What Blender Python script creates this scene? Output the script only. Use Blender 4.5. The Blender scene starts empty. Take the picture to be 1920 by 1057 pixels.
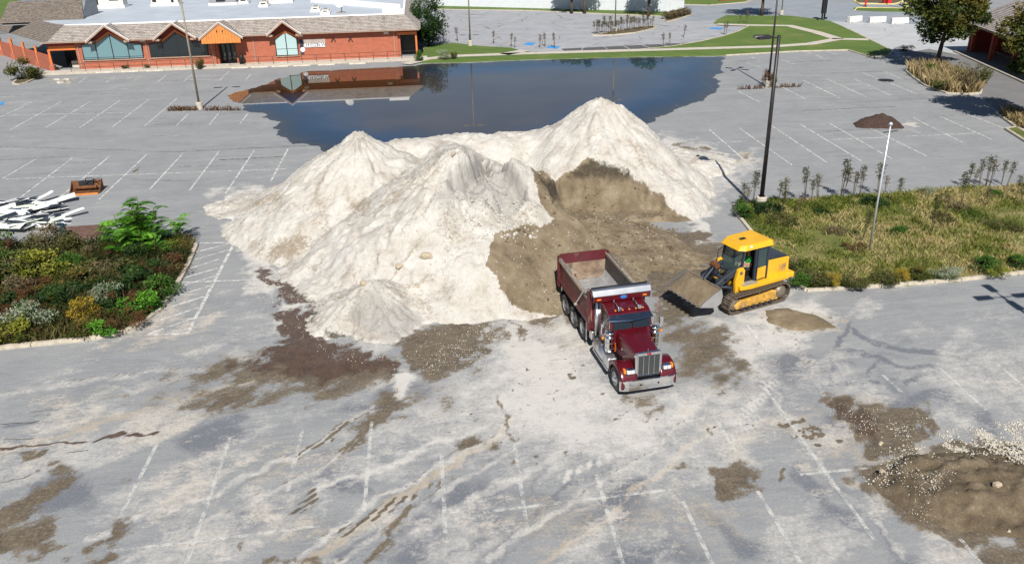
import bpy, bmesh, math, random
import numpy as np
from mathutils import Vector, Matrix
R = math.radians
random.seed(7); rng = np.random.default_rng(11)
sc = bpy.context.scene
COL = sc.collection

# ---------------------------------------------------------------- camera, sky, sun, exposure
F_PX, PITCH, ROLL, YAW, CAM_H = 1563.48, R(24.568), R(-1.339), R(5.4806), 18.7
cam_d = bpy.data.cameras.new('camera'); cam = bpy.data.objects.new('camera', cam_d); COL.objects.link(cam)
cam_d.sensor_fit = 'HORIZONTAL'; cam_d.sensor_width = 36; cam_d.lens = 36 * F_PX / 1920
cam_d.clip_end = 4000; cam_d.clip_start = 0.5
fw = Vector((math.sin(YAW)*math.cos(PITCH), math.cos(YAW)*math.cos(PITCH), -math.sin(PITCH)))
rt = Vector((math.cos(YAW), -math.sin(YAW), 0)); up = rt.cross(fw)
r2 = math.cos(ROLL)*rt + math.sin(ROLL)*up; u2 = -math.sin(ROLL)*rt + math.cos(ROLL)*up
cam.matrix_world = Matrix.Translation((0, 0, CAM_H)) @ Matrix((r2, u2, -fw)).transposed().to_4x4()
sc.camera = cam
SUN_EL, SUN_AZ = R(45), R(2.5)          # shadows fall away from the camera, slightly to +X
w = bpy.data.worlds.new('World'); sc.world = w; w.use_nodes = True
nt = w.node_tree; bgn = nt.nodes['Background']; sky = nt.nodes.new('ShaderNodeTexSky')
sky.sky_type = 'NISHITA'; sky.sun_disc = False; sky.sun_elevation = SUN_EL
sky.sun_rotation = math.pi + SUN_AZ; sky.air_density = 1.0; sky.dust_density = 0.3; sky.ozone_density = 2.0
nt.links.new(sky.outputs[0], bgn.inputs[0]); bgn.inputs[1].default_value = 0.05
sd = bpy.data.lights.new('sun', 'SUN'); sun = bpy.data.objects.new('sun', sd); COL.objects.link(sun)
sd.energy = 4.8; sd.angle = R(0.5); sd.color = (1.0, 0.945, 0.86)
sdir = Vector((math.sin(SUN_AZ)*math.cos(SUN_EL), math.cos(SUN_AZ)*math.cos(SUN_EL), -math.sin(SUN_EL)))
sun.rotation_euler = sdir.to_track_quat('-Z', 'Y').to_euler(); sun.location = (0, -40, 60)
vs = sc.view_settings; vs.view_transform = 'Standard'; vs.look = 'None'; vs.exposure = 0.36; vs.gamma = 1

# ---------------------------------------------------------------- pixel <-> place
MC = np.array([r2[:], u2[:], fw[:]])
def G(x, y, z=0.0):
    d = np.array([(x-960)/F_PX, -(y-528.5)/F_PX, 1]) @ MC
    t = (z-CAM_H)/d[2]; return (float(d[0]*t), float(d[1]*t))
def GY(x, y, Y):                        # point of a pixel's ray on the vertical plane at Y
    d = np.array([(x-960)/F_PX, -(y-528.5)/F_PX, 1]) @ MC
    return (float(d[0]*Y/d[1]), float(Y), float(CAM_H + d[2]*Y/d[1]))
def PX(X, Y, Z):                        # arrays of points -> photo pixels
    q = np.stack([X, Y, Z-CAM_H], -1) @ MC.T
    zc = np.maximum(q[..., 2], 1.0)
    return 960+F_PX*q[..., 0]/zc, 528.5-F_PX*q[..., 1]/zc

# ---------------------------------------------------------------- numpy noise and masks
_T = rng.random((256, 256))
def vnoise(x, y, s=0):
    x = np.asarray(x, float)+s*37.31; y = np.asarray(y, float)+s*17.77
    xi = np.floor(x).astype(int); yi = np.floor(y).astype(int)
    fx = x-xi; fy = y-yi; fx = fx*fx*(3-2*fx); fy = fy*fy*(3-2*fy)
    a = _T[xi % 256, yi % 256]; b = _T[(xi+1) % 256, yi % 256]
    c = _T[xi % 256, (yi+1) % 256]; d = _T[(xi+1) % 256, (yi+1) % 256]
    return (a*(1-fx)+b*fx)*(1-fy)+(c*(1-fx)+d*fx)*fy
def fbm(x, y, o=4, s=0, g=0.5):
    r = 0; a = 1; t = 0; f = 1
    for k in range(o):
        r = r+a*vnoise(x*f, y*f, s+k*3); t += a; a *= g; f *= 2.03
    return r/t
def sstep(a, b, x):
    t = np.clip((x-a)/(b-a), 0, 1); return t*t*(3-2*t)
def seg_d(x, y, ax, ay, bx, by):
    dx, dy = bx-ax, by-ay; L = dx*dx+dy*dy+1e-9
    t = np.clip(((x-ax)*dx+(y-ay)*dy)/L, 0, 1)
    return np.hypot(x-ax-t*dx, y-ay-t*dy), t
def poly_sd(x, y, poly):                # + inside
    n = len(poly); d = np.full(x.shape, 1e9); ins = np.zeros(x.shape, bool)
    for i in range(n):
        (ax, ay), (bx, by) = poly[i], poly[(i+1) % n]
        d = np.minimum(d, seg_d(x, y, ax, ay, bx, by)[0])
        if ay != by:
            ins ^= ((ay > y) != (by > y)) & (x < (bx-ax)*(y-ay)/(by-ay)+ax)
    return np.where(ins, d, -d)
def line_d(x, y, pts):
    d = np.full(x.shape, 1e9)
    for (a, b) in zip(pts[:-1], pts[1:]): d = np.minimum(d, seg_d(x, y, a[0], a[1], b[0], b[1])[0])
    return d

# ---------------------------------------------------------------- object helpers
def tag(o, label=None, cat=None, group=None, kind=None):
    if label: o['label'] = label
    if cat: o['category'] = cat
    if group: o['group'] = group
    if kind: o['kind'] = kind
    return o
def empty(name, loc=(0, 0, 0), rz=0, parent=None):
    o = bpy.data.objects.new(name, None); COL.objects.link(o)
    o.location = loc; o.rotation_euler = (0, 0, rz); o.parent = parent
    o.empty_display_size = 0.2; return o
def thing(name, label, cat, loc=(0, 0, 0), rz=0, group=None):
    return tag(empty(name, loc, rz), label, cat, group)
def mesh_obj(name, v, f, mat, parent=None, smooth=False):
    me = bpy.data.meshes.new(name); me.from_pydata(v, [], f); me.update()
    if smooth: me.shade_smooth()
    o = bpy.data.objects.new(name, me); COL.objects.link(o)
    if mat: me.materials.append(M[mat] if isinstance(mat, str) else mat)
    o.parent = parent; return o
def copy_tree(o, parent=None):
    c = o.copy(); COL.objects.link(c); c.parent = parent
    for ch in list(o.children): copy_tree(ch, c)
    return c
def attr(o, name, arr):
    a = o.data.attributes.new(name, 'FLOAT', 'POINT'); a.data.foreach_set('value', np.ascontiguousarray(arr, np.float32).ravel())
class B:
    def __init__(s): s.v = []; s.f = []
    def add(s, v, f):
        n = len(s.v); s.v += [tuple(p) for p in v]; s.f += [tuple(i+n for i in q) for q in f]; return s
    def hexa(s, p): return s.add(p, [(3, 2, 1, 0), (4, 5, 6, 7), (0, 1, 5, 4), (1, 2, 6, 5), (2, 3, 7, 6), (3, 0, 4, 7)])
    def box(s, x0, x1, y0, y1, z0, z1):
        return s.hexa([(x0, y0, z0), (x1, y0, z0), (x1, y1, z0), (x0, y1, z0), (x0, y0, z1), (x1, y0, z1), (x1, y1, z1), (x0, y1, z1)])
    def prism(s, poly, axis, a, b):     # poly: 2-D points; extruded along axis from a to b
        n = len(poly)
        def P(p, t): return {'x': (t, p[0], p[1]), 'y': (p[0], t, p[1]), 'z': (p[0], p[1], t)}[axis]
        v = [P(p, a) for p in poly]+[P(p, b) for p in poly]
        f = [tuple(range(n))[::-1], tuple(range(n, 2*n))]+[(i, (i+1) % n, n+(i+1) % n, n+i) for i in range(n)]
        return s.add(v, f)
    def cyl(s, p0, p1, r0, r1=None, n=12, cap=True):
        r1 = r0 if r1 is None else r1; p0 = Vector(p0); p1 = Vector(p1); d = (p1-p0).normalized()
        a = d.orthogonal().normalized(); b = d.cross(a)
        v = []
        for p, r in ((p0, r0), (p1, r1)):
            v += [p+r*(math.cos(t)*a+math.sin(t)*b) for t in [2*math.pi*i/n for i in range(n)]]
        f = [(i, (i+1) % n, n+(i+1) % n, n+i) for i in range(n)]
        if cap: f += [tuple(range(n))[::-1], tuple(range(n, 2*n))]
        return s.add(v, f)
    def tube(s, pts, r, n=6):
        for a, b in zip(pts[:-1], pts[1:]): s.cyl(a, b, r, n=n)
        return s
    def lathe(s, prof, o, axis='y', n=24):  # prof: (radius, along)
        v = []; m = len(prof)
        for i in range(n):
            t = 2*math.pi*i/n
            for r, h in prof:
                c, q = r*math.cos(t), r*math.sin(t)
                v.append({'x': (o[0]+h, o[1]+c, o[2]+q), 'y': (o[0]+c, o[1]+h, o[2]+q), 'z': (o[0]+c, o[1]+q, o[2]+h)}[axis])
        f = [(i*m+k, ((i+1) % n)*m+k, ((i+1) % n)*m+k+1, i*m+k+1) for i in range(n) for k in range(m-1)]
        return s.add(v, f)
    def sphere(s, c, r, n=10, m=6, sc3=(1, 1, 1)):
        prof = [(math.sin(math.pi*k/m)*r, -math.cos(math.pi*k/m)*r) for k in range(m+1)]
        k0 = len(s.v); s.lathe(prof, (0, 0, 0), 'z', n)
        for i in range(k0, len(s.v)):
            x, y, z = s.v[i]; s.v[i] = (c[0]+x*sc3[0], c[1]+y*sc3[1], c[2]+z*sc3[2])
        return s
    def grid(s, fn, nu, nv):            # fn(u,v) -> point, u,v in 0..1
        v = [fn(i/nu, j/nv) for i in range(nu+1) for j in range(nv+1)]
        f = [(i*(nv+1)+j, (i+1)*(nv+1)+j, (i+1)*(nv+1)+j+1, i*(nv+1)+j+1) for i in range(nu) for j in range(nv)]
        return s.add(v, f)
    def obj(s, name, mat, parent=None, bevel=0, smooth=False, solid=0):
        o = mesh_obj(name, s.v, s.f, mat, parent, smooth)
        bm = bmesh.new(); bm.from_mesh(o.data); bmesh.ops.recalc_face_normals(bm, faces=bm.faces); bm.to_mesh(o.data); bm.free()
        if solid:
            m = o.modifiers.new('s', 'SOLIDIFY'); m.thickness = solid; m.offset = 0
        if bevel:
            m = o.modifiers.new('b', 'BEVEL'); m.width = bevel; m.segments = 2; m.limit_method = 'ANGLE'; m.angle_limit = R(35)
            o.data.shade_smooth(); 
            m2 = o.modifiers.new('n', 'WEIGHTED_NORMAL'); m2.keep_sharp = True
        return o
def sheet(name, pts, z, mat, parent=None, thick=0):
    v = [(p[0], p[1], z) for p in pts]
    if thick:
        b = B().prism([(p[0], p[1]) for p in pts], 'z', z-thick, z); o = b.obj(name, mat, parent)
    else: o = mesh_obj(name, v, [tuple(range(len(v)))], mat, parent)
    bm = bmesh.new(); bm.from_mesh(o.data); bmesh.ops.recalc_face_normals(bm, faces=bm.faces)
    if not thick and bm.faces[:][0].normal.z < 0: bmesh.ops.reverse_faces(bm, faces=bm.faces)
    bmesh.ops.triangulate(bm, faces=[f for f in bm.faces if len(f.verts) > 4]); bm.to_mesh(o.data); bm.free()
    return o
def strip(pts, wd, z, closed=False):    # ribbon along a polyline
    b = B(); n = len(pts); L = []
    for i in range(n):
        a = Vector(pts[max(i-1, 0)]); c = Vector(pts[min(i+1, n-1)]); d = (c-a).normalized(); nn = Vector((-d.y, d.x))*wd/2
        p = Vector(pts[i]); L.append((p+nn, p-nn))
    v = [(q.x, q.y, z) for pr in L for q in pr]
    return b.add(v, [(2*i, 2*i+1, 2*i+3, 2*i+2) for i in range(n-1)])
def kerb(name, pts, mat, parent, wd=0.18, z0=-0.02, z1=0.13, seg=2.4):
    """kerb stones along a polyline, each stone its own object"""
    P = [Vector(p) for p in pts]
    for a, c in zip(P[:-1], P[1:]):
        L = (c-a).length; n = max(1, round(L/seg)); d = (c-a)/n; u = d.normalized(); nn = Vector((-u.y, u.x))*wd/2
        for i in range(n):
            p = a+d*i+u*0.012; q = a+d*(i+1)-u*0.012; h = z1+random.uniform(-.012, .012)
            B().hexa([(p.x-nn.x, p.y-nn.y, z0), (q.x-nn.x, q.y-nn.y, z0), (q.x+nn.x, q.y+nn.y, z0), (p.x+nn.x, p.y+nn.y, z0),
                      (p.x-nn.x, p.y-nn.y, h), (q.x-nn.x, q.y-nn.y, h), (q.x+nn.x, q.y+nn.y, h), (p.x+nn.x, p.y+nn.y, h)]).obj(name, mat, parent, bevel=.02)

# ---------------------------------------------------------------- materials
M = {}
class N:
    def __init__(s, name):
        m = bpy.data.materials.new(name); m.use_nodes = True; s.m = m; s.t = m.node_tree
        s.b = s.t.nodes['Principled BSDF']; s.out = s.t.nodes['Material Output']; M[name] = m
        s._co = None
    def n(s, ty, **k):
        x = s.t.nodes.new(ty)
        for a, b in k.items(): setattr(x, a, b)
        return x
    def l(s, a, b): s.t.links.new(a, b)
    def co(s):
        if not s._co: s._co = s.n('ShaderNodeTexCoord').outputs['Object']
        return s._co
    def mapped(s, scale):
        mp = s.n('ShaderNodeMapping'); s.l(s.co(), mp.inputs[0]); mp.inputs['Scale'].default_value = scale; return mp.outputs[0]
    def noise(s, scale, det=4, rough=.55, vec=None, dist=0):
        x = s.n('ShaderNodeTexNoise'); s.l(vec or s.co(), x.inputs['Vector']); x.inputs['Scale'].default_value = scale
        x.inputs['Detail'].default_value = det; x.inputs['Roughness'].default_value = rough; x.inputs['Distortion'].default_value = dist
        return x.outputs[0]
    def vor(s, scale, feat='F1', vec=None, out=0):
        x = s.n('ShaderNodeTexVoronoi', feature=feat); s.l(vec or s.co(), x.inputs['Vector']); x.inputs['Scale'].default_value = scale; return x.outputs[out]
    def ramp(s, fac, stops):
        x = s.n('ShaderNodeValToRGB'); s.l(fac, x.inputs[0]); e = x.color_ramp.elements
        while len(e) < len(stops): e.new(.5)
        for q, (p, c) in zip(e, stops): q.position = p; q.color = (*c, 1) if len(c) == 3 else c
        return x.outputs[0]
    def val(s, fac, a, b, lo=0., hi=1.):
        x = s.n('ShaderNodeMapRange'); x.clamp = True; s.l(fac, x.inputs[0])
        for i, q in enumerate((a, b, lo, hi)): x.inputs[1+i].default_value = q
        return x.outputs[0]
    def mix(s, fac, a, b, ty='MIX'):
        x = s.n('ShaderNodeMix', data_type='RGBA', blend_type=ty)
        if isinstance(fac, (int, float)): x.inputs[0].default_value = fac
        else: s.l(fac, x.inputs[0])
        for q, i in ((a, 6), (b, 7)):
            if isinstance(q, tuple): x.inputs[i].default_value = (*q, 1)
            else: s.l(q, x.inputs[i])
        return x.outputs[2]
    def math(s, op, a, b=None):
        x = s.n('ShaderNodeMath', operation=op)
        for i, q in enumerate((a, b)):
            if q is None: continue
            if isinstance(q, (int, float)): x.inputs[i].default_value = q
            else: s.l(q, x.inputs[i])
        return x.outputs[0]
    def at(s, name): x = s.n('ShaderNodeAttribute', attribute_name=name); return x.outputs['Fac']
    def bump(s, h, st=.4, d=.05):
        x = s.n('ShaderNodeBump'); x.inputs['Strength'].default_value = st; x.inputs['Distance'].default_value = d; s.l(h, x.inputs['Height']); s.l(x.outputs[0], s.b.inputs['Normal'])
    def set(s, col=None, rough=None, metal=None, **k):
        for q, nm in ((col, 'Base Color'), (rough, 'Roughness'), (metal, 'Metallic')):
            if q is None: continue
            if isinstance(q, tuple): s.b.inputs[nm].default_value = (*q, 1)
            elif isinstance(q, (int, float)): s.b.inputs[nm].default_value = q
            else: s.l(q, s.b.inputs[nm])
        for a, q in k.items(): s.b.inputs[a.replace('_', ' ')].default_value = q
        return s
def simple(name, c, rough=.6, metal=0, var=.25, scale=6, dirt=None, bump=0, **k):
    """plain coloured surface with uneven tone and optional dirt"""
    s = N(name); nz = s.noise(scale, 5)
    lo = tuple(x*(1-var) for x in c); hi = tuple(min(1, x*(1+var)) for x in c)
    col = s.ramp(nz, [(.3, lo), (.7, hi)])
    if dirt:
        d = s.noise(scale*.6, 6, .7, dist=.4); col = s.mix(s.val(d, dirt[1], dirt[1]+.18), col, dirt[0])
    s.set(col, rough, metal, **k)
    if bump: s.bump(s.noise(scale*6, 4), bump, .02)
    return s.m
def facecol(name, stops, rough=.7, var_attr='tint', trans=0):
    s = N(name); c = s.ramp(s.at(var_attr), stops); s.set(c, rough)
    s.b.inputs['Specular IOR Level'].default_value = .25
    if trans:
        tr = s.n('ShaderNodeBsdfTranslucent'); s.l(c, tr.inputs[0]); mx = s.n('ShaderNodeMixShader'); mx.inputs[0].default_value = trans
        s.l(s.b.outputs[0], mx.inputs[1]); s.l(tr.outputs[0], mx.inputs[2]); s.l(mx.outputs[0], s.out.inputs[0])
    return s.m
DIRT = (.30, .24, .16)
simple('maroon', (.080, .003, .008), .30, 0, .15, 3, ((.13, .045, .04), .72), Coat_Weight=.45, Coat_Roughness=.06)
simple('maroon_dusty', (.095, .012, .017), .5, 0, .2, 2.2, ((.26, .17, .14), .58))
simple('bed_dark', (.07, .068, .068), .5, .4, .5, 2.5, ((.24, .22, .20), .60))
simple('bed_steel', (.50, .54, .58), .38, .6, .25, 2.5, ((.16, .12, .09), .62), bump=.15)
simple('bed_dirty', (.19, .13, .09), .7, .1, .45, 2.2, ((.36, .30, .23), .5))
simple('rail_steel', (.38, .32, .25), .5, .3, .3, 4, ((.18, .13, .1), .6))
simple('chrome', (.72, .73, .75), .12, 1, .08, 3)
simple('alu', (.62, .63, .65), .32, .9, .1, 3)
simple('dark_metal', (.035, .037, .042), .5, .3, .3, 5, ((.16, .14, .11), .68))
simple('black', (.012, .012, .014), .5, 0, .2)
simple('rubber', (.03, .03, .031), .8, 0, .3, 7, ((.24, .21, .17), .5), bump=.2)
simple('wheel_steel', (.52, .53, .54), .35, .7, .15, 5)
simple('grille', (.07, .075, .08), .4, .5, .2, 30)
simple('yellow', (.74, .40, .018), .38, 0, .1, 2.5, ((.36, .24, .10), .62), Coat_Weight=.15)
simple('yellow_worn', (.52, .29, .05), .6, 0, .35, 4, ((.22, .15, .09), .5))
simple('slate_paint', (.028, .036, .052), .42, 0, .25, 4, ((.17, .15, .12), .68))
simple('track_steel', (.20, .165, .13), .55, .5, .3, 6, ((.30, .25, .18), .52))
simple('amber', (.8, .22, .01), .25, 0, .05)
simple('lamp_white', (.75, .76, .78), .15, .3, .05)
simple('blue_badge', (.03, .16, .5), .35, 0, .1)
simple('red_badge', (.35, .01, .02), .3, 0, .1)
simple('blue_steel', (.07, .10, .16), .18, .8, .1)
simple('cab_dark', (.02, .02, .022), .7, 0, .3)
simple('concrete', (.50, .46, .39), .85, 0, .18, 3, ((.30, .26, .2), .66), bump=.2)
simple('kerb_stone', (.47, .42, .34), .88, 0, .22, 3, ((.22, .18, .13), .60), bump=.3)
simple('walk', (.50, .46, .40), .88, 0, .12, 1.6, ((.33, .29, .23), .64))
simple('barrier', (.60, .60, .585), .85, 0, .08, 3, ((.5, .47, .42), .68))
simple('pole_bronze', (.028, .024, .026), .45, .2, .25, 3)
simple('pole_tan', (.25, .21, .155), .55, .1, .15, 2)
simple('pole_white', (.58, .61, .66), .35, .4, .06, 2)
simple('roof_membrane', (.44, .49, .55), .6, 0, .10, .35, ((.38, .42, .47), .68))
simple('white_trim', (.82, .82, .82), .6, 0, .05, 3)
simple('hvac', (.66, .62, .56), .5, .1, .1, 2, ((.4, .35, .3), .68))
simple('hvac_grey', (.30, .31, .33), .5, .4, .2, 2)
simple('orange_wood', (.62, .23, .055), .7, 0, .16, 2, ((.42, .15, .04), .63))
simple('orange_trim', (.62, .17, .04), .6, 0, .08, 2)
simple('trim_brown', (.36, .25, .19), .75, 0, .15, 3)
simple('dark_brick', (.26, .045, .026), .85, 0, .2, 3)
simple('door_dark', (.012, .014, .016), .3, 0, .2)
simple('rail_iron', (.03, .028, .028), .5, .4, .2)
simple('sign_panel', (.38, .33, .30), .7, 0, .2, 2)
simple('sign_white', (.80, .81, .83), .6, 0, .06, 3)
simple('sign_ink', (.02, .03, .06), .6, 0, .2)
simple('red_paint', (.7, .02, .02), .4, 0, .1)
simple('yellow_kerb', (.72, .60, .22), .8, 0, .15)
simple('wood_old', (.30, .27, .22), .85, 0, .25, 4)
simple('plank_white', (.78, .80, .80), .55, 0, .10, 2, ((.52, .52, .48), .68))
simple('plank_green', (.60, .68, .56), .55, 0, .10, 2)
simple('board_brown', (.135, .075, .055), .8, 0, .35, 2.5, ((.25, .16, .12), .60), bump=.2)
simple('rust', (.16, .06, .02), .8, .2, .5, 5, ((.05, .03, .02), .48), bump=.2)
simple('bin_blue', (.015, .035, .055), .45, 0, .2)
simple('mulch', (.055, .032, .024), .95, 0, .6, 9, bump=.9)
simple('bark', (.07, .05, .035), .9, 0, .35, 6, bump=.5)
simple('stem', (.13, .10, .055), .9, 0, .3, 6)
simple('stem_dry', (.10, .075, .05), .9, 0, .35, 6)
simple('rock_white', (.50, .47, .41), .9, 0, .3, 9, ((.30, .25, .18), .55), bump=.3); simple('rock_tan', (.40, .335, .25), .95, 0, .25, 6, ((.28, .22, .15), .55), bump=.4)
simple('skin', (.48, .28, .20), .6, 0, .05)
simple('shirt_green', (.015, .30, .045), .85, 0, .15)
simple('trousers_tan', (.52, .36, .27), .85, 0, .12)
simple('boot', (.10, .07, .05), .8, 0, .2)
simple('iron_cover', (.03, .032, .036), .6, .5, .3, 8)
simple('blue_paint', (.05, .28, .62), .7, 0, .2, 3, ((.35, .4, .45), .6))
simple('fence_white', (.62, .65, .70), .6, 0, .05, 1)
simple('cone_orange', (.75, .15, .03), .6, 0, .1)
def glass(name, c, rough=.06, alpha=1.0):
    s = N(name); s.set(c, rough, 0, Alpha=alpha); s.b.inputs['Specular IOR Level'].default_value = .8; return s.m
glass('window_teal', (.14, .25, .28), .05); glass('window_pale', (.40, .55, .56), .12); glass('window_black', (.012, .018, .022), .06)
glass('cab_glass', (.05, .09, .09), .04, .55); glass('cab_glass_clear', (.10, .16, .15), .04, .42)
# worn road paint
s = N('road_paint'); nz = s.noise(2.2, 7, .7); nz2 = s.noise(14, 4, .7); a_ = s.math('ADD', s.val(nz, .38, .6), s.math('MULTIPLY', s.val(nz2, .35, .62), .6))
s.set(s.mix(nz, (.60, .61, .60), (.78, .77, .73)), .8); tb = s.n('ShaderNodeBsdfTransparent'); mx = s.n('ShaderNodeMixShader')
s.l(s.val(a_, .35, 1.15, .0, .85), mx.inputs[0]); s.l(tb.outputs[0], mx.inputs[1]); s.l(s.b.outputs[0], mx.inputs[2]); s.l(mx.outputs[0], s.out.inputs[0])
M['road_paint_worn'] = M['road_paint'].copy(); M['road_paint_worn'].name = 'road_paint_worn'
for n_ in M['road_paint_worn'].node_tree.nodes:
    if n_.type == 'MAP_RANGE' and abs(n_.inputs[4].default_value-.85) < .01: n_.inputs[1].default_value = .45; n_.inputs[4].default_value = .62
# brick
s = N('brick'); bt = s.n('ShaderNodeTexBrick'); mp = s.n('ShaderNodeMapping'); s.l(s.co(), mp.inputs[0]); mp.inputs['Rotation'].default_value = (R(90), 0, 0)
s.l(mp.outputs[0], bt.inputs[0]); bt.inputs['Scale'].default_value = 1
for k, q in (('Brick Width', .42), ('Row Height', .16), ('Mortar Size', .014), ('Bias', -.1)): bt.inputs[k].default_value = q
bt.inputs['Color1'].default_value = (.43, .105, .052, 1); bt.inputs['Color2'].default_value = (.30, .07, .038, 1); bt.inputs['Mortar'].default_value = (.40, .24, .17, 1)
s.set(s.mix(s.val(s.noise(.8, 5), .3, .7, 0, .5), bt.outputs[0], (.38, .10, .052)), .85); s.bump(bt.outputs[1], -.3, .02)
# wood shingles
def shingle(name, c1, c2, dark):
    s = N(name); uv = s.n('ShaderNodeUVMap').outputs[0]; bt = s.n('ShaderNodeTexBrick'); s.l(uv, bt.inputs[0]); bt.inputs['Scale'].default_value = 1
    for k, q in (('Brick Width', .42), ('Row Height', .27), ('Mortar Size', .018), ('Mortar Smooth', .2), ('Bias', 0.)): bt.inputs[k].default_value = q
    bt.inputs['Color1'].default_value = (*c1, 1); bt.inputs['Color2'].default_value = (*c2, 1); bt.inputs['Mortar'].default_value = (*dark, 1)
    st = s.noise(1.0, 6, .7, s.mapped((.9, .9, .25))); col = s.mix(s.val(st, .55, .72, 0, .75), bt.outputs[0], dark)
    col = s.mix(s.val(s.noise(5, 4), .35, .7, 0, .35), col, (.50, .43, .36)); s.set(col, .9); s.bump(bt.outputs[1], -.6, .04)
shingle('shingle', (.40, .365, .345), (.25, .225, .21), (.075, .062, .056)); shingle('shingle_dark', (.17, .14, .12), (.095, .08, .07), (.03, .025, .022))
# foliage
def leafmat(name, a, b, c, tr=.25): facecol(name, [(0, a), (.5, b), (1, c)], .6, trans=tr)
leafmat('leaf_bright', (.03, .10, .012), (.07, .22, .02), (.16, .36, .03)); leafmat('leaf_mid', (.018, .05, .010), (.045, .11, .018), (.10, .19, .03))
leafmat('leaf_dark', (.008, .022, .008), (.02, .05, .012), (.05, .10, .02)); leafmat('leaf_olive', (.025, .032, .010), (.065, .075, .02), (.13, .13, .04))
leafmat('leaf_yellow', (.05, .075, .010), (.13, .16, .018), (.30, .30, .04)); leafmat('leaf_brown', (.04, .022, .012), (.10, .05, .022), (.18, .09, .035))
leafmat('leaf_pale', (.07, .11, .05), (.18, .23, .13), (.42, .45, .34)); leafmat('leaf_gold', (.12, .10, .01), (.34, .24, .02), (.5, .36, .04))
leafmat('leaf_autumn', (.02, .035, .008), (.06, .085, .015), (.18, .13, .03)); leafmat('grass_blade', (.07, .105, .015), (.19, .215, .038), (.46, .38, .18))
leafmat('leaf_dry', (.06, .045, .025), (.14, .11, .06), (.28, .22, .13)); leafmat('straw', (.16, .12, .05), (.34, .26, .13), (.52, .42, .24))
# lawn
s = N('lawn'); m1 = s.noise(.22, 5, .6); m2 = s.noise(9, 5, .7); wv = s.n('ShaderNodeTexWave', wave_type='BANDS', bands_direction='DIAGONAL'); s.l(s.co(), wv.inputs[0]); wv.inputs['Scale'].default_value = .22; wv.inputs['Distortion'].default_value = 2.5
col = s.ramp(m1, [(.3, (.065, .13, .018)), (.55, (.10, .17, .026)), (.72, (.21, .20, .06))]); col = s.mix(s.math('MULTIPLY', wv.outputs[1], .4), col, (.16, .20, .04))
col = s.mix(s.val(m2, .3, .75, 0, .45), col, (.035, .07, .012)); s.set(col, .95); s.bump(m2, .6, .06)
s = N('soil'); m1 = s.noise(1.5, 6, .65); s.set(s.ramp(m1, [(.3, (.05, .04, .022)), (.5, (.10, .08, .04)), (.7, (.17, .13, .07))]), .95); s.bump(s.noise(12, 5), .6, .05)
s = N('meadow'); m1 = s.noise(.5, 6, .62, dist=.5); m2 = s.noise(7, 5, .7); col = s.ramp(m1, [(.32, (.085, .11, .02)), (.47, (.15, .17, .035)), (.58, (.27, .23, .09)), (.7, (.36, .28, .15))])
s.set(s.mix(s.val(m2, .3, .7, 0, .5), col, (.04, .05, .012)), .95); s.bump(m2, .7, .1)
# pavement materials
def asphalt(name, c1, c2, streak=True, crack=.0, spots=True):
    s = N(name); n1 = s.noise(.35, 6, .62); n2 = s.noise(2.6, 6, .65); n3 = s.noise(38, 3, .6)
    col = s.ramp(n1, [(.3, c1), (.7, c2)]); col = s.mix(s.val(n2, .35, .7, 0, .35), col, tuple(x*.78 for x in c1))
    if streak:
        st = s.noise(1.0, 5, .65, s.mapped((.12, 1.3, 1))); col = s.mix(s.val(st, .52, .70, 0, .4), col, tuple(min(1, x*1.35) for x in c2))
    col = s.mix(s.val(n3, .3, .75, 0, .28), col, tuple(x*.6 for x in c1))
    if crack:
        v = s.vor(.17, 'DISTANCE_TO_EDGE', s.mapped((1, 1.5, 1))); 
        col = s.mix(s.math('MULTIPLY', s.val(s.math('ADD', v, s.math('MULTIPLY', s.noise(3, 4), .03)), .016, .030, 1, 0), crack), col, (.12, .10, .08))
    s.set(col, .88); s.bump(n3, .15, .01); return s
asphalt('far_asphalt', (.30, .31, .34), (.42, .43, .45), True, .8); asphalt('road', (.23, .26, .30), (.32, .35, .38), True, 0)
asphalt('lane_asphalt', (.17, .17, .175), (.22, .22, .22), False, .3); asphalt('fresh_asphalt', (.085, .085, .09), (.12, .12, .12), False)
asphalt('pale_concrete', (.40, .42, .44), (.50, .515, .53), True, .5)

# ================================================================ GROUND
s = N('lot'); n1 = s.noise(.30, 6, .62); n2 = s.noise(2.2, 6, .68); n3 = s.noise(30, 3, .65); n4 = s.noise(7, 6, .75)
col = s.ramp(n1, [(.3, (.205, .218, .238)), (.7, (.285, .295, .305))])
col = s.mix(s.val(n2, .40, .68, 0, .30), col, (.25, .26, .28))
st = s.noise(1.0, 5, .65, s.mapped((.10, .9, 1))); col = s.mix(s.val(st, .50, .70, 0, .35), col, (.38, .385, .38))
mpr = s.n('ShaderNodeMapping'); s.l(s.co(), mpr.inputs[0]); mpr.inputs['Rotation'].default_value = (0, 0, R(-38)); mpr.inputs['Scale'].default_value = (1.1, 4.0, 1)
scr = s.noise(1.0, 6, .72, mpr.outputs[0]); n5 = s.noise(1.1, 8, .78, dist=.3); n6 = s.noise(16, 5, .75)
brk = s.math('ADD', s.math('ADD', s.math('MULTIPLY', s.val(n5, .33, .67), .36), s.math('MULTIPLY', s.val(n4, .30, .70), .30)), s.math('ADD', s.math('MULTIPLY', s.val(scr, .33, .67), .15), s.math('MULTIPLY', s.val(n6, .3, .7), .14)))
col = s.mix(s.val(scr, .40, .66, 0, .32), col, (.40, .40, .39)); col = s.mix(s.val(n6, .55, .75, 0, .35), col, (.15, .16, .17))
def layer(col, name, c, k=.55, lo=.42, hi=.62, mx=1.0):
    a = s.math('ADD', s.at(name), s.math('MULTIPLY', s.math('SUBTRACT', brk, .5), k))
    return s.mix(s.val(a, lo, hi, 0, mx), col, c)
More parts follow.
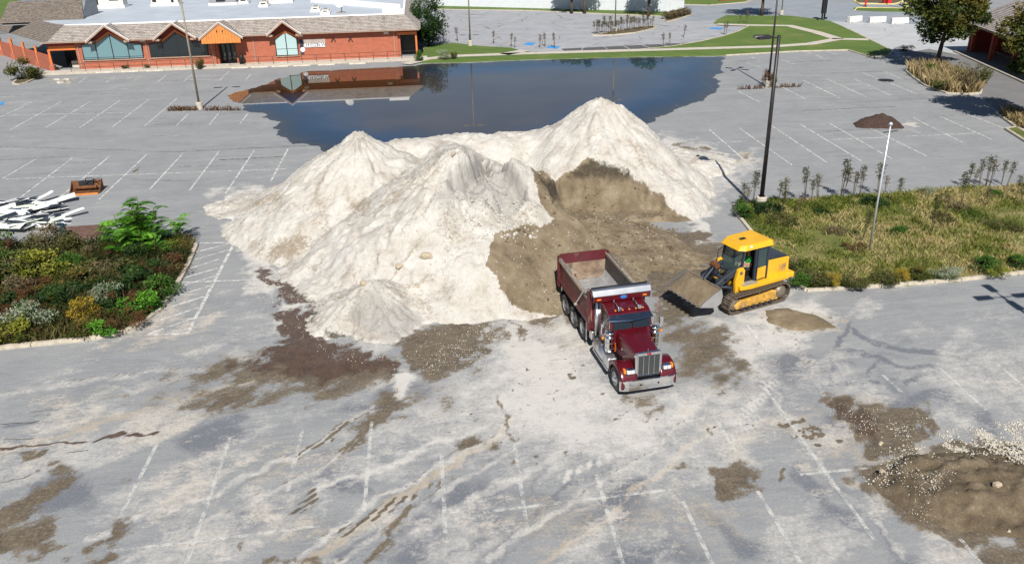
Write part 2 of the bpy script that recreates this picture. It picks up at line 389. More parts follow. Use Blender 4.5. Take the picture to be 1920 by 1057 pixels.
col = layer(col, 'dark', (.12, .135, .165), 1.1, .35, .75, .8)
tanc = s.mix(n2, (.40, .335, .25), (.47, .41, .33)); col = layer(col, 'tan', tanc, 1.5, .45, .85, .8)
dustc = s.mix(n2, (.53, .51, .475), (.67, .65, .615)); col = layer(col, 'dust', dustc, 1.25, .34, .95, .9)
mudc = s.ramp(s.math('ADD', s.math('MULTIPLY', n4, .4), s.math('ADD', s.math('MULTIPLY', n5, .35), s.math('MULTIPLY', scr, .25))), [(.38, (.038, .027, .016)), (.47, (.090, .067, .041)), (.55, (.150, .116, .074)), (.68, (.32, .27, .20))]); col = layer(col, 'mud', mudc, 1.25, .36, .62, .95)
wetc = s.ramp(n2, [(.3, (.050, .028, .017)), (.7, (.115, .066, .038))]); col = layer(col, 'wet', wetc, .9, .40, .66, .95)
col = s.mix(s.val(n3, .25, .75, .0, .30), col, s.mix(.55, col, (.08, .075, .07)))
g1 = s.noise(11, 3, .8); col = s.mix(s.val(g1, .52, .72, 0, .38), col, s.mix(.5, col, (.05, .045, .04))); col = s.mix(s.val(g1, .46, .30, 0, .30), col, s.mix(.5, col, (.75, .73, .70)))
wf = s.val(s.at('wet'), .35, .65); s.set(col, s.val(wf, 0, 1, .9, .42)); s.bump(s.math('ADD', n4, s.math('MULTIPLY', n3, .5)), .25, .03)

def axis(segs):
    o = []
    for a, b, st in segs: o.append(np.arange(a, b, st))
    return np.concatenate(o)
xs = axis([(-110, -40, 1.2), (-40, -17, .35), (-17, 27, .115), (27, 45, .3), (45, 125, 1.2)])
ys = axis([(4, 16, .5), (16, 48, .115), (48, 70, .28), (70, 116, .7), (116, 240, 4)])
X, Y = np.meshgrid(xs, ys, indexing='ij'); Z = np.zeros_like(X)
px, py = PX(X, Y, Z)
ppm = F_PX/np.hypot(np.hypot(X, Y), CAM_H)          # photo pixels per metre
w1 = fbm(X*.9, Y*.9, 4, 1)-.5; w2 = fbm(X*.9+40, Y*.9, 4, 5)-.5
w3 = fbm(X*3.1, Y*3.1, 4, 11, .6)-.5; w4 = fbm(X*3.1+17, Y*3.1, 4, 15, .6)-.5; qx = px+(w1*2.4+w3*1.0)*ppm; qy = py+(w2*1.4+w4*.5)*ppm
A = {k: np.zeros_like(X) for k in ('dust', 'tan', 'mud', 'wet', 'dark')}
ca, sa = math.cos(R(38)), math.sin(R(38)); STN = np.clip((fbm((X*ca+Y*sa)*.35, (-X*sa+Y*ca)*1.8, 5, 77)-.3)*2.2, 0, 1.2)
def paint(k, poly, soft=14, val=1.0, mode='max'):
    x0 = min(p[0] for p in poly)-soft-90; x1 = max(p[0] for p in poly)+soft+90; y0 = min(p[1] for p in poly)-soft-60; y1 = max(p[1] for p in poly)+soft+60
    sel = (px > x0) & (px < x1) & (py > y0) & (py < y1)
    if not sel.any(): return
    m = np.clip(.5+poly_sd(qx[sel], qy[sel], poly)/(2.4*soft), 0, 1)*val
    if k in ('mud', 'wet'): m = m*((.62+.55*STN[sel]) if k == 'mud' else (.85+.25*STN[sel]))
    if mode == 'max': A[k][sel] = np.maximum(A[k][sel], m)
    else: A[k][sel] *= 1-m
def streak(k, pts, wd, val=1.0, bars=0, wob=1.0):
    x0 = min(p[0] for p in pts)-wd*4; x1 = max(p[0] for p in pts)+wd*4; y0 = min(p[1] for p in pts)-wd*4; y1 = max(p[1] for p in pts)+wd*4
    sel = (px > x0) & (px < x1) & (py > y0) & (py < y1)
    if not sel.any(): return
    ux = px[sel]+(qx[sel]-px[sel])*.35*wob; uy = py[sel]+(qy[sel]-py[sel])*.35*wob
    d = line_d(ux, uy, pts); m = np.clip(1.3-d/wd, 0, 1)*val
    if bars:
        a, b = pts[0], pts[-1]; L = math.hypot(b[0]-a[0], b[1]-a[1]); t = ((px[sel]-a[0])*(b[0]-a[0])+(py[sel]-a[1])*(b[1]-a[1]))/L
        m *= (np.sin(t/bars*2*math.pi) > -.1)
    A[k][sel] = np.maximum(A[k][sel], m)
# --- overall dust haze in the foreground, streaked towards the pile
ca, sa = math.cos(R(38)), math.sin(R(38)); U = X*ca+Y*sa; V = -X*sa+Y*ca
stn = fbm(U*.16, V*.75, 5, 9); big = fbm(X*.11, Y*.11, 4, 21); med = fbm(X*.5, Y*.5, 5, 31)
near = sstep(50, 36, Y)*sstep(-24, -14, X)*sstep(34, 22, X)
A['dust'] += near*np.clip((stn-.40)*1.7+(med-.5)*.9+.16, 0, .62)
A['tan'] += near*np.clip((big-.47)*2.2+(med-.5)*1.2+(stn-.5)*.8, 0, .75)
A['dark'] += near*np.clip((fbm(X*.4+9, Y*.4, 5, 44)-.45)*3.4, 0, 1.0)*sstep(36, 29, Y)
A['tan'] += (1-near)*np.clip((big-.56)*2.0, 0, .3)
A['dust'] += (1-near)*np.clip((fbm(X*.08, Y*.6, 5, 61)-.55)*2, 0, .35)
P = paint
P('dust', [(870, 590), (1060, 570), (1110, 640), (1160, 740), (1280, 720), (1420, 690), (1470, 760), (1330, 790), (1250, 880), (1120, 880), (960, 850), (900, 800), (850, 740), (900, 650)], 60, 1.0)
P('dust', [(700, 700), (900, 640), (1140, 700), (1260, 780), (1200, 920), (1000, 900), (850, 900), (700, 860), (600, 900), (560, 860)], 90, .72)
P('dust', [(1260, 740), (1440, 690), (1480, 780), (1420, 860), (1330, 900), (1250, 960), (1180, 900)], 60, .7)
P('dust', [(425, 360), (470, 340), (520, 380), (520, 480), (600, 590), (560, 600), (500, 540), (470, 510), (440, 470), (430, 420)], 14, 1)
P('dust', [(455, 485), (505, 500), (515, 540), (490, 570), (470, 540)], 12, .9); P('dust', [(510, 570), (555, 568), (560, 582), (530, 588)], 6, 1)
P('dust', [(715, 700), (760, 690), (790, 705), (780, 735), (730, 740)], 14, 1.4)
P('dust', [(1240, 250), (1340, 275), (1365, 300), (1345, 345), (1330, 385), (1325, 440), (1350, 470), (1310, 470), (1290, 420)], 12, 1.1)
P('dust', [(1340, 300), (1420, 280), (1430, 310), (1390, 340), (1340, 400), (1320, 420)], 14, .75)
P('dust', [(1420, 570), (1530, 548), (1580, 600), (1500, 650), (1400, 690), (1380, 640)], 24, .95)
P('dust', [(1380, 590), (1460, 600), (1480, 660), (1420, 720), (1360, 680), (1320, 600)], 20, .9)
P('dust', [(380, 352), (480, 350), (500, 362), (400, 372)], 8, .8); P('dust', [(1690, 225), (1730, 232), (1725, 245), (1680, 245)], 6, .8)
P('dust', [(0, 400), (330, 395), (430, 380), (430, 400), (300, 415), (150, 415)], 14, .45)
P('dust', [(360, 640), (470, 560), (520, 590), (440, 640), (330, 690), (230, 740), (180, 720)], 30, .55)
P('dust', [(0, 770), (300, 745), (600, 745), (700, 740), (640, 790), (420, 800), (200, 800)], 26, .5)
P('dust', [(560, 930), (660, 860), (760, 820), (780, 850), (650, 930), (480, 1000), (400, 1040)], 24, .75)
P('dust', [(1500, 640), (1760, 640), (1920, 690), (1920, 800), (1780, 800), (1700, 740), (1540, 740)], 50, .42)
P('tan', [(760, 960), (1000, 880), (1300, 860), (1500, 960), (1560, 1057), (800, 1057)], 70, .62)
P('tan', [(1300, 640), (1500, 620), (1600, 700), (1560, 760), (1380, 720)], 50, .55); P('tan', [(480, 800), (700, 780), (760, 860), (560, 960), (420, 960)], 60, .6)
P('tan', [(1690, 225), (1730, 235), (1720, 243), (1690, 240)], 4, .9); P('tan', [(100, 150), (135, 148), (140, 158), (105, 160)], 6, 1)
P('tan', [(330, 400), (400, 395), (420, 420), (360, 425)], 20, .5); P('tan', [(450, 480), (520, 520), (500, 560), (440, 530)], 20, .5)
# --- brown mud
MUD = [([(760, 612), (800, 597), (880, 585), (935, 608), (940, 636), (890, 656), (885, 690), (820, 706), (765, 690), (748, 640)], 10, 1.15),
 ([(1225, 575), (1260, 590), (1335, 600), (1385, 640), (1412, 700), (1350, 728), (1272, 720), (1245, 640)], 22, 1.05),
 ([(955, 562), (1050, 560), (1075, 600), (1060, 640), (1000, 605)], 12, .9), ([(930, 588), (950, 585), (1005, 628), (985, 634)], 4, 1),
 ([(1080, 430), (1345, 455), (1372, 490), (1320, 515), (1270, 530), (1300, 600), (1340, 640), (1250, 620), (1225, 560), (1150, 480)], 14, 1.1),
 ([(300, 712), (480, 672), (580, 650), (735, 690), (720, 720), (560, 738), (420, 722)], 14, 1.25), ([(1230, 440), (1300, 432), (1345, 458), (1376, 490), (1330, 522), (1260, 545), (1200, 500)], 8, 1.4), ([(200, 752), (420, 722), (640, 722), (700, 712), (690, 735), (520, 762), (330, 770)], 12, .95),
 ([(635, 805), (690, 752), (730, 728), (790, 742), (752, 770), (700, 800), (662, 862), (640, 850)], 10, .95), ([(560, 835), (625, 798), (632, 815), (570, 850)], 7, .75),
 ([(862, 808), (900, 795), (920, 822), (893, 850), (862, 840)], 9, .9), ([(790, 730), (870, 715), (880, 740), (840, 770), (800, 770)], 18, .85),
 ([(0, 935), (95, 905), (135, 885), (128, 920), (92, 958), (0, 985)], 12, 1.15), ([(0, 990), (95, 972), (108, 1005), (60, 1057), (-30, 1057)], 10, 1.25), ([(125, 1057), (205, 992), (262, 984), (215, 1030), (170, 1060)], 9, 1.15),
 ([(100, 880), (140, 866), (165, 878), (120, 895)], 7, .9), ([(60, 860), (85, 852), (90, 868), (68, 876)], 4, .95), ([(195, 900), (235, 895), (240, 905), (205, 912)], 5, .7),
 ([(1140, 745), (1228, 738), (1256, 788), (1200, 802), (1150, 772)], 14, .75), ([(1330, 872), (1420, 888), (1428, 915), (1370, 942), (1338, 926)], 8, 1), ([(1252, 872), (1310, 868), (1318, 890), (1262, 893)], 8, .8),
 ([(1520, 768), (1560, 738), (1640, 750), (1742, 768), (1748, 805), (1722, 852), (1650, 848), (1615, 822), (1582, 815), (1562, 785)], 8, 1.2),
 ([(1612, 890), (1690, 848), (1920, 822), (1960, 1040), (1800, 1018), (1700, 975), (1640, 935)], 10, 1.3), ([(1820, 1025), (1960, 1020), (1960, 1080), (1850, 1080)], 10, .9),
 ([(1268, 265), (1330, 280), (1342, 300), (1300, 325), (1283, 290)], 6, 1.1), ([(520, 925), (580, 930), (585, 965), (540, 985)], 12, .7), ([(520, 1040), (580, 1030), (590, 1057), (530, 1070)], 8, .8),
 ([(430, 1010), (470, 1005), (470, 1030), (450, 1045)], 5, .8), ([(700, 1000), (775, 960), (770, 1000), (720, 1057), (690, 1057)], 8, .7)]
for p, so, v in MUD:
    P('tan', p, so*3.2, .75*v); P('mud', p, so*1.9, v*.98)
for p in ([(1352, 318), (1385, 290), (1420, 286), (1405, 302), (1372, 326)], [(1340, 305), (1365, 300), (1362, 315), (1342, 318)], [(1350, 350), (1372, 346), (1370, 356)]): P('tan', p, 4, 1.2); P('mud', p, 6, .55)
P('mud', [(1425, 578), (1480, 572), (1555, 598), (1585, 620), (1480, 624), (1432, 604)], 8, .62); P('tan', [(1425, 578), (1480, 572), (1555, 598), (1585, 620), (1480, 624), (1432, 604)], 8, 1)
P('wet', [(465, 488), (515, 503), (560, 545), (590, 600), (640, 640), (735, 682), (728, 700), (600, 712), (500, 706), (420, 700), (520, 664), (532, 620), (515, 596), (492, 590), (512, 556), (500, 520)], 12, .95)
P('wet', [(510, 570), (555, 568), (560, 582), (530, 588)], 6, 1, 'mul'); P('wet', [(470, 520), (500, 530), (505, 560), (480, 560)], 8, .8, 'mul')
P('wet', [(600, 655), (700, 660), (735, 690), (700, 702), (600, 705), (560, 690)], 8, .8)
P('wet', [(1522, 768), (1565, 744), (1620, 752), (1640, 790), (1650, 820), (1600, 815), (1560, 785)], 8, .66)
streak('wet', [(-10, 842), (60, 838), (120, 832), (190, 826), (250, 815), (300, 808)], 3.5, .85, wob=1.1); streak('wet', [(0, 905), (40, 898), (80, 885)], 4, .6, wob=1.2)
streak('dark', [(0, 800), (60, 795), (110, 790)], 4, .9); streak('dark', [(60, 780), (120, 772), (170, 785)], 2.5, .8)
for pts in ([(1592, 610), (1562, 655), (1562, 715)], [(1560, 655), (1650, 668), (1700, 690), (1760, 688)], [(1650, 672), (1618, 716)], [(1758, 690), (1700, 722)], [(1600, 620), (1700, 655), (1820, 668)], [(1560, 720), (1640, 716)]): streak('dark', pts, 6, .95)
for q in ([(1660, 760), (1760, 740), (1850, 790), (1900, 850)], [(1500, 880), (1560, 960), (1600, 1000)], [(1340, 980), (1420, 1040)]): streak('dark', q, 22, .8)
# tyre and track prints
for k, pts, wd, v, b in (('mud', [(635, 1000), (780, 930)], 10, .95, 9), ('mud', [(560, 850), (650, 795)], 10, .8, 8), ('mud', [(640, 850), (740, 745)], 13, .75, 10), ('mud', [(540, 960), (590, 925)], 12, .85, 8), ('mud', [(780, 925), (850, 895)], 9, .6, 9),
    ('dust', [(1390, 790), (1440, 720)], 22, .95, 9), ('dust', [(1350, 850), (1420, 780)], 20, .8, 9), ('dust', [(1060, 900), (1180, 840)], 12, .9, 8), ('dust', [(600, 920), (900, 800)], 9, .9, 0), ('dust', [(780, 1000), (960, 900), (1060, 850)], 14, .75, 0),
    ('dark', [(840, 1040), (980, 980), (1080, 900)], 9, .8, 0), ('dark', [(640, 1040), (760, 960)], 14, .8, 0), ('tan', [(560, 1057), (720, 960), (880, 850), (960, 790)], 14, .95, 0), ('dark', [(1090, 905), (1200, 860)], 10, .7, 9), ('mud', [(930, 740), (960, 830)], 8, .6, 0), ('mud', [(690, 1057), (740, 985), (780, 950)], 10, .7, 0)): streak(k, pts, wd, v, b)
for pts, wd, kk, v in (([(1000, 760), (900, 830), (760, 910), (600, 1010), (520, 1080)], 9, 'dust', .8), ([(1040, 770), (950, 850), (820, 930), (680, 1020), (600, 1080)], 9, 'dust', .7), ([(1100, 800), (1010, 900), (960, 1000), (930, 1080)], 10, 'dark', .6), ([(1300, 780), (1180, 880), (1040, 960), (900, 1050)], 9, 'dust', .75), ([(1330, 800), (1230, 900), (1110, 980), (980, 1070)], 9, 'tan', .9), ([(700, 760), (560, 850), (380, 930), (160, 1010)], 9, 'dust', .75), ([(740, 780), (600, 880), (440, 960), (240, 1050)], 9, 'dust', .65), ([(540, 700), (380, 740), (200, 790), (0, 850)], 12, 'tan', .8), ([(430, 690), (260, 700), (100, 720), (0, 745)], 10, 'dust', .6), ([(1420, 640), (1460, 760), (1560, 900), (1700, 1040)], 10, 'dust', .7), ([(1480, 620), (1560, 760), (1660, 860)], 9, 'dust', .6), ([(1180, 870), (1240, 960), (1280, 1057)], 12, 'dark', .55), ([(1560, 900), (1640, 980), (1700, 1057)], 16, 'dark', .7), ([(1300, 960), (1380, 1000), (1460, 1057)], 18, 'dark', .7), ([(860, 960), (960, 930), (1080, 940)], 20, 'dark', .6)):
    streak(kk, pts, wd, v)
    if kk == 'dust': streak('dark', [(x+9, y+9) for x, y in pts], wd*.7, v*.75); streak('mud', [(x-4, y-4) for x, y in pts], wd*.5, .5, 8)
for k in range(9):                       # curved sweep marks left by the loader
    r0 = 130+k*13; c = (1235, 560); streak('dust', [(c[0]+r0*math.cos(t)*.95, c[1]+r0*math.sin(t)*.8) for t in np.linspace(.15, 1.15, 7)], 3.0, .55)
for (x, y, r) in [(1064, 692, 7), (1030, 700, 5), (1050, 682, 4), (1037, 727, 5), (1030, 738, 5), (943, 718, 6), (862, 778, 11), (988, 868, 12), (760, 906, 7), (1022, 773, 6), (1100, 850, 10), (1478, 800, 14), (1512, 816, 10), (1548, 828, 10), (1470, 883, 12), (1515, 640, 5), (1325, 806, 10), (1410, 745, 5), (975, 690, 4), (1090, 676, 4), (260, 318, 9), (985, 745, 4), (300, 905, 6), (345, 1008, 6), (520, 155, 4), (388, 220, 5), (1230, 792, 6), (1000, 810, 5)]:
    P('mud', [(x-r*1.3, y), (x, y-r*.6), (x+r*1.3, y), (x, y+r*.6)], max(2.5, r*.3), 1.1)
for _ in range(150):                     # crumbs of dirt tracked over the dust
    x = random.uniform(820, 1420); y = random.uniform(640, 960); r = random.uniform(1.5, 4.5); P('mud', [(x-r*1.4, y), (x, y-r*.7), (x+r*1.4, y), (x, y+r*.7)], 2, random.uniform(.5, 1))
lot_v = np.stack([X, Y, Z+(fbm(X*.6, Y*.6, 3, 70)-.5)*.008*sstep(60, 40, Y)], -1).reshape(-1, 3)
nx, ny = X.shape; ii = np.arange(nx*ny).reshape(nx, ny)
fq = np.stack([ii[:-1, :-1], ii[1:, :-1], ii[1:, 1:], ii[:-1, 1:]], -1).reshape(-1, 4)
def big_mesh(name, v, f, mat, smooth=True):
    me = bpy.data.meshes.new(name); me.vertices.add(len(v)); me.vertices.foreach_set('co', np.ascontiguousarray(v, np.float32).ravel())
    k = f.shape[1]; me.loops.add(f.size); me.loops.foreach_set('vertex_index', np.ascontiguousarray(f, np.int32).ravel())
    me.polygons.add(len(f)); me.polygons.foreach_set('loop_start', np.arange(0, f.size, k, dtype=np.int32))
    me.update(calc_edges=True)
    if smooth: me.shade_smooth()
    me.materials.append(M[mat]); o = bpy.data.objects.new(name, me); COL.objects.link(o); return o
LOT = big_mesh('parking_lot', lot_v, fq, 'lot'); tag(LOT, kind='structure')
for k in A: attr(LOT, k, np.clip(A[k], 0, 1.5))
GR = mesh_obj('ground', [(-1500, -1500, -.25), (1500, -1500, -.25), (1500, 1500, -.25), (-1500, 1500, -.25)], [(0, 1, 2, 3)], 'lawn'); tag(GR, kind='structure')

# painted stall lines
LINES = [(298, 825, 225, 970), (432, 820, 350, 1057), (568, 803, 540, 920), (697, 790, 683, 960), (828, 850, 835, 1000), (958, 790, 990, 1000), (1118, 890, 1168, 1057), (1345, 790, 1380, 850), (1420, 920, 1503, 1057), (1280, 940, 1335, 1057), (1430, 722, 1640, 1012), (1655, 703, 1690, 735), (1762, 690, 1850, 770), (1868, 682, 1920, 725), (1800, 1010, 1840, 1057), (1400, 610, 1440, 660),
 (905, 960, 1250, 918), (1500, 890, 1632, 876), (200, 1033, 430, 1008), (430, 1008, 600, 985), (275, 628, 352, 625), (375, 456, 440, 455), (368, 473, 430, 457), (366, 487, 428, 469), (352, 505, 410, 486), (342, 522, 408, 503), (335, 538, 405, 517), (330, 555, 397, 535), (322, 575, 383, 556), (302, 600, 372, 577), (280, 626, 362, 597), (335, 530, 480, 525),
 (139, 294, 35, 373), (70, 297, 5, 335), (206, 293, 105, 376), (275, 290, 186, 374), (344, 287, 281, 355), (411, 284, 355, 358), (477, 282, 422, 365), (540, 280, 508, 340), (10, 336, 540, 317),
 (115, 191, 19, 244), (171, 190, 85, 240), (225, 189, 149, 240), (279, 187, 210, 239), (332, 185, 271, 237), (352, 215, 331, 236), (410, 213, 393, 234), (466, 212, 450, 232), (60, 192, 0, 220), (10, 216, 232, 212), (15, 192, 60, 192), (0, 207, 50, 195),
 (162, 146, 148, 156), (214, 144, 198, 156), (264, 143, 248, 155), (312, 141, 296, 154), (360, 140, 344, 153), (430, 134, 412, 151), (471, 139, 461, 150), (350, 150, 412, 151), (362, 143, 420, 142),
 (1385, 240, 1485, 310), (1445, 235, 1550, 305), (1500, 233, 1615, 302), (1554, 231, 1672, 298), (1608, 229, 1737, 293), (1330, 243, 1412, 315), (1712, 221, 1810, 270), (1763, 219, 1860, 262), (1815, 215, 1882, 241), (1345, 268, 1400, 265), (1560, 262, 1660, 258), (1700, 256, 1830, 250),
 (1506, 151, 1576, 185), (1551, 149, 1624, 182), (1602, 149, 1672, 180), (1659, 152, 1719, 177), (1440, 150, 1510, 186), (1659, 135, 1692, 150), (1618, 137, 1650, 150), (1545, 160, 1620, 157), (1385, 172, 1425, 192), (1510, 97, 1520, 101), (1550, 97, 1570, 103), (1530, 104, 1546, 111), (1465, 112, 1490, 121), (1410, 108, 1425, 114), (1400, 118, 1428, 128), (1312, 150, 1340, 170), (1318, 105, 1345, 120), (1250, 185, 1275, 203)]
for (a, b, c, d) in LINES:
    p = Vector(G(a, b)); q = Vector(G(c, d)); n = max(2, int((q-p).length/1.0)); thick = .14 if not (a, b, c, d) == (275, 628, 352, 625) else .16
    strip([tuple(p.lerp(q, i/n)) for i in range(n+1)], thick, .0105+(LINES.index((a, b, c, d)) % 8)*.0009).obj('painted_line', 'road_paint_worn' if b > 640 else 'road_paint', LOT)
strip([G(352, 625), G(440, 455)], .19, .0185).obj('painted_line', 'road_paint', LOT)
# cracks: thin jagged strips
simple('crack', (.075, .06, .05), .95, 0, .4)
cb = B()
def crack(p, q, wd=.06, jit=.25, n=None):
    p = Vector(G(*p)); q = Vector(G(*q)); L = (q-p).length; n = n or max(6, int(L/.22)); jit = .11; d = (q-p).normalized(); nn = Vector((-d.y, d.x)); off = 0; prev = None
    for i in range(n+1):
        off = off*.8+random.uniform(-jit, jit)*.5; c = p.lerp(q, i/n)+nn*off; ww = wd*.5*random.uniform(.1, 1.3)
        cur = ((c.x+nn.x*ww, c.y+nn.y*ww, .012), (c.x-nn.x*ww, c.y-nn.y*ww, .012))
        if prev: cb.add([prev[0], prev[1], cur[1], cur[0]], [(0, 1, 2, 3)])
        prev = cur
for a, b, wd in (((330, 285), (600, 272), .10), ((410, 300), (530, 294), .16), ((0, 275), (330, 285), .05), ((0, 300), (130, 293), .05), ((1500, 208), (1680, 200), .10), ((1550, 247), (1640, 241), .07), ((1500, 139), (1660, 134), .06), ((1380, 114), (1430, 112), .12), ((1480, 117), (1560, 114), .1),
    ((320, 207), (470, 207), .16), ((1380, 168), (1432, 166), .14), ((1448, 165), (1500, 163), .12), ((0, 795), (70, 790), .05), ((55, 772), (115, 766), .03), ((0, 825), (65, 820), .05), ((125, 850), (165, 843), .04), ((1500, 150), (1560, 152), .04), ((0, 180), (420, 172), .04), ((120, 225), (330, 222), .03), ((1700, 190), (1850, 200), .04)): crack(a, b, wd)
for _ in range(26):
    x = random.uniform(0, 560); y = random.uniform(150, 340); crack((x, y), (x+random.uniform(20, 90), y+random.uniform(-4, 3)), .035)
for _ in range(22):
    x = random.uniform(1380, 1860); y = random.uniform(110, 330); crack((x, y), (x+random.uniform(15, 80), y+random.uniform(-4, 3)), .03)
tag(cb.obj('pavement_cracks', 'crack', LOT), kind='stuff')

# ================================================================ THE STONE PILE
gx = np.arange(-18, 25.5, .105); gy = np.arange(31, 69, .105); HX, HY = np.meshgrid(gx, gy, indexing='ij')
wx = HX+(fbm(HX*.35, HY*.35, 3, 81)-.5)*1.6; wy = HY+(fbm(HX*.35+30, HY*.35, 3, 85)-.5)*1.6
def cone(x, y, z, sl, rr=.5): return z-(np.sqrt((wx-x)**2+(wy-y)**2+rr*rr)-rr)*sl
def ridge(a, b, sl, rr=.5):
    d, t = seg_d(wx, wy, a[0], a[1], b[0], b[1]); return a[2]+(b[2]-a[2])*t-(np.sqrt(d*d+rr*rr)-rr)*sl
def smax(a, b, k=.25):
    k = k*.45
    h = np.clip(.5+.5*(a-b)/k, 0, 1); return b*(1-h)+a*h+k*h*(1-h)
def pt(px_, py_, Yq): q = GY(px_, py_, Yq); return (q[0], q[1], q[2])
p1 = pt(668, 250, 52.5); p2 = pt(1130, 185, 56); p3 = pt(850, 280, 45.6); p3b = pt(950, 298, 45.6)
W = cone(*p2, .82, .6)
W = smax(W, cone(*p1, .66, .35)); W = smax(W, ridge(pt(740, 262, 56.2), pt(1010, 246, 57.5), .75, 1.0), .4)
W = smax(W, ridge(pt(1010, 248, 57), (p2[0]-1.5, p2[1]+.5, p2[2]-1.2), .8, .8), .4)
W = smax(W, ridge(p3, p3b, .70, .5), .2); W = smax(W, ridge(p3, pt(720, 470, 41.5), .60, .25), .2); W = smax(W, ridge(p3, pt(600, 480, 43.5), .62, .25), .2)
W = smax(W, ridge((p3[0], p3[1], p3[2]-.1), (1.2, 55.0, 4.0), .7, .8), .5)
W = smax(W, cone(*pt(690, 525, 38.3), .60, .25), .15); W = smax(W, ridge(pt(720, 575, 37.2), pt(850, 575, 38.2), .42, .8), .3); W = smax(W, ridge(pt(620, 545, 40.2), pt(560, 490, 44.5), .45, .6), .4)
W = smax(W, ridge(pt(560, 420, 50), pt(470, 440, 50), .34, .6), .5); W = smax(W, ridge(pt(470, 395, 54), pt(455, 375, 56), .22, .8), .5)
W = smax(W, ridge(pt(890, 520, 40), pt(900, 420, 43.2), .50, 1.0), .5)
W = smax(W, ridge(pt(1290, 290, 60), pt(1240, 280, 62), .3, 1.), .6)
W0 = W.copy()
def hit(px_, py_, Hm):                  # first place where a pixel's ray meets a height field
    d = np.array([(px_-960)/F_PX, -(py_-528.5)/F_PX, 1]) @ MC
    for Yq in np.arange(31, 68, .06):
        x = d[0]*Yq/d[1]; z = CAM_H+d[2]*Yq/d[1]; i = int(round((x-gx[0])/.105)); j = int(round((Yq-gy[0])/.105))
        if 0 <= i < len(gx) and 0 <= j < len(gy) and Hm[i, j] >= z: return (x, Yq)
    return G(px_, py_)
# the dug-out hollow in front of the tall peak
edge = [hit(*q, W0) for q in ((985, 305), (1010, 335), (1045, 332), (1075, 312), (1105, 298), (1150, 308), (1200, 332), (1250, 362), (1300, 405), (1306, 425))]
hol = edge+[G(1310, 445), G(1300, 470), (15.5, 41.5), (9, 41), G(1000, 470), hit(1050, 415, W0), hit(1020, 380, W0)]
jag = (fbm(HX*.9, HY*.9, 3, 91)-.5)*1.5
sdh = poly_sd(HX+jag, HY+jag*.5, hol)
dz = np.minimum(1.25*sstep(0, .55, sdh)+np.clip(sdh, 0, 3)*.30, 2.4)+(fbm(HX*1.2, HY*1.2, 4, 93)-.5)*.7*sstep(.2, 1, sdh)
W = np.where(sdh > 0, np.maximum(W0-dz, np.minimum(W0, .16+.10*np.clip(sdh, 0, 2))), W0)
# cut cliff on the middle ridge's right shoulder
cl = [hit(*q, W0) for q in ((858, 292), (905, 288), (960, 305), (998, 345), (990, 385), (940, 400), (880, 402), (845, 380), (835, 330))]
sdc = poly_sd(HX+jag*.7, HY+jag*.5, cl); lump = fbm(HX*.9, HY*.9, 5, 95)
dtop = line_d(HX+jag*.5, HY+jag*.4, cl[:5]); W = np.where(sdc > 0, W-1.15*sstep(0, .40, dtop)*sstep(3.4, .9, dtop)*sstep(0, .8, sdc)-(lump-.5)*1.7*sstep(0, .8, sdc)-.35*sstep(.035, .0, np.abs(fbm(HX*.75, HY*.75, 4, 97)-.5))*sstep(.1, .5, sdc), W)
# brown tip and ramp (low), spread out to the loader
bm_ = cone(*pt(985, 422, 41.6), .62, .4); bm2 = ridge(pt(1030, 425, 42.2), pt(1090, 470, 41), .5, .6)
ramp = ridge(pt(1105, 420, 46), (14.2, 42.0, .12), .22, 1.2)
BR = smax(smax(bm_, bm2, .3), ramp, .5)
isbr = sstep(-.05, .12, BR-W)
BR = BR+(fbm(HX*1.5, HY*1.5, 5, 230)-.5)*.35*sstep(0, .6, BR); Hh = smax(W, BR, .12)
# relief: rills running down the slopes, lumps, stones
gxn, gyn = np.gradient(Hh, .105); gm = np.hypot(gxn, gyn)+1e-6
ang = np.arctan2(HY-p1[1], HX-p1[0]); rill = 0; rill2 = 0; strk = 0
for c, sd_ in ((p1, 1), (p2, 2), (p3, 3), (pt(690, 525, 38.3), 4)):
    th = np.arctan2(HY-c[1], HX-c[0]); rr_ = np.hypot(HX-c[0], HY-c[1]); wgt = np.exp(-(rr_/6.5)**2)
    rill = rill+wgt*(fbm(th*(7+4*fbm(HX*.2, HY*.2, 2, 180))+fbm(HX*.5, HY*.5, 3, 183)*2.5, rr_*.4, 5, 100+sd_, .6)-.5)*sstep(.40, .60, fbm(HX*.22, HY*.22, 3, 186+sd_))*1.5; rill2 = rill2+wgt*(fbm(th*30, rr_*.5, 3, 220+sd_, .6)-.5); strk = strk+wgt*np.clip((fbm(th*13+fbm(HX*.4, HY*.4, 2, 240)*1.5, rr_*.22, 4, 250+sd_, .6)-.50)*5, 0, 1)*sstep(.35, .6, fbm(HX*.3, HY*.3, 3, 260+sd_))
Hh = Hh+rill*.55+rill2*.16*np.clip(gm*1.6, 0, 1)+(fbm(HX*.8, HY*.8, 5, 120)-.5)*.26+(fbm(HX*3.2, HY*3.2, 3, 130)-.5)*.15
bil = np.abs(fbm(HX*1.6, HY*1.6, 4, 190)-.5)*2; Hh += (fbm(HX*6, HY*6, 2, 140)-.5)*.10+(bil-.2)*.22*sstep(.42, .62, fbm(HX*.3, HY*.3, 3, 195))
toe = sstep(.05, .5, Hh+ (fbm(HX*1.2, HY*1.2, 4, 150)-.5)*.5)
Hh = np.where(Hh < .0, -.12, Hh)
qxp, qyp = PX(HX, HY, Hh); pw1 = (fbm(HX*1.1, HY*1.1, 5, 160)-.5)*46; pw2 = (fbm(HX*1.1+50, HY*1.1, 5, 164)-.5)*30
ux, uy = qxp+pw1, qyp+pw2
def pm(poly, soft): return np.clip(.5+poly_sd(ux, uy, poly)/(2*soft), 0, 1)
brown = np.maximum(isbr*1.25, sstep(.05, .35, sdh)*1.25)
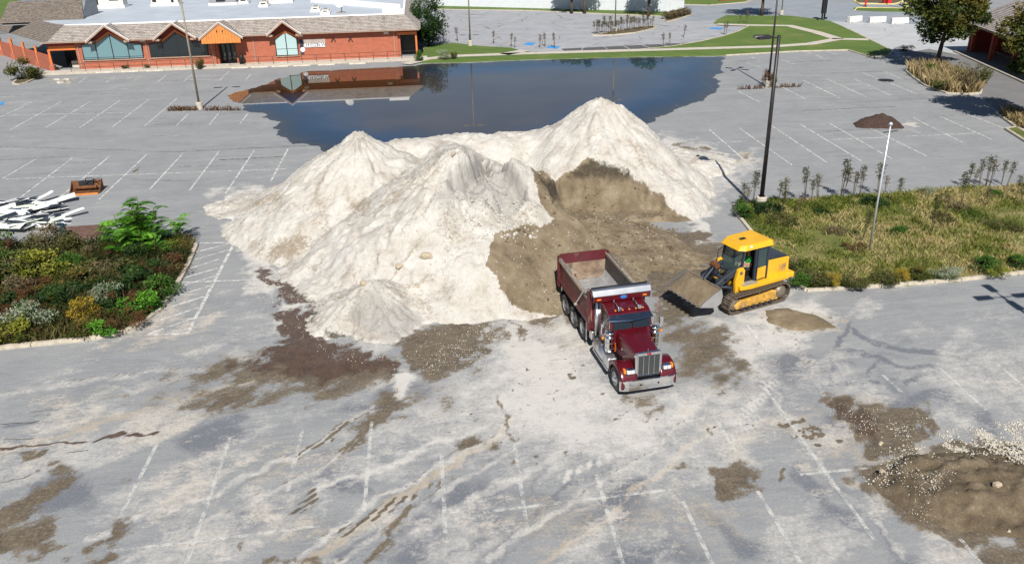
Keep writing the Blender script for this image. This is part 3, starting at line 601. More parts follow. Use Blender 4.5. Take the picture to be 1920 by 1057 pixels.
brown = np.maximum(brown, pm([(1000, 320), (1040, 335), (1105, 300), (1200, 340), (1300, 420), (1305, 445), (1240, 440), (1340, 460), (1380, 495), (1230, 560), (1060, 600), (960, 570), (915, 500), (930, 440), (1000, 425), (1045, 415), (1010, 370)], 6)*1.25)
lightp = pm([(1140, 345), (1190, 350), (1225, 370), (1222, 415), (1180, 415), (1140, 375)], 10)*.42      # pale slip on the sand face
lightp = np.maximum(lightp, pm([(1180, 420), (1290, 425), (1300, 440), (1220, 435)], 8)*.2)
brown = brown*(1-lightp)
greyc = np.maximum(sstep(0, .4, sdc)*.7*sstep(4, 1.5, dtop), pm([(690, 525), (640, 600), (740, 648), (800, 600), (740, 560)], 14)*.65)
greyc = np.maximum(greyc, pm([(840, 290), (1000, 310), (1000, 380), (860, 390), (820, 420), (800, 380)], 22)*.55)
stain = np.clip((fbm(HX*.7, HY*.7, 5, 170)-.50)*3.6, 0, 1)*.5  # uneven dark tone: stains, and crevice shade put into the colour
for pl, v in (([(500, 460), (560, 430), (590, 455), (540, 490), (510, 500)], .8), ([(455, 375), (540, 355), (530, 385), (470, 400)], .7), ([(640, 370), (700, 360), (690, 400), (660, 410)], .7), ([(740, 315), (840, 292), (790, 350), (700, 420), (680, 420)], .45), ([(770, 560), (800, 600), (830, 610), (790, 560)], .6), ([(560, 500), (610, 480), (620, 500), (580, 530)], .55)): stain = np.maximum(stain, pm(pl, 14)*v)
stain = np.maximum(stain, np.clip(strk, 0, 1)*.62)
rim_shade = sstep(.02, .18, sdh)*sstep(1.2, .35, sdh)*sstep(1.6, 2.6, Hh)                                # shade below the cut edge, painted as a dark band
wetp = pm([(490, 520), (560, 545), (600, 605), (660, 640), (640, 655), (580, 600), (540, 560)], 8)*sstep(.5, .1, Hh)
keep = (Hh > -.05)
vid = -np.ones(HX.shape, int); near_k = keep.copy()
near_k[1:, :] |= keep[:-1, :]; near_k[:-1, :] |= keep[1:, :]; near_k[:, 1:] |= keep[:, :-1]; near_k[:, :-1] |= keep[:, 1:]
vid[near_k] = np.arange(near_k.sum())
fa = np.stack([vid[:-1, :-1], vid[1:, :-1], vid[1:, 1:], vid[:-1, 1:]], -1).reshape(-1, 4); fa = fa[(fa >= 0).all(1)]
s = N('stone_heap'); n1 = s.noise(.8, 6, .65); n2 = s.noise(5, 6, .7); n3 = s.noise(14, 6, .8); vr = s.vor(16); vcol = s.vor(16, out=1)
col = s.ramp(n1, [(.32, (.42, .38, .33)), (.43, (.57, .54, .495)), (.66, (.69, .675, .64))]); col = s.mix(s.val(n2, .5, .75, 0, .45), col, (.45, .385, .305))
def lay(col, nm, c, k, lo, hi, mx=1.): return s.mix(s.val(s.math('ADD', s.at(nm), s.math('MULTIPLY', s.math('SUBTRACT', s.math('ADD', s.math('MULTIPLY', s.val(n2, .3, .7), .6), s.math('MULTIPLY', s.val(n3, .3, .7), .4)), .5), k)), lo, hi, 0, mx), col, c)
col = lay(col, 'stain', (.30, .235, .16), 1.2, .3, .8, .85); col = lay(col, 'grey', s.ramp(n2, [(.3, (.22, .22, .215)), (.7, (.40, .39, .375))]), .5, .3, .8, .8)
bc = s.ramp(n1, [(.32, (.15, .112, .066)), (.5, (.225, .176, .112)), (.66, (.32, .262, .18))]); col = lay(col, 'brown', bc, .7, .38, .62)
chip = s.val(s.noise(22, 3, .6), .63, .70, 0, .85); col = s.mix(chip, col, (.46, .42, .35))
col = lay(col, 'damp_shade', (.055, .043, .030), .8, .3, .8, .9); col = s.mix(s.val(n3, .3, .7, 0, .30), col, s.mix(.5, col, (.12, .10, .07)))
s.set(col, .93); s.bump(s.math('ADD', s.math('MULTIPLY', n3, .7), s.math('ADD', n2, s.math('MULTIPLY', vr, .4))), .75, .13)
pv = np.stack([HX, HY, Hh], -1)[near_k]
PILE = big_mesh('stone_pile', pv, fa, 'stone_heap'); tag(PILE, 'huge white crushed stone pile with three peaks and a dug brown sand hollow', 'stone pile')
for k, a in (('brown', brown), ('grey', greyc), ('stain', stain), ('damp_shade', np.maximum(rim_shade*.9, wetp))): attr(PILE, k, a[near_k])  # painted rim shade and the wet toe share one attribute
def ground_z(x, y):
    i = int(round((x-gx[0])/.105)); j = int(round((y-gy[0])/.105))
    if 0 <= i < len(gx) and 0 <= j < len(gy): return max(0., float(Hh[i, j]))
    return 0.

# smaller heaps of earth
def heap(name, poly_px, hmax, mat, label, cat, res=.12, soft=1.6, lumps=.25, attrs=None, seed=0, prof=None):
    pl = [G(*q) for q in poly_px]; x0 = min(p[0] for p in pl)-.3; x1 = max(p[0] for p in pl)+.3; y0 = min(p[1] for p in pl)-.3; y1 = max(p[1] for p in pl)+.3
    a, b = np.meshgrid(np.arange(x0, x1, res), np.arange(y0, y1, res), indexing='ij')
    sd_ = poly_sd(a+(fbm(a, b, 3, 200+seed)-.5)*.6, b+(fbm(a+9, b, 3, 204+seed)-.5)*.6, pl); h = np.clip(sd_/soft, 0, 1); h = (1-(1-h)**2)*hmax
    if prof is not None: h = h*prof(a, b)
    h = h+np.where(sd_ > 0, (fbm(a*1.3, b*1.3, 5, 210+seed)-.45)*lumps*np.clip(sd_/.6, 0, 1)+(fbm(a*5, b*5, 3, 215+seed)-.5)*lumps*.35*np.clip(sd_/.4, 0, 1), 0)
    h = np.where(sd_ < 0, -.06, np.maximum(h, .016)); kp = sd_ > -res*1.6; vid = -np.ones(a.shape, int); vid[kp] = np.arange(kp.sum())
    f = np.stack([vid[:-1, :-1], vid[1:, :-1], vid[1:, 1:], vid[:-1, 1:]], -1).reshape(-1, 4); f = f[(f >= 0).all(1)]
    o = big_mesh(name, np.stack([a, b, h], -1)[kp], f, mat); tag(o, label, cat); return o, a, b, h, kp
s = N('earth_wet'); n1 = s.noise(.9, 6, .7); n2 = s.noise(6, 6, .75); n3 = s.noise(26, 4, .7)
col = s.ramp(n1, [(.32, (.085, .062, .036)), (.48, (.16, .12, .072)), (.60, (.25, .195, .125)), (.7, (.40, .335, .245))]); col = s.mix(s.val(n2, .3, .7, 0, .6), col, (.09, .068, .042)); col = s.mix(s.val(n3, .60, .68, 0, .7), col, (.48, .44, .38)); s.set(col, .9); s.bump(s.math('ADD', n2, s.math('MULTIPLY', n3, .6)), .9, .10)
s = N('earth'); n1 = s.noise(.7, 6, .65); n2 = s.noise(6, 6, .7); n3 = s.noise(30, 3, .7)
col = s.ramp(n1, [(.3, (.14, .105, .062)), (.5, (.215, .168, .105)), (.68, (.34, .28, .19))]); col = s.mix(s.val(n2, .3, .7, 0, .5), col, (.14, .105, .065)); col = s.mix(s.val(n3, .62, .7, 0, .5), col, (.55, .5, .42)); s.set(col, .95); s.bump(s.math('ADD', n2, s.math('MULTIPLY', n3, .5)), .7, .07)
HEAP, ha, hb, hh, hk = heap('sand_mound', [(1632, 890), (1700, 858), (1800, 840), (1930, 838), (1990, 900), (1990, 1010), (1900, 1010), (1790, 1000), (1700, 962), (1648, 925)], .62, 'earth_wet', 'low brown sand mound with a crumbled crest and white pebbles', 'sand mound', .085, 2.0, .75, seed=1)
heap('sand_patch', [(1432, 584), (1475, 577), (1545, 598), (1572, 616), (1480, 618), (1440, 602)], .26, 'earth', 'small low tan sand heap behind the yellow tracked loader', 'sand heap', .1, 1.2, .12, seed=2)
mo, ma_, mb_, mh_, mk_ = heap('mulch_pile', [(1596, 232), (1620, 224), (1640, 220), (1675, 224), (1694, 234), (1690, 241), (1640, 242), (1608, 240)], .95, 'mulch', 'dark brown mulch pile on the empty stalls', 'mulch pile', .16, 3.4, .55, seed=3)

# ================================================================ WATER
POND = [(470, 166), (448, 172), (425, 181), (432, 189), (452, 197), (462, 207), (470, 214), (495, 221), (508, 231), (511, 243), (522, 254), (545, 264), (575, 273), (610, 283), (660, 296), (800, 312), (1000, 318), (1120, 280), (1212, 229), (1250, 218), (1274, 206), (1312, 190), (1344, 171), (1353, 164), (1344, 158), (1350, 152), (1336, 146), (1350, 135), (1354, 126), (1361, 121), (1353, 113), (1358, 107), (1280, 106), (1200, 108), (1100, 110), (1000, 113), (860, 119), (792, 120), (780, 124), (700, 128), (640, 131), (575, 134), (545, 142), (510, 154)]
wp = [G(*q) for q in POND]
gx2 = np.arange(-26, 44, .22); gy2 = np.arange(58, 114, .3); WX, WY = np.meshgrid(gx2, gy2, indexing='ij')
wsd = poly_sd(WX+(fbm(WX*.45, WY*.45, 4, 300)-.5)*2.2, WY+(fbm(WX*.45+20, WY*.45, 4, 304)-.5)*3.0, wp)
wsd = np.where(WY > 103, np.minimum(wsd, 60), wsd); back = poly_sd(WX, WY, wp); wsd = np.where(WY > 106, np.minimum(wsd, back), wsd)
kp = wsd > -.9; vid = -np.ones(WX.shape, int); vid[kp] = np.arange(kp.sum())
f = np.stack([vid[:-1, :-1], vid[1:, :-1], vid[1:, 1:], vid[:-1, 1:]], -1).reshape(-1, 4); f = f[(f >= 0).all(1)]
# shore: slide border points onto the waterline
wv_ = np.stack([WX, WY, np.full_like(WX, .022)], -1)
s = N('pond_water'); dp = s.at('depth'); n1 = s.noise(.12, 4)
wcol = s.mix(s.val(s.math('ADD', dp, s.math('MULTIPLY', n1, 6)), 5, 13), (.013, .050, .120), s.mix(s.val(n1, .35, .65), (.052, .048, .053), (.074, .065, .064))); wcol = s.mix(s.at('brown_water'), wcol, (.038, .020, .007)); s.set(wcol, .02, 0, IOR=1.33); s.b.inputs['Specular IOR Level'].default_value = .62  # sky reflection painted in as blue in the shallow water colour
s.bump(s.noise(.9, 3, .5, s.mapped((1, .5, 1))), .012, .04)
tb = s.n('ShaderNodeBsdfTransparent'); tb.inputs[0].default_value = (.62, .56, .48, 1); mx = s.n('ShaderNodeMixShader')
gl = s.n('ShaderNodeBsdfGlossy'); gl.inputs['Roughness'].default_value = .02; fr = s.n('ShaderNodeFresnel'); fr.inputs[0].default_value = 1.33
sh = s.n('ShaderNodeMixShader'); s.l(fr.outputs[0], sh.inputs[0]); s.l(tb.outputs[0], sh.inputs[1]); s.l(gl.outputs[0], sh.inputs[2])
s.l(s.val(dp, .2, 5.5, .25, 1.), mx.inputs[0]); s.l(sh.outputs[0], mx.inputs[1]); s.l(s.b.outputs[0], mx.inputs[2])
ed = s.n('ShaderNodeMixShader'); dry = s.n('ShaderNodeBsdfTransparent'); s.l(s.val(s.math('ADD', dp, s.math('MULTIPLY', s.math('SUBTRACT', s.noise(2.5, 4), .5), .6)), -.03, .03), ed.inputs[0]); s.l(dry.outputs[0], ed.inputs[1]); s.l(mx.outputs[0], ed.inputs[2]); s.l(ed.outputs[0], s.out.inputs[0])
WATER = big_mesh('pond_water', wv_[kp], f, 'pond_water'); tag(WATER, kind='structure'); attr(WATER, 'brown_water', (sstep(88, 95, WY+(fbm(WX*.2, WY*.2, 3, 310)-.5)*8)*sstep(3, -4, WX))[kp]); attr(WATER, 'depth', np.clip(wsd, -1, 20)[kp])  # browner water colour at the end near the building

# ================================================================ FAR SETTING
def gp(l): return [G(*q) for q in l]
tag(sheet('rear_lot', gp([(786, 105), (805, 17), (1000, 18), (1250, 30), (1300, 36), (1420, 28), (1420, 70), (1200, 104), (990, 112)]), .004, 'far_asphalt'), kind='structure')
tag(sheet('road', gp([(1100, -8), (1300, 8), (1400, 8), (1480, -2), (1700, 8), (2100, 40), (2100, 110), (1760, 58), (1640, 60), (1540, 40), (1480, 31), (1290, 40), (1180, 26)]), .008, 'road'), kind='structure')
tag(sheet('driveway', gp([(1540, 40), (1760, 48), (1900, 100), (1830, 110), (1742, 92), (1680, 102), (1640, 80), (1580, 52)]), .012, 'pale_concrete'), kind='structure')
tag(sheet('drive_lane', gp([(1680, 92), (1742, 92), (1830, 100), (1990, 165), (2100, 230), (1960, 262), (1900, 225), (1850, 192), (1810, 150), (1745, 130), (1700, 110)]), .010, 'lane_asphalt'), kind='structure')
tag(sheet('side_street', gp([(-160, 60), (30, 46), (38, 60), (-140, 85)]), .010, 'lane_asphalt'), kind='structure')
tag(sheet('asphalt_patch', gp([(1052, 92), (1300, 80), (1345, 76), (1300, 84), (1180, 95), (1060, 97)]), .009, 'fresh_asphalt'), kind='structure')
for a, b, c, d in ((1062, 86, 1048, 93), (1096, 86, 1090, 95), (1130, 85, 1138, 92), (1163, 84, 1180, 92), (1196, 82, 1218, 90), (1230, 81, 1252, 87), (1262, 79, 1284, 84)): strip([G(a, b), G(c, d)], .16, .015).obj('painted_line', 'road_paint', LOT)
for q in ([(1023, 90), (1030, 86), (1050, 87), (1044, 92)], [(980, 84), (990, 80), (1005, 81), (998, 86)], [(1328, 55), (1335, 52), (1358, 53), (1352, 56)], [(0, 193), (8, 190), (6, 197), (-8, 199)]): sheet('painted_bay', gp(q), .016, 'blue_paint', LOT)
LAWN = [(786, 119), (789, 101), (800, 86), (850, 82), (900, 88), (958, 91), (985, 99), (1080, 98), (1200, 94), (1262, 88), (1315, 79), (1360, 68), (1385, 60), (1406, 49), (1362, 47), (1338, 45), (1345, 38), (1362, 30), (1420, 31), (1480, 31), (1530, 37), (1556, 41), (1582, 52), (1625, 72), (1640, 80), (1674, 97), (1666, 105), (1632, 108), (1612, 102), (1590, 95), (1500, 97), (1360, 105), (1200, 107), (1000, 112), (860, 118)]
lawn = sheet('lawn', gp(LAWN), .11, 'lawn', thick=.3); tag(lawn, kind='structure')
kerb('kerb_stone', gp([(1360, 105), (1500, 97), (1590, 95), (1612, 102), (1632, 108), (1666, 105), (1674, 97), (1640, 80), (1582, 52)]), 'kerb_stone', lawn, .2, -.02, .14, 3.)
kerb('kerb_stone', gp([(1060, 98), (1200, 94), (1262, 88), (1315, 79), (1360, 68), (1385, 60), (1406, 49)]), 'kerb_stone', lawn, .2, -.02, .14, 3.)
for nm, l in (('footpath', [(760, 122), (800, 112), (850, 107), (985, 102), (1200, 96), (1450, 89), (1520, 84), (1570, 75), (1628, 76)]), ('footpath', [(1345, 47), (1400, 49), (1480, 50), (1530, 62), (1572, 75)]), ('footpath', [(945, 104), (985, 96)])):
    tag(strip(gp(l), 1.7, .122).obj(nm, 'walk'), kind='structure')
for nm, l in (('verge', [(805, 18), (812, 4), (1000, 2), (1255, 12), (1290, 25), (1250, 31), (1000, 20)]), ('verge', [(1240, -6), (1390, -6), (1400, 4), (1330, 11), (1260, 9)]), ('verge', [(1600, 16), (1700, 17), (1740, 20), (1740, 24), (1640, 22), (1605, 20)]), ('verge', [(-90, 30), (20, 26), (34, 40), (-80, 52)]), ('verge', [(-120, -20), (60, -25), (20, 26), (-110, 26)])):
    tag(sheet(nm, gp(l), .09, 'lawn', thick=.2), kind='structure')
KB = thing('kerb_line', 'long weathered concrete kerb edging the rear lot below the white fence', 'kerb'); kerb('kerb_stone', gp([(805, 18), (1000, 21), (1250, 32)]), 'kerb_stone', KB, .2, -.02, .13, 4)
KB = thing('kerb_line', 'yellow-edged kerb across the road beside the red column', 'kerb'); kerb('kerb_stone', gp([(1603, 20), (1608, 15), (1700, 17), (1742, 21)]), 'yellow_kerb', KB, .2, -.02, .14, 4)
KB = thing('kerb_line', 'pale kerb on the far side of the road by the grass bank', 'kerb'); kerb('kerb_stone', gp([(1262, 9), (1330, 11), (1400, 5), (1420, -3)]), 'kerb_stone', KB, .2, -.02, .14, 4)
# white board fence
fa_, fb_ = Vector(G(806, 12)), Vector(G(1268, 24)); L = (fb_-fa_).length; u = (fb_-fa_)/L; FN = thing('board_fence', 'long white board fence behind the rear parking lot', 'fence', (fa_.x, fa_.y, 0), math.atan2(u.y, u.x))
pn = B().box(.06, 2.34, -.03, .03, .12, 2.1).obj('fence_panel', 'fence_white', FN); po = B().box(-.07, .07, -.07, .07, 0, 2.25).obj('fence_post', 'fence_white', FN)
for i in range(1, int(L/2.4)+1):
    for q in (pn, po):
        c = q.copy(); COL.objects.link(c); c.parent = FN; c.location.x = i*2.4
# concrete barriers, black sign, far odds and ends
for (x, y), lab, rz in (((1602, 42), 'white concrete barrier block set at an angle nearest the lawn', .35), ((1644, 43), 'white concrete barrier block in the middle of three across the driveway', 0), ((1686, 45), 'white rounded concrete barrier block beside the tree', -.05)):
    p = G(x, y); t = thing('concrete_barrier', lab, 'barrier', (*p, .01), rz, 'barriers across the driveway')
    B().prism([(-.35, 0), (.35, 0), (.33, .5), (.28, .92), (-.28, .92), (-.33, .5)], 'x', -1.35, 1.35).obj('block', 'barrier', t, bevel=.06)
    B().box(-1.1, -.7, -.36, .36, .0, .05).obj('lifting_slot', 'dark_metal', t); B().box(.7, 1.1, -.36, .36, .0, .05).obj('lifting_slot', 'dark_metal', t)
p = G(1543, 37, .1); t = thing('pylon_sign', 'narrow black pylon sign with a white side on the lawn corner', 'sign', (*p, .1), .5)
B().box(-.55, .55, -.16, .16, 1.0, 3.4).obj('sign_cabinet', 'black', t, bevel=.03); B().box(.56, .6, -.14, .14, 1.1, 3.2).obj('sign_face', 'sign_white', t); B().box(-.4, -.2, -.1, .1, 0, 1.0).obj('leg', 'black', t); B().box(.2, .4, -.1, .1, 0, 1.0).obj('leg', 'black', t); B().cyl((-1.1, .2, 0), (-1.1, .2, .25), .16).obj('floodlight', 'black', t); B().cyl((1.1, .2, 0), (1.1, .2, .25), .16).obj('floodlight', 'black', t)
p = G(1622, 13); t = thing('red_column', 'slanting red painted post at the drive-through island', 'post', (*p, 0)); B().cyl((0, 0, 0), (.25, 0, 3.4), .16, n=10).obj('shaft', 'red_paint', t); B().cyl((0, 0, 0), (0, 0, .2), .3, n=10).obj('base', 'dark_metal', t)
p = G(1662, 8); t = thing('red_bin', 'bright red box standing on the drive-through island', 'box', (*p, 0)); B().box(-.7, .7, -.5, .5, .1, 1.7).obj('cabinet', 'red_paint', t, bevel=.06); B().box(-.75, .75, -.55, .55, 0, .1).obj('base', 'dark_metal', t); B().box(-.4, .4, -.56, -.5, 1.1, 1.5).obj('front_plate', 'black', t)
t = thing('drive_island', 'dark planted traffic island with a yellow kerb beyond the road', 'island'); sheet('bed', gp([(1604, 5), (1690, 6), (1684, -8), (1612, -8)]), .1, 'soil', t, thick=.2); kerb('kerb_stone', gp([(1690, -6), (1692, 4), (1676, 9), (1612, 8), (1602, 4), (1604, -6)]), 'yellow_kerb', t, .25, -.02, .16, 3)
p = G(1697, 16, .1); t = thing('lamp_post', 'dark lamp post with a pale yellow base across the road', 'lamp post', (*p, .1)); B().cyl((0, 0, .9), (0, 0, 8), .09, n=8).obj('pole', 'pole_bronze', t); B().lathe([(0, 0), (.36, 0), (.36, .85), (.3, .92), (0, .92)], (0, 0, 0), 'z', 14).obj('base', 'yellow_kerb', t); B().box(-.3, .3, -.9, 0, 7.9, 8.1).obj('lamp_head', 'pole_bronze', t)
t = thing('brick_wall', 'low dark brick wall on the grass bank across the road', 'wall'); a, b = G(1352, 4), G(1400, 4); B().box(a[0], b[0]+1, a[1]+1, a[1]+1.5, 0, 1.6).obj('wall', 'dark_brick', t); B().box(a[0]-.1, b[0]+1.1, a[1]+.9, a[1]+1.6, 1.6, 1.75).obj('coping', 'concrete', t)
p = G(1661, 151); t = thing('manhole_cover', 'round dark iron manhole cover set into the stalls', 'manhole cover', (*p, .0)); B().lathe([(0, .02), (.55, .02), (.6, .012)], (0, 0, 0), 'z', 24).obj('lid', 'iron_cover', t); B().lathe([(.6, .0), (.62, .03), (.8, .03), (.85, .0)], (0, 0, 0), 'z', 24).obj('rim', 'iron_cover', t)
p = G(19, 78); t = thing('traffic_cone', 'orange traffic cone on the lane beside the brick building', 'traffic cone', (*p, .0)); B().lathe([(.17, .03), (.03, .7), (0, .7)], (0, 0, 0), 'z', 12).obj('cone', 'cone_orange', t); B().box(-.22, .22, -.22, .22, 0, .035).obj('base', 'cone_orange', t)

# ---------------------------------------------------------------- light poles
def light_pole(px_, py_, h, mat, label, heads, base='concrete', z0=0., rad=.11, basep=(.32, .75), group='parking lot light poles', xy=None):
    p = xy or G(px_, py_, z0); t = thing('light_pole', label, 'light pole', (*p, z0), 0, group)
    bh = basep[1]; B().lathe([(0, 0), (basep[0], 0), (basep[0], bh-.04), (basep[0]-.05, bh), (0, bh)], (0, 0, 0), 'z', 16).obj('base', base, t)
    B().cyl((0, 0, bh), (0, 0, h), rad, rad*.72, 10).obj('shaft', mat, t, smooth=True); B().box(-.2, .2, -.2, .2, bh, bh+.035).obj('base_plate', mat, t)
    for a in heads:
        c, s_ = math.cos(a), math.sin(a); arm = B().cyl((0, 0, h-.15), (c*.6, s_*.6, h-.1), .035, n=6).obj('arm', mat, t)
        hd = B(); hd.add([(0, -.22, -.06), (.95, -.26, -.08), (.95, .26, -.08), (0, .22, -.06), (0, -.16, .08), (.85, -.2, .05), (.85, .2, .05), (0, .16, .08)], [(3, 2, 1, 0), (4, 5, 6, 7), (0, 1, 5, 4), (1, 2, 6, 5), (2, 3, 7, 6), (3, 0, 4, 7)])
        o = hd.obj('lamp_head', 'pole_bronze' if mat == 'pole_bronze' else mat, t, bevel=.03); o.location = (c*.55, s_*.55, h-.06); o.rotation_euler = (0, 0, a)
        l_ = B().box(.2, .8, -.16, .16, -.095, -.085).obj('lens', 'lamp_white', o)
    return t
q4 = [R(45+90*k) for k in range(4)]
light_pole(375, 205, 11.2, 'pole_tan', 'tan light pole with chipped concrete base beside the brown crack weeds', [0, math.pi])
light_pole(882, 86, 11.3, 'pole_tan', 'tan light pole standing on the lawn behind the pond', [0, math.pi], z0=.1)
light_pole(1153, 60, 10.5, 'pole_tan', 'tan light pole in the weedy island of the rear lot', [0, math.pi/2, math.pi, -math.pi/2])
light_pole(1440, 164, 10.9, 'pole_bronze', 'bronze light pole with four heads among the right stalls', q4)
light_pole(1425, 398, 11.1, 'pole_bronze', 'tall bronze light pole rising from the weedy corner of the meadow island', [R(165), R(195)], rad=.14, z0=.0, basep=(.34, 1.1))
light_pole(0, 0, 10.9, 'pole_bronze', 'bronze light pole out on the open pavement right of the meadow', [0, math.pi/2, math.pi, -math.pi/2], xy=(27.75, 24.4))
light_pole(1465, 28, 9, 'pole_tan', 'thin tan light pole at the far edge of the striped lawn', [0], z0=.1, rad=.08)
p = G(1630, 470, .3); t = thing('flag_pole', 'slim white metal pole with a small ball top in the meadow', 'pole', (*p, .2))
B().cyl((0, 0, 0), (0, 0, 7.25), .06, .04, 10).obj('shaft', 'pole_white', t, smooth=True); B().sphere((0, 0, 7.33), .11).obj('ball', 'pole_white', t, smooth=True); B().box(.05, .11, -.04, .04, 1.75, 1.95).obj('cleat', 'dark_metal', t); B().cyl((-.35, 0, 6.9), (.45, 0, 6.95), .03, n=6).obj('bracket', 'dark_metal', t)

# ================================================================ BRICK RESTAURANT BUILDING
BD = thing('brick_building', 'long red brick building with shingled mansard roof and peaked windows', 'building')
YW = 113.9; YE = 113.1; XL, XR = -47.4, -.9; ZE, ZT = 3.7, 5.45
def uvquad(b, name, mat, parent, quads):
    """quads: 4 corners (bottom-left, bottom-right, top-right, top-left); real-size uv; stepped courses"""
    v = []; f = []; uv = []
    for A_, B_, C_, D_ in quads:
        A_, B_, C_, D_ = map(Vector, (A_, B_, C_, D_)); hgt = ((D_-A_).length+(C_-B_).length)/2; n = max(1, round(hgt/.27)); e_ = (B_-A_) if (B_-A_).length > .05 else (C_-D_); nrm = (e_.cross(D_-A_) if (D_-A_).length > .05 and abs(e_.normalized().dot((D_-A_).normalized())) < .999 else e_.cross(C_-B_)).normalized()
        u0 = random.random()*3; 
        for i in range(n):
            t0, t1 = i/n, (i+1)/n; lift = nrm*.045
            q = [A_.lerp(D_, t0)+lift, B_.lerp(C_, t0)+lift, B_.lerp(C_, t1)+lift*.1, A_.lerp(D_, t1)+lift*.1]
            k = len(v); v += [tuple(z) for z in q]; f.append((k, k+1, k+2, k+3)); e = e_.normalized()
            uv += [(u0+e.dot(z-A_), h) for z, h in zip(q, (i*.27, i*.27, (i+1)*.27, (i+1)*.27))]
            bq = [A_.lerp(D_, t0)-nrm*.02, B_.lerp(C_, t0)-nrm*.02]; k = len(v); v += [tuple(bq[0]), tuple(bq[1]), tuple(q[1]), tuple(q[0])]; f.append((k, k+1, k+2, k+3)); uv += [(0, .27*i)]*4
    o = mesh_obj(name, v, f, mat, parent); l = o.data.uv_layers.new(name='UVMap'); l.data.foreach_set('uv', np.array(uv, np.float32).ravel()); return o
def wx_(px_, py_, Yq=YW): q = GY(px_, py_, Yq); return q[0], q[2]
# wall, pieced round the openings (x0,x1,z0,z1)
xo = {k: wx_(*q)[0] for k, q in dict(cl=(88, 120), cr=(143, 100), d0=(404, 100), d1=(446, 100), r0=(747, 90), r1=(782, 90)).items()}
wb = B()
for a, b, z0, z1 in ((xo['cr'], xo['d0'], 0, ZE+.2), (xo['d1'], xo['r0'], 0, ZE+.2)): wb.box(a, b, YW, YW+.35, z0, z1)
wb.obj('front_wall', 'brick', BD)
B().box(xo['d0'], xo['d1'], YW+1.6, YW+1.9, 0, ZE).obj('recess_wall', 'door_dark', BD); B().box(xo['d0'], xo['d1'], YW-.02, YW+.33, 2.75, ZE+.1).obj('lintel', 'dark_brick', BD)
B().box(xo['d1']-.3, xo['d1'], YW+.36, YW+1.6, 0, ZE).obj('recess_wall', 'brick', BD); B().box(xo['d0'], xo['d0']+.3, YW+.36, YW+1.6, 0, ZE).obj('recess_wall', 'brick', BD)
# side and rear walls
B().box(XR-.35, XR, YW+6, YW+22, 0, ZE).obj('side_wall', 'brick', BD); B().box(XL+8, XR, YW+26, YW+26.3, 0, ZE).obj('rear_wall', 'brick', BD)
# right porch: dark opening with corner post
B().box(xo['r0']+.35, XR, YW+3.2, YW+3.4, 0, ZE).obj('porch_wall', 'door_dark', BD); B().box(xo['r0'], xo['r0']+.3, YW+.35, YW+3.2, 0, ZE).obj('porch_wall', 'brick', BD)
B().box(XR-.22, XR, YW-.02, YW+.2, 0, 2.95).obj('porch_post', 'orange_trim', BD); B().box(xo['r0'], XR, YW-.02, YW+.3, 2.95, 3.3).obj('porch_beam', 'orange_trim', BD); B().box(xo['r0'], XR, YW, YW+.3, 3.3, ZE+.1).obj('porch_beam', 'dark_brick', BD)
# left carport
B().box(XL+.2, xo['cr'], YW+4.2, YW+4.5, 0, ZE).obj('carport_wall', 'door_dark', BD); B().box(XL, xo['cr'], YW-.02, YW+.3, 2.6, 3.15).obj('carport_beam', 'orange_trim', BD); B().box(XL, xo['cr'], YW, YW+.28, 3.15, ZE+.1).obj('carport_beam', 'dark_brick', BD)
B().box(xo['cr'], xo['cr']+.3, YW+.36, YW+4.2, 0, ZE).obj('carport_wall', 'brick', BD)
for dx, dy in ((0, 0), (-3.2, 3.9), (-6.4, 7.8), (-9.6, 11.7), (-12.8, 15.6)):
    pb = B().box(XL+dx-.3, XL+dx+.3, YW+dy-.2, YW+dy+.4, 0, .8).obj('pier', 'brick', BD); B().box(XL+dx-.13, XL+dx+.13, YW+dy-.03, YW+dy+.23, .8, 2.75).obj('column', 'orange_trim', pb)
lw = B()
lw.hexa([(XL-.5, YW+.55, 0), (XL-13, YW+15.8, 0), (XL-12.7, YW+16, 0), (XL-.2, YW+.75, 0), (XL-.5, YW+.55, 1.9), (XL-13, YW+15.8, 1.9), (XL-12.7, YW+16, 1.9), (XL-.2, YW+.75, 1.9)]); lw.obj('side_wall', 'brick', BD)
B().box(XL+1.6, XL+2.9, YW+2.2, YW+3.4, .0, .9).obj('planter_box', 'concrete', BD)
# fascia and soffit
GB = []
for (a_, b_, yf_, dl) in (((160, 75), (240, 73), 112.6, .2), ((287, 71), (365, 68), 112.6, .2), ((376, 80), (453, 78), 112., .1), ((500, 64), (563, 63), 112.6, .2)):
    x0, x1 = GY(*a_, yf_)[0], GY(*b_, yf_)[0]; GB.append(((x0+x1)/2, (x1-x0)/2-dl))
cuts = [XL-.4]+[q for c_, h_ in GB for q in (c_-h_, c_+h_)]+[XR+.4]
for a_, b_ in zip(cuts[::2], cuts[1::2]): B().box(a_, b_, YE, YE+.12, ZE-.12, ZE+.06).obj('fascia', 'trim_brown', BD); B().box(a_+.01, b_-.01, YE+.13, YW-.01, ZE-.06, ZE-.02).obj('soffit', 'dark_brick', BD)
# mansard
e = [(XR+.55, YE+26, ZE), (XR+.55, YE, ZE), (XL+.3, YE, ZE), (XL-1.6, YE+2.2, ZE), (XL-13.2, YE+16.6, ZE)]
tp = [(XR-1.5, YE+24, ZT), (XR-1.5, YE+2.0, ZT), (XL+2.2, YE+2.0, ZT+.1), (XL+.6, YE+3.4, ZT+.1), (XL-11, YE+18, ZT)]
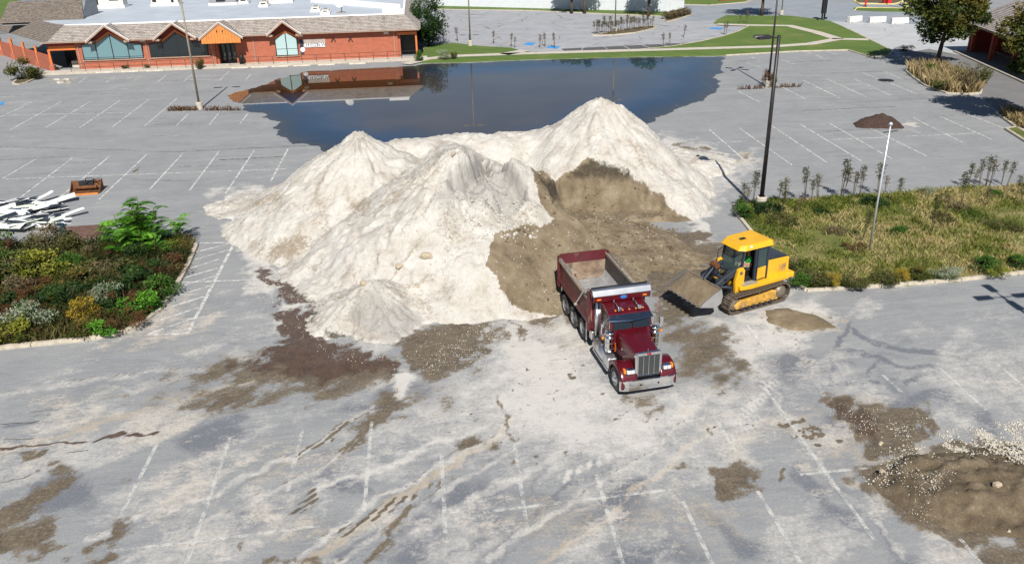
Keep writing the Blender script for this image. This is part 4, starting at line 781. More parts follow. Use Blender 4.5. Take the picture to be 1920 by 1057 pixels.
# quads wound so normals face outward: bottom-left .. as seen from outside
GB = []
for (a_, b_, yf_, dl) in (((160, 75), (240, 73), 112.6, .2), ((287, 71), (365, 68), 112.6, .2), ((376, 80), (453, 78), 112., .1), ((500, 64), (563, 63), 112.6, .2)):
    x0, x1 = GY(*a_, yf_)[0], GY(*b_, yf_)[0]; GB.append(((x0+x1)/2, (x1-x0)/2-dl))
def ex_(x): return (x, YE, ZE)
def tx_(x): return (min(max(x, tp[2][0]), tp[1][0]), YE+2.0, ZT)
mq = []; cur = e[2]; curt = tp[2]
for cx_, hw_ in GB:
    a_, b_ = cx_-hw_, cx_+hw_; mq.append((cur, ex_(a_), tx_(a_), curt)); mq.append((ex_(a_), ex_(a_), tx_(cx_), tx_(a_))); mq.append((ex_(b_), ex_(b_), tx_(b_), tx_(cx_))); cur = ex_(b_); curt = tx_(b_)
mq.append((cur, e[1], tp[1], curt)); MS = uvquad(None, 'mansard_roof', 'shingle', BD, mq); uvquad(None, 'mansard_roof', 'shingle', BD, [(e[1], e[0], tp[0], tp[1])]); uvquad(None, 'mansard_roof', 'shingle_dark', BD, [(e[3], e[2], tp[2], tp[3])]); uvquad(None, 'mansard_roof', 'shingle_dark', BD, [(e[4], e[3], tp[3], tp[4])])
B().box(tp[2][0], tp[1][0]+.05, tp[1][1]-.06, tp[1][1]+.28, ZT-.12, ZT+.1).obj('parapet_cap', 'white_trim', BD); B().box(tp[1][0]-.2, tp[1][0]+.08, tp[1][1]+.28, tp[0][1], ZT-.12, ZT+.08).obj('parapet_cap', 'white_trim', BD)
sheet('flat_roof', [(tp[1][0], tp[1][1]+.1), (tp[1][0], YE+24), (-16, YE+24), (-22, YE+40), (-62, YE+40), (tp[4][0], tp[4][1]), (tp[3][0], tp[3][1]), (tp[2][0], tp[2][1]+.1)], ZT-.15, 'roof_membrane', BD)
a, b = G(748, 14, 5.6), G(585, 0, 5.6); pb = B(); d = Vector((b[0]-a[0], b[1]-a[1])).normalized(); nn = Vector((d.y, -d.x))*.25
pb.hexa([(a[0]-nn.x, a[1]-nn.y, ZT-.3), (b[0]-nn.x, b[1]-nn.y, ZT-.3), (b[0]+nn.x, b[1]+nn.y, ZT-.3), (a[0]+nn.x, a[1]+nn.y, ZT-.3), (a[0]-nn.x, a[1]-nn.y, ZT+.55), (b[0]-nn.x, b[1]-nn.y, ZT+.55), (b[0]+nn.x, b[1]+nn.y, ZT+.55), (a[0]+nn.x, a[1]+nn.y, ZT+.55)]); pb.obj('parapet', 'white_trim', BD)
B().prism([(YE+2.3, ZT-.1), (YE+5.5, ZT-.1), (YE+2.6, ZT+.55)], 'x', -5.2, -2.5).obj('roof_crickets', 'white_trim', BD)
B().box(tp[2][0]+3.4, tp[2][0]+3.55, YE+.02, YE+.05, ZE, ZE+.05).obj('flashing', 'white_trim', BD)
# rear left wing with a darker shingled block
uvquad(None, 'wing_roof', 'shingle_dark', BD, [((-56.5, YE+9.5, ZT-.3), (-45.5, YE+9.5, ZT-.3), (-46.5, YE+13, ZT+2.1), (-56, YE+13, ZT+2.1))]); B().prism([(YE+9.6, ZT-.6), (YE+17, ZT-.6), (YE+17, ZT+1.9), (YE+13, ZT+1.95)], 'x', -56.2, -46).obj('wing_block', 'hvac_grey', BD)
# gables
def gable(cx, hw, zb, za, yf, closed, win=None):
    gb = empty('gable', (cx, 0, 0), 0, BD); yb = YE+2.6
    uvquad(None, 'gable_slope', 'shingle', gb, [((-hw-.25, yb, zb-.1), (-hw-.25, yf, zb-.1), (0, yf, za+.08), (0, yb, za+.08)), ((hw+.25, yf, zb-.1), (hw+.25, yb, zb-.1), (0, yb, za+.08), (0, yf, za+.08))])
    for sg in (-1, 1):
        o = B(); o.hexa([(sg*(hw+.3), yf-.06, zb-.28), (sg*(hw+.3), yf+.1, zb-.28), (0, yf+.1, za-.12), (0, yf-.06, za-.12), (sg*(hw+.3), yf-.06, zb-.04), (sg*(hw+.3), yf+.1, zb-.04), (0, yf+.1, za+.12), (0, yf-.06, za+.12)]); o.obj('barge_board', 'trim_brown', gb)
        o = B(); o.hexa([(sg*(hw+.28), yf-.08, zb-.03), (sg*(hw+.28), yf+.14, zb-.03), (0, yf+.14, za+.13), (0, yf-.08, za+.13), (sg*(hw+.28), yf-.08, zb+.03), (sg*(hw+.28), yf+.14, zb+.03), (0, yf+.14, za+.19), (0, yf-.08, za+.19)]); o.obj('drip_edge', 'white_trim', gb)
        if not closed: B().box(*sorted((sg*(hw+.25), sg*(hw-.45))), yf+.12, YW, zb-.3, zb-.05).obj('eave_return', 'trim_brown', gb)
    if closed:
        n = 14
        for k in range(n):
            a_ = -hw+2*hw*k/n; b_ = a_+2*hw/n-.02; za_ = zb+(za-zb)*(1-abs(a_)/hw); zb_ = zb+(za-zb)*(1-abs(b_)/hw); c_ = 0 if a_ < 0 < b_ else None
            B().prism([(a_, zb-.65), (b_, zb-.65), (b_, max(zb-.3, zb_-.12)), (a_, max(zb-.3, za_-.12))], 'y', yf+.02, yf+.1).obj('cladding_board', 'orange_wood', gb)
        B().box(-hw, hw, yf+.1, YW, zb-.62, zb-.45).obj('canopy_soffit', 'dark_brick', gb)
        for x in (-.35, .35): B().cyl((x, yf-.12, za-1.0), (x, yf+.02, za-.9), .07, n=8).obj('spotlight', 'dark_metal', gb)
    else: B().prism([(-hw, zb-.5), (hw, zb-.5), (hw, zb), (0, za-.1), (-hw, zb)], 'y', YW-.045, YW+.02).obj('gable_wall', 'dark_brick', gb)
    return gb
for k_, (a_, c_, b_, zb_, za_) in enumerate((((160, 75), (197, 45), (240, 73), 3.75, 5.5), ((287, 71), (323, 40), (365, 68), 3.75, 5.5), ((500, 64), (531, 38), (563, 63), 3.75, 5.25))):
    x0, x1 = GY(*a_, 112.6)[0], GY(*b_, 112.6)[0]; gable((x0+x1)/2, (x1-x0)/2-.2, zb_, za_, 112.6, False)
x0, x1 = GY(376, 80, 112)[0], GY(453, 78, 112)[0]; gable((x0+x1)/2, (x1-x0)/2-.1, 3.65, 5.45, 112., True)
# windows: panes each an object, black mullions
def window(outline, cols, zmid, mat, mats=None):
    P_ = [wx_(*q, YW-.06) for q in outline]; w_ = empty('window', (0, 0, 0), 0, BD); xs_ = [p[0] for p in P_]
    B().prism(P_, 'y', YW-.09, YW-.03).obj('frame', 'black', w_)
    def top(x):                          # upper outline at x (outline[:-2] runs left to right along the top)
        t_ = P_[:-2]
        for (xa, za), (xb, zb) in zip(t_[:-1], t_[1:]):
            if xa <= x <= xb: return za+(zb-za)*(x-xa)/max(xb-xa, 1e-6)
        return t_[0][1] if x < t_[0][0] else t_[-1][1]
    zb_ = max(P_[-1][1], P_[-2][1]); x0, x1 = max(P_[-1][0], P_[0][0]), min(P_[-2][0], P_[-3][0]); cx = [x0+(x1-x0)*c for c in cols]; g_ = .06
    for i, (a, b) in enumerate(zip(cx[:-1], cx[1:])):
        B().box(a+g_, b-g_, YW-.11, YW-.095, zb_+g_, zmid-g_/2).obj('pane', mat if not mats else mats[i], w_)
        B().prism([(a+g_, zmid+g_/2), (b-g_, zmid+g_/2), (b-g_, top(b-g_)-g_*1.3), (a+g_, top(a+g_)-g_*1.3)], 'y', YW-.11, YW-.095).obj('pane', mat if not mats else mats[i], w_)
    ap = max(range(len(P_)-2), key=lambda i: P_[i][1])
    for i in (ap-1, ap):                 # orange trim over the peak
        (xa, za), (xb, zb) = P_[i], P_[i+1]; o = B(); o.hexa([(xa, YW-.16, za), (xb, YW-.16, zb), (xb, YW-.02, zb), (xa, YW-.02, za), (xa, YW-.16, za+.28), (xb, YW-.16, zb+.28), (xb, YW-.02, zb+.28), (xa, YW-.02, za+.28)]); o.obj('peak_trim', 'orange_trim', w_)
    B().box(min(xs_)-.05, max(xs_)+.05, YW-.16, YW-.02, zb_-.16, zb_-.04).obj('sill', 'trim_brown', w_)
window([(152, 84), (180, 81), (204, 64), (236, 80), (267, 82), (270, 110), (157, 113)], (0, .235, .5, .765, 1), 1.55, 'window_teal')
window([(278, 82), (305, 79), (328, 60), (358, 77), (390, 80), (391, 104), (283, 108)], (0, .235, .5, .765, 1), 1.6, 'window_black')
window([(515, 73), (535, 61), (558, 72), (560, 104), (518, 105)], (0, .5, 1), 1.75, 'window_pale')
# entrance doors
for i in range(3):
    a = xo['d0']+.45+i*(xo['d1']-xo['d0']-.9)/3; b = a+(xo['d1']-xo['d0']-.9)/3-.06; dr = B().box(a, b, YW+1.5, YW+1.56, .12, 2.5).obj('door', 'black', BD); B().box(a+.12, b-.12, YW+1.47, YW+1.495, .35, 2.35).obj('glass', 'window_black', dr); B().box(b-.2, b-.16, YW+1.42, YW+1.46, .9, 1.3).obj('handle', 'alu', dr)
B().box(xo['d0']+.4, xo['d1']-.4, YW+1.46, YW+1.54, 2.52, 2.75).obj('transom', 'window_black', BD)
# faded sign on the wall, with a white strip and worn dark letters
sg = empty('wall_sign', (0, 0, 0), 0, BD); a, b = wx_(568, 76)[0], wx_(610, 76)[0]; zt, zb = wx_(590, 74)[1], wx_(590, 89)[1]
B().box(a, b, YW-.07, YW-.03, zb, zt).obj('panel', 'sign_panel', sg); zs = zb+(zt-zb)*.48; B().box(a+.15, b-.08, YW-.1, YW-.075, zb+.05, zs).obj('white_strip', 'sign_white', sg)
lx = a+.3; wl = (b-a-.6)/8
for k, ch in enumerate('HIECON.W'):
    c = bpy.data.curves.new('letter', 'FONT'); c.body = ch; c.size = .62; c.extrude = .01; tmp = bpy.data.objects.new('letter', c); me_ = bpy.data.meshes.new_from_object(tmp); bpy.data.objects.remove(tmp); bpy.data.curves.remove(c); me_.materials.clear(); me_.materials.append(M['sign_ink']); o = bpy.data.objects.new('letter', me_); COL.objects.link(o); o.parent = sg; o.location = (lx+k*wl, YW-.112, zb+.12); o.rotation_euler = (R(90), 0, 0)
B().box(a-.45, a-.05, YW-.09, YW-.03, zb-.8, zt).obj('side_strip', 'sign_ink', sg); B().sphere((a-.15, YW-.1, zb-.25), .32, sc3=(1, .2, 1)).obj('emblem', 'sign_white', sg)
for x in (625, 657):
    xq, zq = wx_(x, 74); o = B()
    for s_ in (-1, 1): o.cyl((xq+s_*.28, YW-.12, zq-.28), (xq, YW-.12, zq+.22), .05, n=6)
    o.obj('wall_bracket', 'dark_metal', BD)
for x, y in ((267, 76), (563, 67), (724, 62)):
    xq, zq = wx_(x, y, YW-.2); B().box(xq-.32, xq+.32, YW-.3, YW-.02, zq-.15, zq+.15).obj('wall_lamp', 'hvac', BD, bevel=.03)
for x in (148, 277, 399, 478, 741): xq = wx_(x, 100)[0]; B().cyl((xq, YW-.06, .1), (xq, YW-.06, ZE-.1), .06, n=8).obj('downpipe', 'trim_brown', BD)
# walkway in front, wheel stops and hand rail
WK = tag(B().box(XL-1.5, XR+1.2, YW-2.3, YW, -.05, .16).obj('walkway', 'walk'), kind='structure')
B().box(XL-1.5, XR+1.2, YW-2.5, YW-2.3, -.05, .15).obj('kerb_stone', 'kerb_stone', WK)
def railing(xa, xb, label):
    t = thing('hand_rail', label, 'railing', (xa, YW-1.55, .16)); L = xb-xa; n = max(1, round(L/1.85))
    for i in range(n+1): B().cyl((L*i/n, 0, 0), (L*i/n, 0, .95), .03, n=6).obj('post', 'rail_iron', t)
    for z in (.5, .95): B().cyl((0, 0, z), (L, 0, z), .027, n=6).obj('rail', 'rail_iron', t)
railing(wx_(131, 120, YW-1.5)[0], wx_(400, 115, YW-1.5)[0], 'black iron hand rail below the peaked windows'); railing(wx_(430, 115, YW-1.5)[0], wx_(780, 110, YW-1.5)[0], 'black iron hand rail along the flooded brick wall')
for i, x in enumerate((101, 148, 196, 244, 291, 450, 487, 525, 566, 612, 670)):
    p = G(x, 139-(x-101)*.0345+1.5); t = thing('wheel_stop', 'low concrete wheel stop in the row along the brick building walkway', 'wheel stop', (*p, .005), 0, 'wheel stops by the brick building')
    B().prism([(-.11, 0), (.11, 0), (.07, .17), (-.07, .17)], 'x', -1.05, 1.05).obj('block', 'concrete', t, bevel=.02); B().cyl((-.7, 0, .16), (-.7, 0, .18), .03, n=8).obj('pin', 'dark_metal', t); B().cyl((.7, 0, .16), (.7, 0, .18), .03, n=8).obj('pin', 'dark_metal', t)
p = wx_(453, 112, YW-.6); t = thing('trash_can', 'black trash can beside the entrance recess', 'trash can', (p[0], YW-.6, .16)); B().lathe([(0, 0), (.33, 0), (.36, .9), (.38, .92), (.3, 1.1), (0, 1.15)], (0, 0, 0), 'z', 16).obj('body', 'black', t, smooth=True); B().lathe([(.39, .86), (.39, .95)], (0, 0, 0), 'z', 16).obj('rim', 'dark_metal', t)
# roof machines
def hvac(px0, px1, pyb, h, label, panels, dark=False):
    z = ZT-.15; a = G(px0, pyb, z); b = G(px1, pyb, z); wd = b[0]-a[0]; t = thing('rooftop_unit', label, 'rooftop unit', ((a[0]+b[0])/2, a[1]+1.2, z), 0, 'machines on the flat roof')
    B().box(-wd/2-.15, wd/2+.15, -1.2, 1.2, 0, .3).obj('kerb_base', 'white_trim', t); B().box(-wd/2, wd/2, -1.0, 1.0, .3, h).obj('casing', 'hvac_grey' if dark else 'hvac', t, bevel=.03)
    for x0, x1, z0, z1 in panels: B().box(x0*wd/2, x1*wd/2, -1.04, -1.0, .3+z0*(h-.3), .3+z1*(h-.3)).obj('panel_opening', 'black', t)
    B().cyl((0, 0, h), (0, 0, h+.15), min(.6, wd*.25), n=16).obj('fan_cowl', 'hvac_grey', t)
hvac(168, 226, 17, 2.4, 'large open-sided tan rooftop unit near the left end of the roof', [(-.95, -.45, .1, .9), (.2, .75, .35, .8)]); hvac(284, 330, 12, 1.5, 'tan rooftop unit on a white kerb behind the first light pole', [(-.9, -.6, .2, .9), (.5, .7, .1, .9)]); hvac(393, 440, 11, 1.2, 'low grey rooftop unit with blue pipes above the entrance', [(-.5, .2, .2, .8)], True); hvac(448, 463, 8, .7, 'small white roof vent box next to the low grey unit', [(-.6, .6, .2, .6)]); hvac(487, 500, 14, .7, 'small square white roof hatch left of the long unit', [(-.6, .6, .2, .6)]); hvac(503, 545, 7, 1.0, 'long white rooftop unit near the roof centre', [(-.8, .8, .2, .5)]); hvac(584, 598, 23, .6, 'white roof vent box in front of the satellite dish', [(-.5, .5, .2, .6)]); hvac(603, 616, 28, .55, 'white roof vent box touching the front parapet', [(-.5, .5, .2, .6)])
z = ZT-.15; p = G(641, 25, z); t = thing('satellite_dish', 'white satellite dish on a ballasted roof mount', 'satellite dish', (*p, z)); B().cyl((0, 0, 0), (0, 0, .9), .05).obj('mast', 'dark_metal', t); B().box(-.7, .5, -.4, .4, 0, .12).obj('ballast', 'wood_old', t); d_ = B().lathe([(0, 0), (.3, .04), (.55, .14), (.62, .2)], (0, 0, 0), 'z', 20).obj('dish', 'white_trim', t, smooth=True, solid=.02); d_.location = (-.1, -.1, 1.3); d_.rotation_euler = (R(70), 0, R(-20)); B().cyl((-.1, -.1, 1.1), (-.15, -.6, 1.25), .02, n=6).obj('feed_arm', 'dark_metal', t)

# ---------------------------------------------------------------- shingled building at the right edge
a, b = Vector(G(1800, 100)), Vector(G(1935, 160)); u = (b-a).normalized(); RB = thing('shingled_building', 'dark porch-fronted building with a brown shingled roof behind the trees', 'building', (a.x, a.y, 0), math.atan2(u.y, u.x))
L_ = 40; ex = 0 # local: x along the frontage, y into the building
B().box(-1, L_, -.3, 6, -.02, .16).obj('porch_floor', 'lane_asphalt', RB); B().box(-1, L_, -.5, -.3, -.02, .17).obj('kerb', 'kerb_stone', RB)
B().box(-.5, L_, 5, 5.4, .16, 4).obj('wall', 'dark_brick', RB); B().box(-.7, -.4, 1.0, 14, .16, 4).obj('side_wall', 'dark_brick', RB)
for x in (.2, 6, 12, 18, 24): B().box(x-.22, x+.22, 1.0, 1.44, .16, 3.5).obj('porch_post', 'dark_brick', RB)
B().box(-1, L_, .7, 1.1, 3.3, 3.75).obj('fascia', 'trim_brown', RB)
uvquad(None, 'shingle_roof', 'shingle', RB, [((-1.6, .4, 3.6), (L_, .4, 3.6), (L_, 5.2, 6.4), (.8, 5.2, 6.4))]); uvquad(None, 'shingle_roof', 'shingle', RB, [((-1.6, 16, 3.6), (-1.6, .4, 3.6), (.8, 5.2, 6.4), (.8, 16, 6.4))])
sheet('flat_roof', [(.8, 5.2), (L_, 5.2), (L_, 22), (.8, 22)], 6.35, 'roof_membrane', RB)
for x in (3.0, 4.15): w_ = B().box(x, x+1.0, 4.9, 4.98, 1.5, 2.9).obj('window', 'window_pale', RB); B().box(x, x+1, 4.86, 4.9, 2.16, 2.22).obj('glazing_bar', 'black', w_)

# ================================================================ DUMP TRUCK  (local: x forward, y left, z up; origin under the front axle)
hx, hy = .128, -.992; TRK = thing('dump_truck', 'maroon conventional dump truck with chrome grille and empty steel body', 'dump truck', (8.2, 29.45, .01), math.atan2(hy, hx))
def wheel(par, x, y, r, wd, side, dual=False, steer=False, z=None):
    z = r if z is None else z; n = 28; wh = empty('wheel', (x, y, z), 0, par); o = side; w = wd
    prof = [(r*.56, -w/2), (r*.80, -w/2), (r*.95, -w*.46), (r, -w*.34), (r, w*.34), (r*.95, w*.46), (r*.80, w/2), (r*.56, w/2)]
    tb = B().lathe(prof, (0, 0, 0), 'y', n); tb.obj('tyre', 'rubber', wh, smooth=True)
    gr = B()
    for k in range(n):
        a = 2*math.pi*k/n; c, s_ = math.cos(a), math.sin(a); a2 = a+.10; c2, s2 = math.cos(a2), math.sin(a2)
        gr.add([(r*1.012*c, -w*.36, r*1.012*s_), (r*1.012*c2, -w*.36, r*1.012*s2), (r*1.012*c2, w*.36, r*1.012*s2), (r*1.012*c, w*.36, r*1.012*s_), (r*.97*c, -w*.36, r*.97*s_), (r*.97*c2, -w*.36, r*.97*s2), (r*.97*c2, w*.36, r*.97*s2), (r*.97*c, w*.36, r*.97*s_)], [(0, 1, 2, 3), (0, 4, 5, 1), (1, 5, 6, 2), (2, 6, 7, 3), (3, 7, 4, 0)])
    gr.obj('tread', 'rubber', wh)
    dep = -.02 if steer else .12
    rp = [(r*.58, o*w*.46), (r*.55, o*w*.5), (r*.50, o*w*.40), (r*.44, o*(w*.5-dep)), (r*.2, o*(w*.5-dep*1.1)), (r*.16, o*(w*.5-dep+.06)), (0, o*(w*.5-dep+.07))]
    B().lathe(rp, (0, 0, 0), 'y', 24).obj('rim', 'alu' if steer else 'wheel_steel', wh, smooth=True)
    nb = B()
    for k in range(10):
        a = 2*math.pi*k/10; nb.cyl((r*.3*math.cos(a), o*(w*.5-dep*1.05), r*.3*math.sin(a)), (r*.3*math.cos(a), o*(w*.5-dep*1.05+.04), r*.3*math.sin(a)), .018, n=6)
    nb.obj('lug_nuts', 'chrome', wh)
    hb = B()
    for k in range(5):
        a = 2*math.pi*(k+.5)/5; c, s_ = math.cos(a), math.sin(a); hb.cyl((r*.385*c, o*(w*.5-dep-.01), r*.385*s_), (r*.385*c, o*(w*.5-dep+.012), r*.385*s_), r*.075, n=8)
    hb.obj('hand_holes', 'black', wh); return wh
for sd_ in (-1, 1):
    wheel(TRK, 0, sd_*1.04, .53, .34, sd_, steer=True)
    for xa in (-5.85, -7.22):
        wheel(TRK, xa, sd_*1.10, .52, .26, sd_); wheel(TRK, xa, sd_*.80, .52, .26, sd_)
    wheel(TRK, -4.45, sd_*1.07, .48, .30, sd_, z=.66)
# chassis
for y in (-.42, .42): B().box(-8.2, .55, y-.05, y+.05, .78, 1.02).obj('frame_rail', 'dark_metal', TRK)
for x in (0, -4.45, -5.85, -7.22): B().cyl((x, -.95, .52), (x, .95, .52), .08).obj('axle', 'dark_metal', TRK)
# bumper
bp = B(); pf = [(-.0, .34), (.05, .36), (.06, .56), (.05, .80), (0, .82), (-.04, .80), (-.04, .36)]
def bx_(y): return .80-.10*max(0, (abs(y)-.75)/.47)**2
ysb = [-1.24, -1.1, -.9, -.6, 0, .6, .9, 1.1, 1.24]
bp.v = [(bx_(y)+p[0], y, p[1]) for y in ysb for p in pf]; m_ = len(pf); bp.f = [(i*m_+k, i*m_+(k+1) % m_, (i+1)*m_+(k+1) % m_, (i+1)*m_+k) for i in range(len(ysb)-1) for k in range(m_)]+[tuple(range(m_)), tuple(range((len(ysb)-1)*m_, len(ysb)*m_))[::-1]]
BMP = bp.obj('bumper', 'chrome', TRK)
for y in (-.38, .38): B().cyl((.85, y, .6), (.868, y, .6), .045, n=10).obj('tow_hole', 'black', BMP)
# hood: tapered, crowned
def hood(u, v):
    x = .58-u*1.95; hw = .50+.24*u; zt = 1.86+.20*u; t = (v-.5)*2; k = abs(t)
    if k < .62: return (x, t/.62*hw*.93, zt+.05*(1-(t/.62)**2))
    q = (k-.62)/.38; return (x, math.copysign(hw*(.93+.07*min(1, q*4)), t), zt-.02-q*(zt-(1.02+.05*u)))
B().grid(hood, 10, 24).obj('hood', 'maroon', TRK, smooth=True)
GRL = B().prism([(-.58, .84), (.58, .84), (.58, 1.84), (.50, 1.95), (-.50, 1.95), (-.58, 1.84)], 'x', .52, .64).obj('grille_surround', 'chrome', TRK, bevel=.03)
for k in range(4): B().box(.645, .66, -.46+k*.232, -.46+k*.232+.215, .95, 1.80).obj('grille_screen', 'grille', GRL)
for k in range(5): B().box(.645, .685, -.478+k*.232, -.462+k*.232, .93, 1.82).obj('grille_bar', 'chrome', GRL)
B().sphere((.66, 0, 1.875), .1, sc3=(.2, 1.05, .48)).obj('badge', 'red_badge', GRL, smooth=True)
B().cyl((.56, 0, 1.95), (.50, 0, 2.05), .03, .012, 8).obj('hood_ornament', 'chrome', TRK)
# fenders
for sd_ in (-1, 1):
    fp = B(); a0, a1, n = R(-8), R(172), 16; ri, ro = .60, .70
    def fen(u, v):
        a = a0+(a1-a0)*u; r = ro+.05*math.sin(math.pi*u); y0, y1 = .50, 1.22; t = v
        if t < .7: yy = y0+(y1-.07-y0)*t/.7; rr = r
        else: q = (t-.7)/.3*math.pi/2; yy = y1-.07+.07*math.sin(q); rr = r-.12*(1-math.cos(q))
        return (.04+rr*math.cos(a)*1.08, sd_*yy, .53+rr*math.sin(a))
    fo = fp.grid(fen, 18, 10).obj('fender', 'maroon', TRK, smooth=True, solid=.02)
    fl = B().grid(lambda u, v: (.04+(.66+.0*v)*math.cos(a0+(a1-a0)*u)*1.06, sd_*(1.20+.035*v), .53+(.66-.07*v)*math.sin(a0+(a1-a0)*u)), 18, 2).obj('fender_flare', 'black', fo, smooth=True, solid=.015)
    hl = B().box(.52, .74, *sorted((sd_*.60, sd_*.98)), 1.08, 1.30).obj('headlight', 'chrome', TRK, bevel=.05); B().box(.735, .75, *sorted((sd_*.64, sd_*.78)), 1.11, 1.27).obj('lens', 'lamp_white', hl); B().box(.735, .75, *sorted((sd_*.80, sd_*.94)), 1.11, 1.27).obj('lens', 'lamp_white', hl)
    B().box(.50, .70, *sorted((sd_*.985, sd_*1.07)), 1.11, 1.29).obj('turn_signal', 'amber', hl, bevel=.02)
    # chrome air cleaner with bands
    ac = B().lathe([(0, 0), (.17, 0), (.19, .05), (.19, .62), (.20, .64), (.20, .70), (.13, .73), (.13, .78), (.20, .80), (.2, .9), (.16, .95), (0, .96)], (-1.28, sd_*1.02, 1.12), 'z', 22).obj('air_cleaner', 'chrome', TRK, smooth=True); 
    for z in (1.28, 1.55): B().lathe([(.2, 0), (.2, .04)], (-1.28, sd_*1.02, z), 'z', 22).obj('strap', 'alu', ac)
    for k in range(5): B().cyl((-1.02, sd_*.83, 1.25+k*.09), (-1.0, sd_*.86, 1.25+k*.09), .02, n=8).obj('marker_light', 'amber', ac)
# cab
CB = B(); cp_ = [(-1.32, 1.0), (-1.32, 1.98), (-1.62, 2.62), (-1.85, 2.74), (-2.75, 2.80), (-2.92, 2.70), (-2.92, 1.0)]; CB.prism(cp_, 'y', -.94, .94); CAB = CB.obj('cab', 'maroon', TRK, bevel=.05)
ws = lambda y, t: (-1.335-.30*t+.0, y, 2.02+.56*t)
for sd_ in (-1, 1):
    q = [(-1.305-.05*abs(0), sd_*.03, 2.06), (-1.345, sd_*.84, 2.06), (-1.60, sd_*.80, 2.54), (-1.575, sd_*.03, 2.54)]; o = B(); o.add([(p[0]+.05, p[1], p[2]+.02) for p in q]+[(p[0]-.02, p[1], p[2]-.02) for p in q], [(0, 1, 2, 3), (7, 6, 5, 4), (0, 4, 5, 1), (1, 5, 6, 2), (2, 6, 7, 3), (3, 7, 4, 0)]); o.obj('windshield', 'window_black', CAB)
    B().cyl((-1.25, sd_*.15, 2.04), (-1.37, sd_*.55, 2.2), .012, n=6).obj('wiper', 'black', CAB)
    # side window, door seam, handle
    B().prism([(-1.66, 2.05), (-1.78, 2.55), (-2.6, 2.58), (-2.62, 2.05)], 'y', *sorted((sd_*.935, sd_*.955))).obj('side_window', 'window_black', CAB); dd = B().prism([(-1.5, 1.08), (-1.5, 2.0), (-2.66, 2.0), (-2.66, 1.08)], 'y', *sorted((sd_*.93, sd_*.958))).obj('door', 'maroon', CAB, bevel=.01); B().box(-2.55, -2.38, *sorted((sd_*.96, sd_*.99)), 1.82, 1.87).obj('handle', 'chrome', dd)
    # visor halves
    o = B(); o.hexa([(-1.56, sd_*.0, 2.60), (-1.60, sd_*.92, 2.60), (-1.62, sd_*.92, 2.62), (-1.60, sd_*.0, 2.62), (-1.24, sd_*.0, 2.44), (-1.40, sd_*.98, 2.44), (-1.42, sd_*.98, 2.47), (-1.27, sd_*.0, 2.47)]); o.obj('sun_visor', 'blue_steel', CAB)
    # mirror on a loop bracket
    mr = empty('mirror', (0, 0, 0), 0, TRK); B().tube([(-1.5, sd_*.95, 2.62), (-1.28, sd_*1.30, 2.58), (-1.28, sd_*1.30, 1.86), (-1.5, sd_*.95, 1.8)], .018).obj('bracket', 'chrome', mr); B().tube([(-1.28, sd_*1.30, 2.5), (-1.30, sd_*1.02, 2.5), (-1.30, sd_*1.02, 1.95)], .015).obj('bracket', 'chrome', mr); B().box(-1.33, -1.25, *sorted((sd_*1.22, sd_*1.40)), 1.98, 2.48).obj('housing', 'chrome', mr, bevel=.03); B().box(-1.345, -1.333, *sorted((sd_*1.24, sd_*1.38)), 2.02, 2.44).obj('glass', 'window_black', mr); B().sphere((-1.28, sd_*1.32, 1.78), .06).obj('marker_light', 'amber', mr)
    # exhaust stack with heat shield, behind the cab
    ex_ = B().cyl((-3.02, sd_*.98, 1.0), (-3.02, sd_*.98, 2.95), .085, n=14).obj('exhaust_stack', 'chrome', TRK, smooth=True); B().cyl((-3.02, sd_*.98, 1.25), (-3.02, sd_*.98, 2.3), .115, n=14).obj('heat_shield', 'alu', ex_, smooth=True)
    # tank and step
    B().cyl((-1.5, sd_*.98, .72), (-2.75, sd_*.98, .72), .30, n=20).obj('fuel_tank', 'alu', TRK, smooth=True); st_ = B().box(-2.8, -.85, *sorted((sd_*.82, sd_*1.24)), .40, .47).obj('running_board', 'alu', TRK, bevel=.01); B().box(-1.5, -.85, *sorted((sd_*.80, sd_*1.22)), .47, .98).obj('battery_box', 'alu', TRK, bevel=.06); B().box(-2.7, -1.0, *sorted((sd_*.84, sd_*1.20)), .475, .49).obj('tread_plate', 'dark_metal', st_)
    B().box(-3.6, -3.25, *sorted((sd_*.7, sd_*1.15)), .6, 1.05).obj('air_tank', 'alu', TRK, bevel=.06); B().cyl((-3.85, sd_*1.18, .35), (-3.85, sd_*1.18, 1.35), .035).obj('mud_flap_bar', 'alu', TRK); B().cyl((-8.0, sd_*1.1, .5), (-8.0, sd_*1.1, 1.4), .06).obj('mud_flap_bar', 'alu', TRK)
    B().box(-7.95, -7.92, *sorted((sd_*.65, sd_*1.22)), .25, .95).obj('mud_flap', 'black', TRK)
B().box(-2.88, -1.4, -.75, .75, 1.0, 1.02).obj('cab_floor', 'cab_dark', CAB)
for k in range(5):
    y = (-.62, -.30, 0, .30, .62)[k]; ml = B().sphere((-1.80, y, 2.775), .05, sc3=(1.9, .8, .8)).obj('roof_marker', 'chrome', CAB, smooth=True); B().sphere((-1.72, y, 2.765), .045, sc3=(1, .9, .8)).obj('lens', 'amber', ml)
for y in (-.46, .42):
    hn = B().cyl((-2.45, y, 2.88), (-1.72, y, 2.87), .02, .035, 10).obj('air_horn', 'chrome', CAB); B().lathe([(.035, 0), (.05, .06), (.11, .14), (.10, .15), (0, .12)], (-1.74, y, 2.87), 'x', 16).obj('bell', 'chrome', hn, smooth=True); B().cyl((-2.4, y, 2.80), (-2.4, y, 2.96), .05, n=10).obj('diaphragm', 'chrome', hn)
B().cyl((-1.55, 1.30, 2.5), (-1.55, 1.30, 3.35), .008, n=5).obj('antenna', 'red_badge', TRK); B().box(-3.1, -2.95, -.6, .6, 1.0, 2.3).obj('cab_rack', 'dark_metal', TRK)
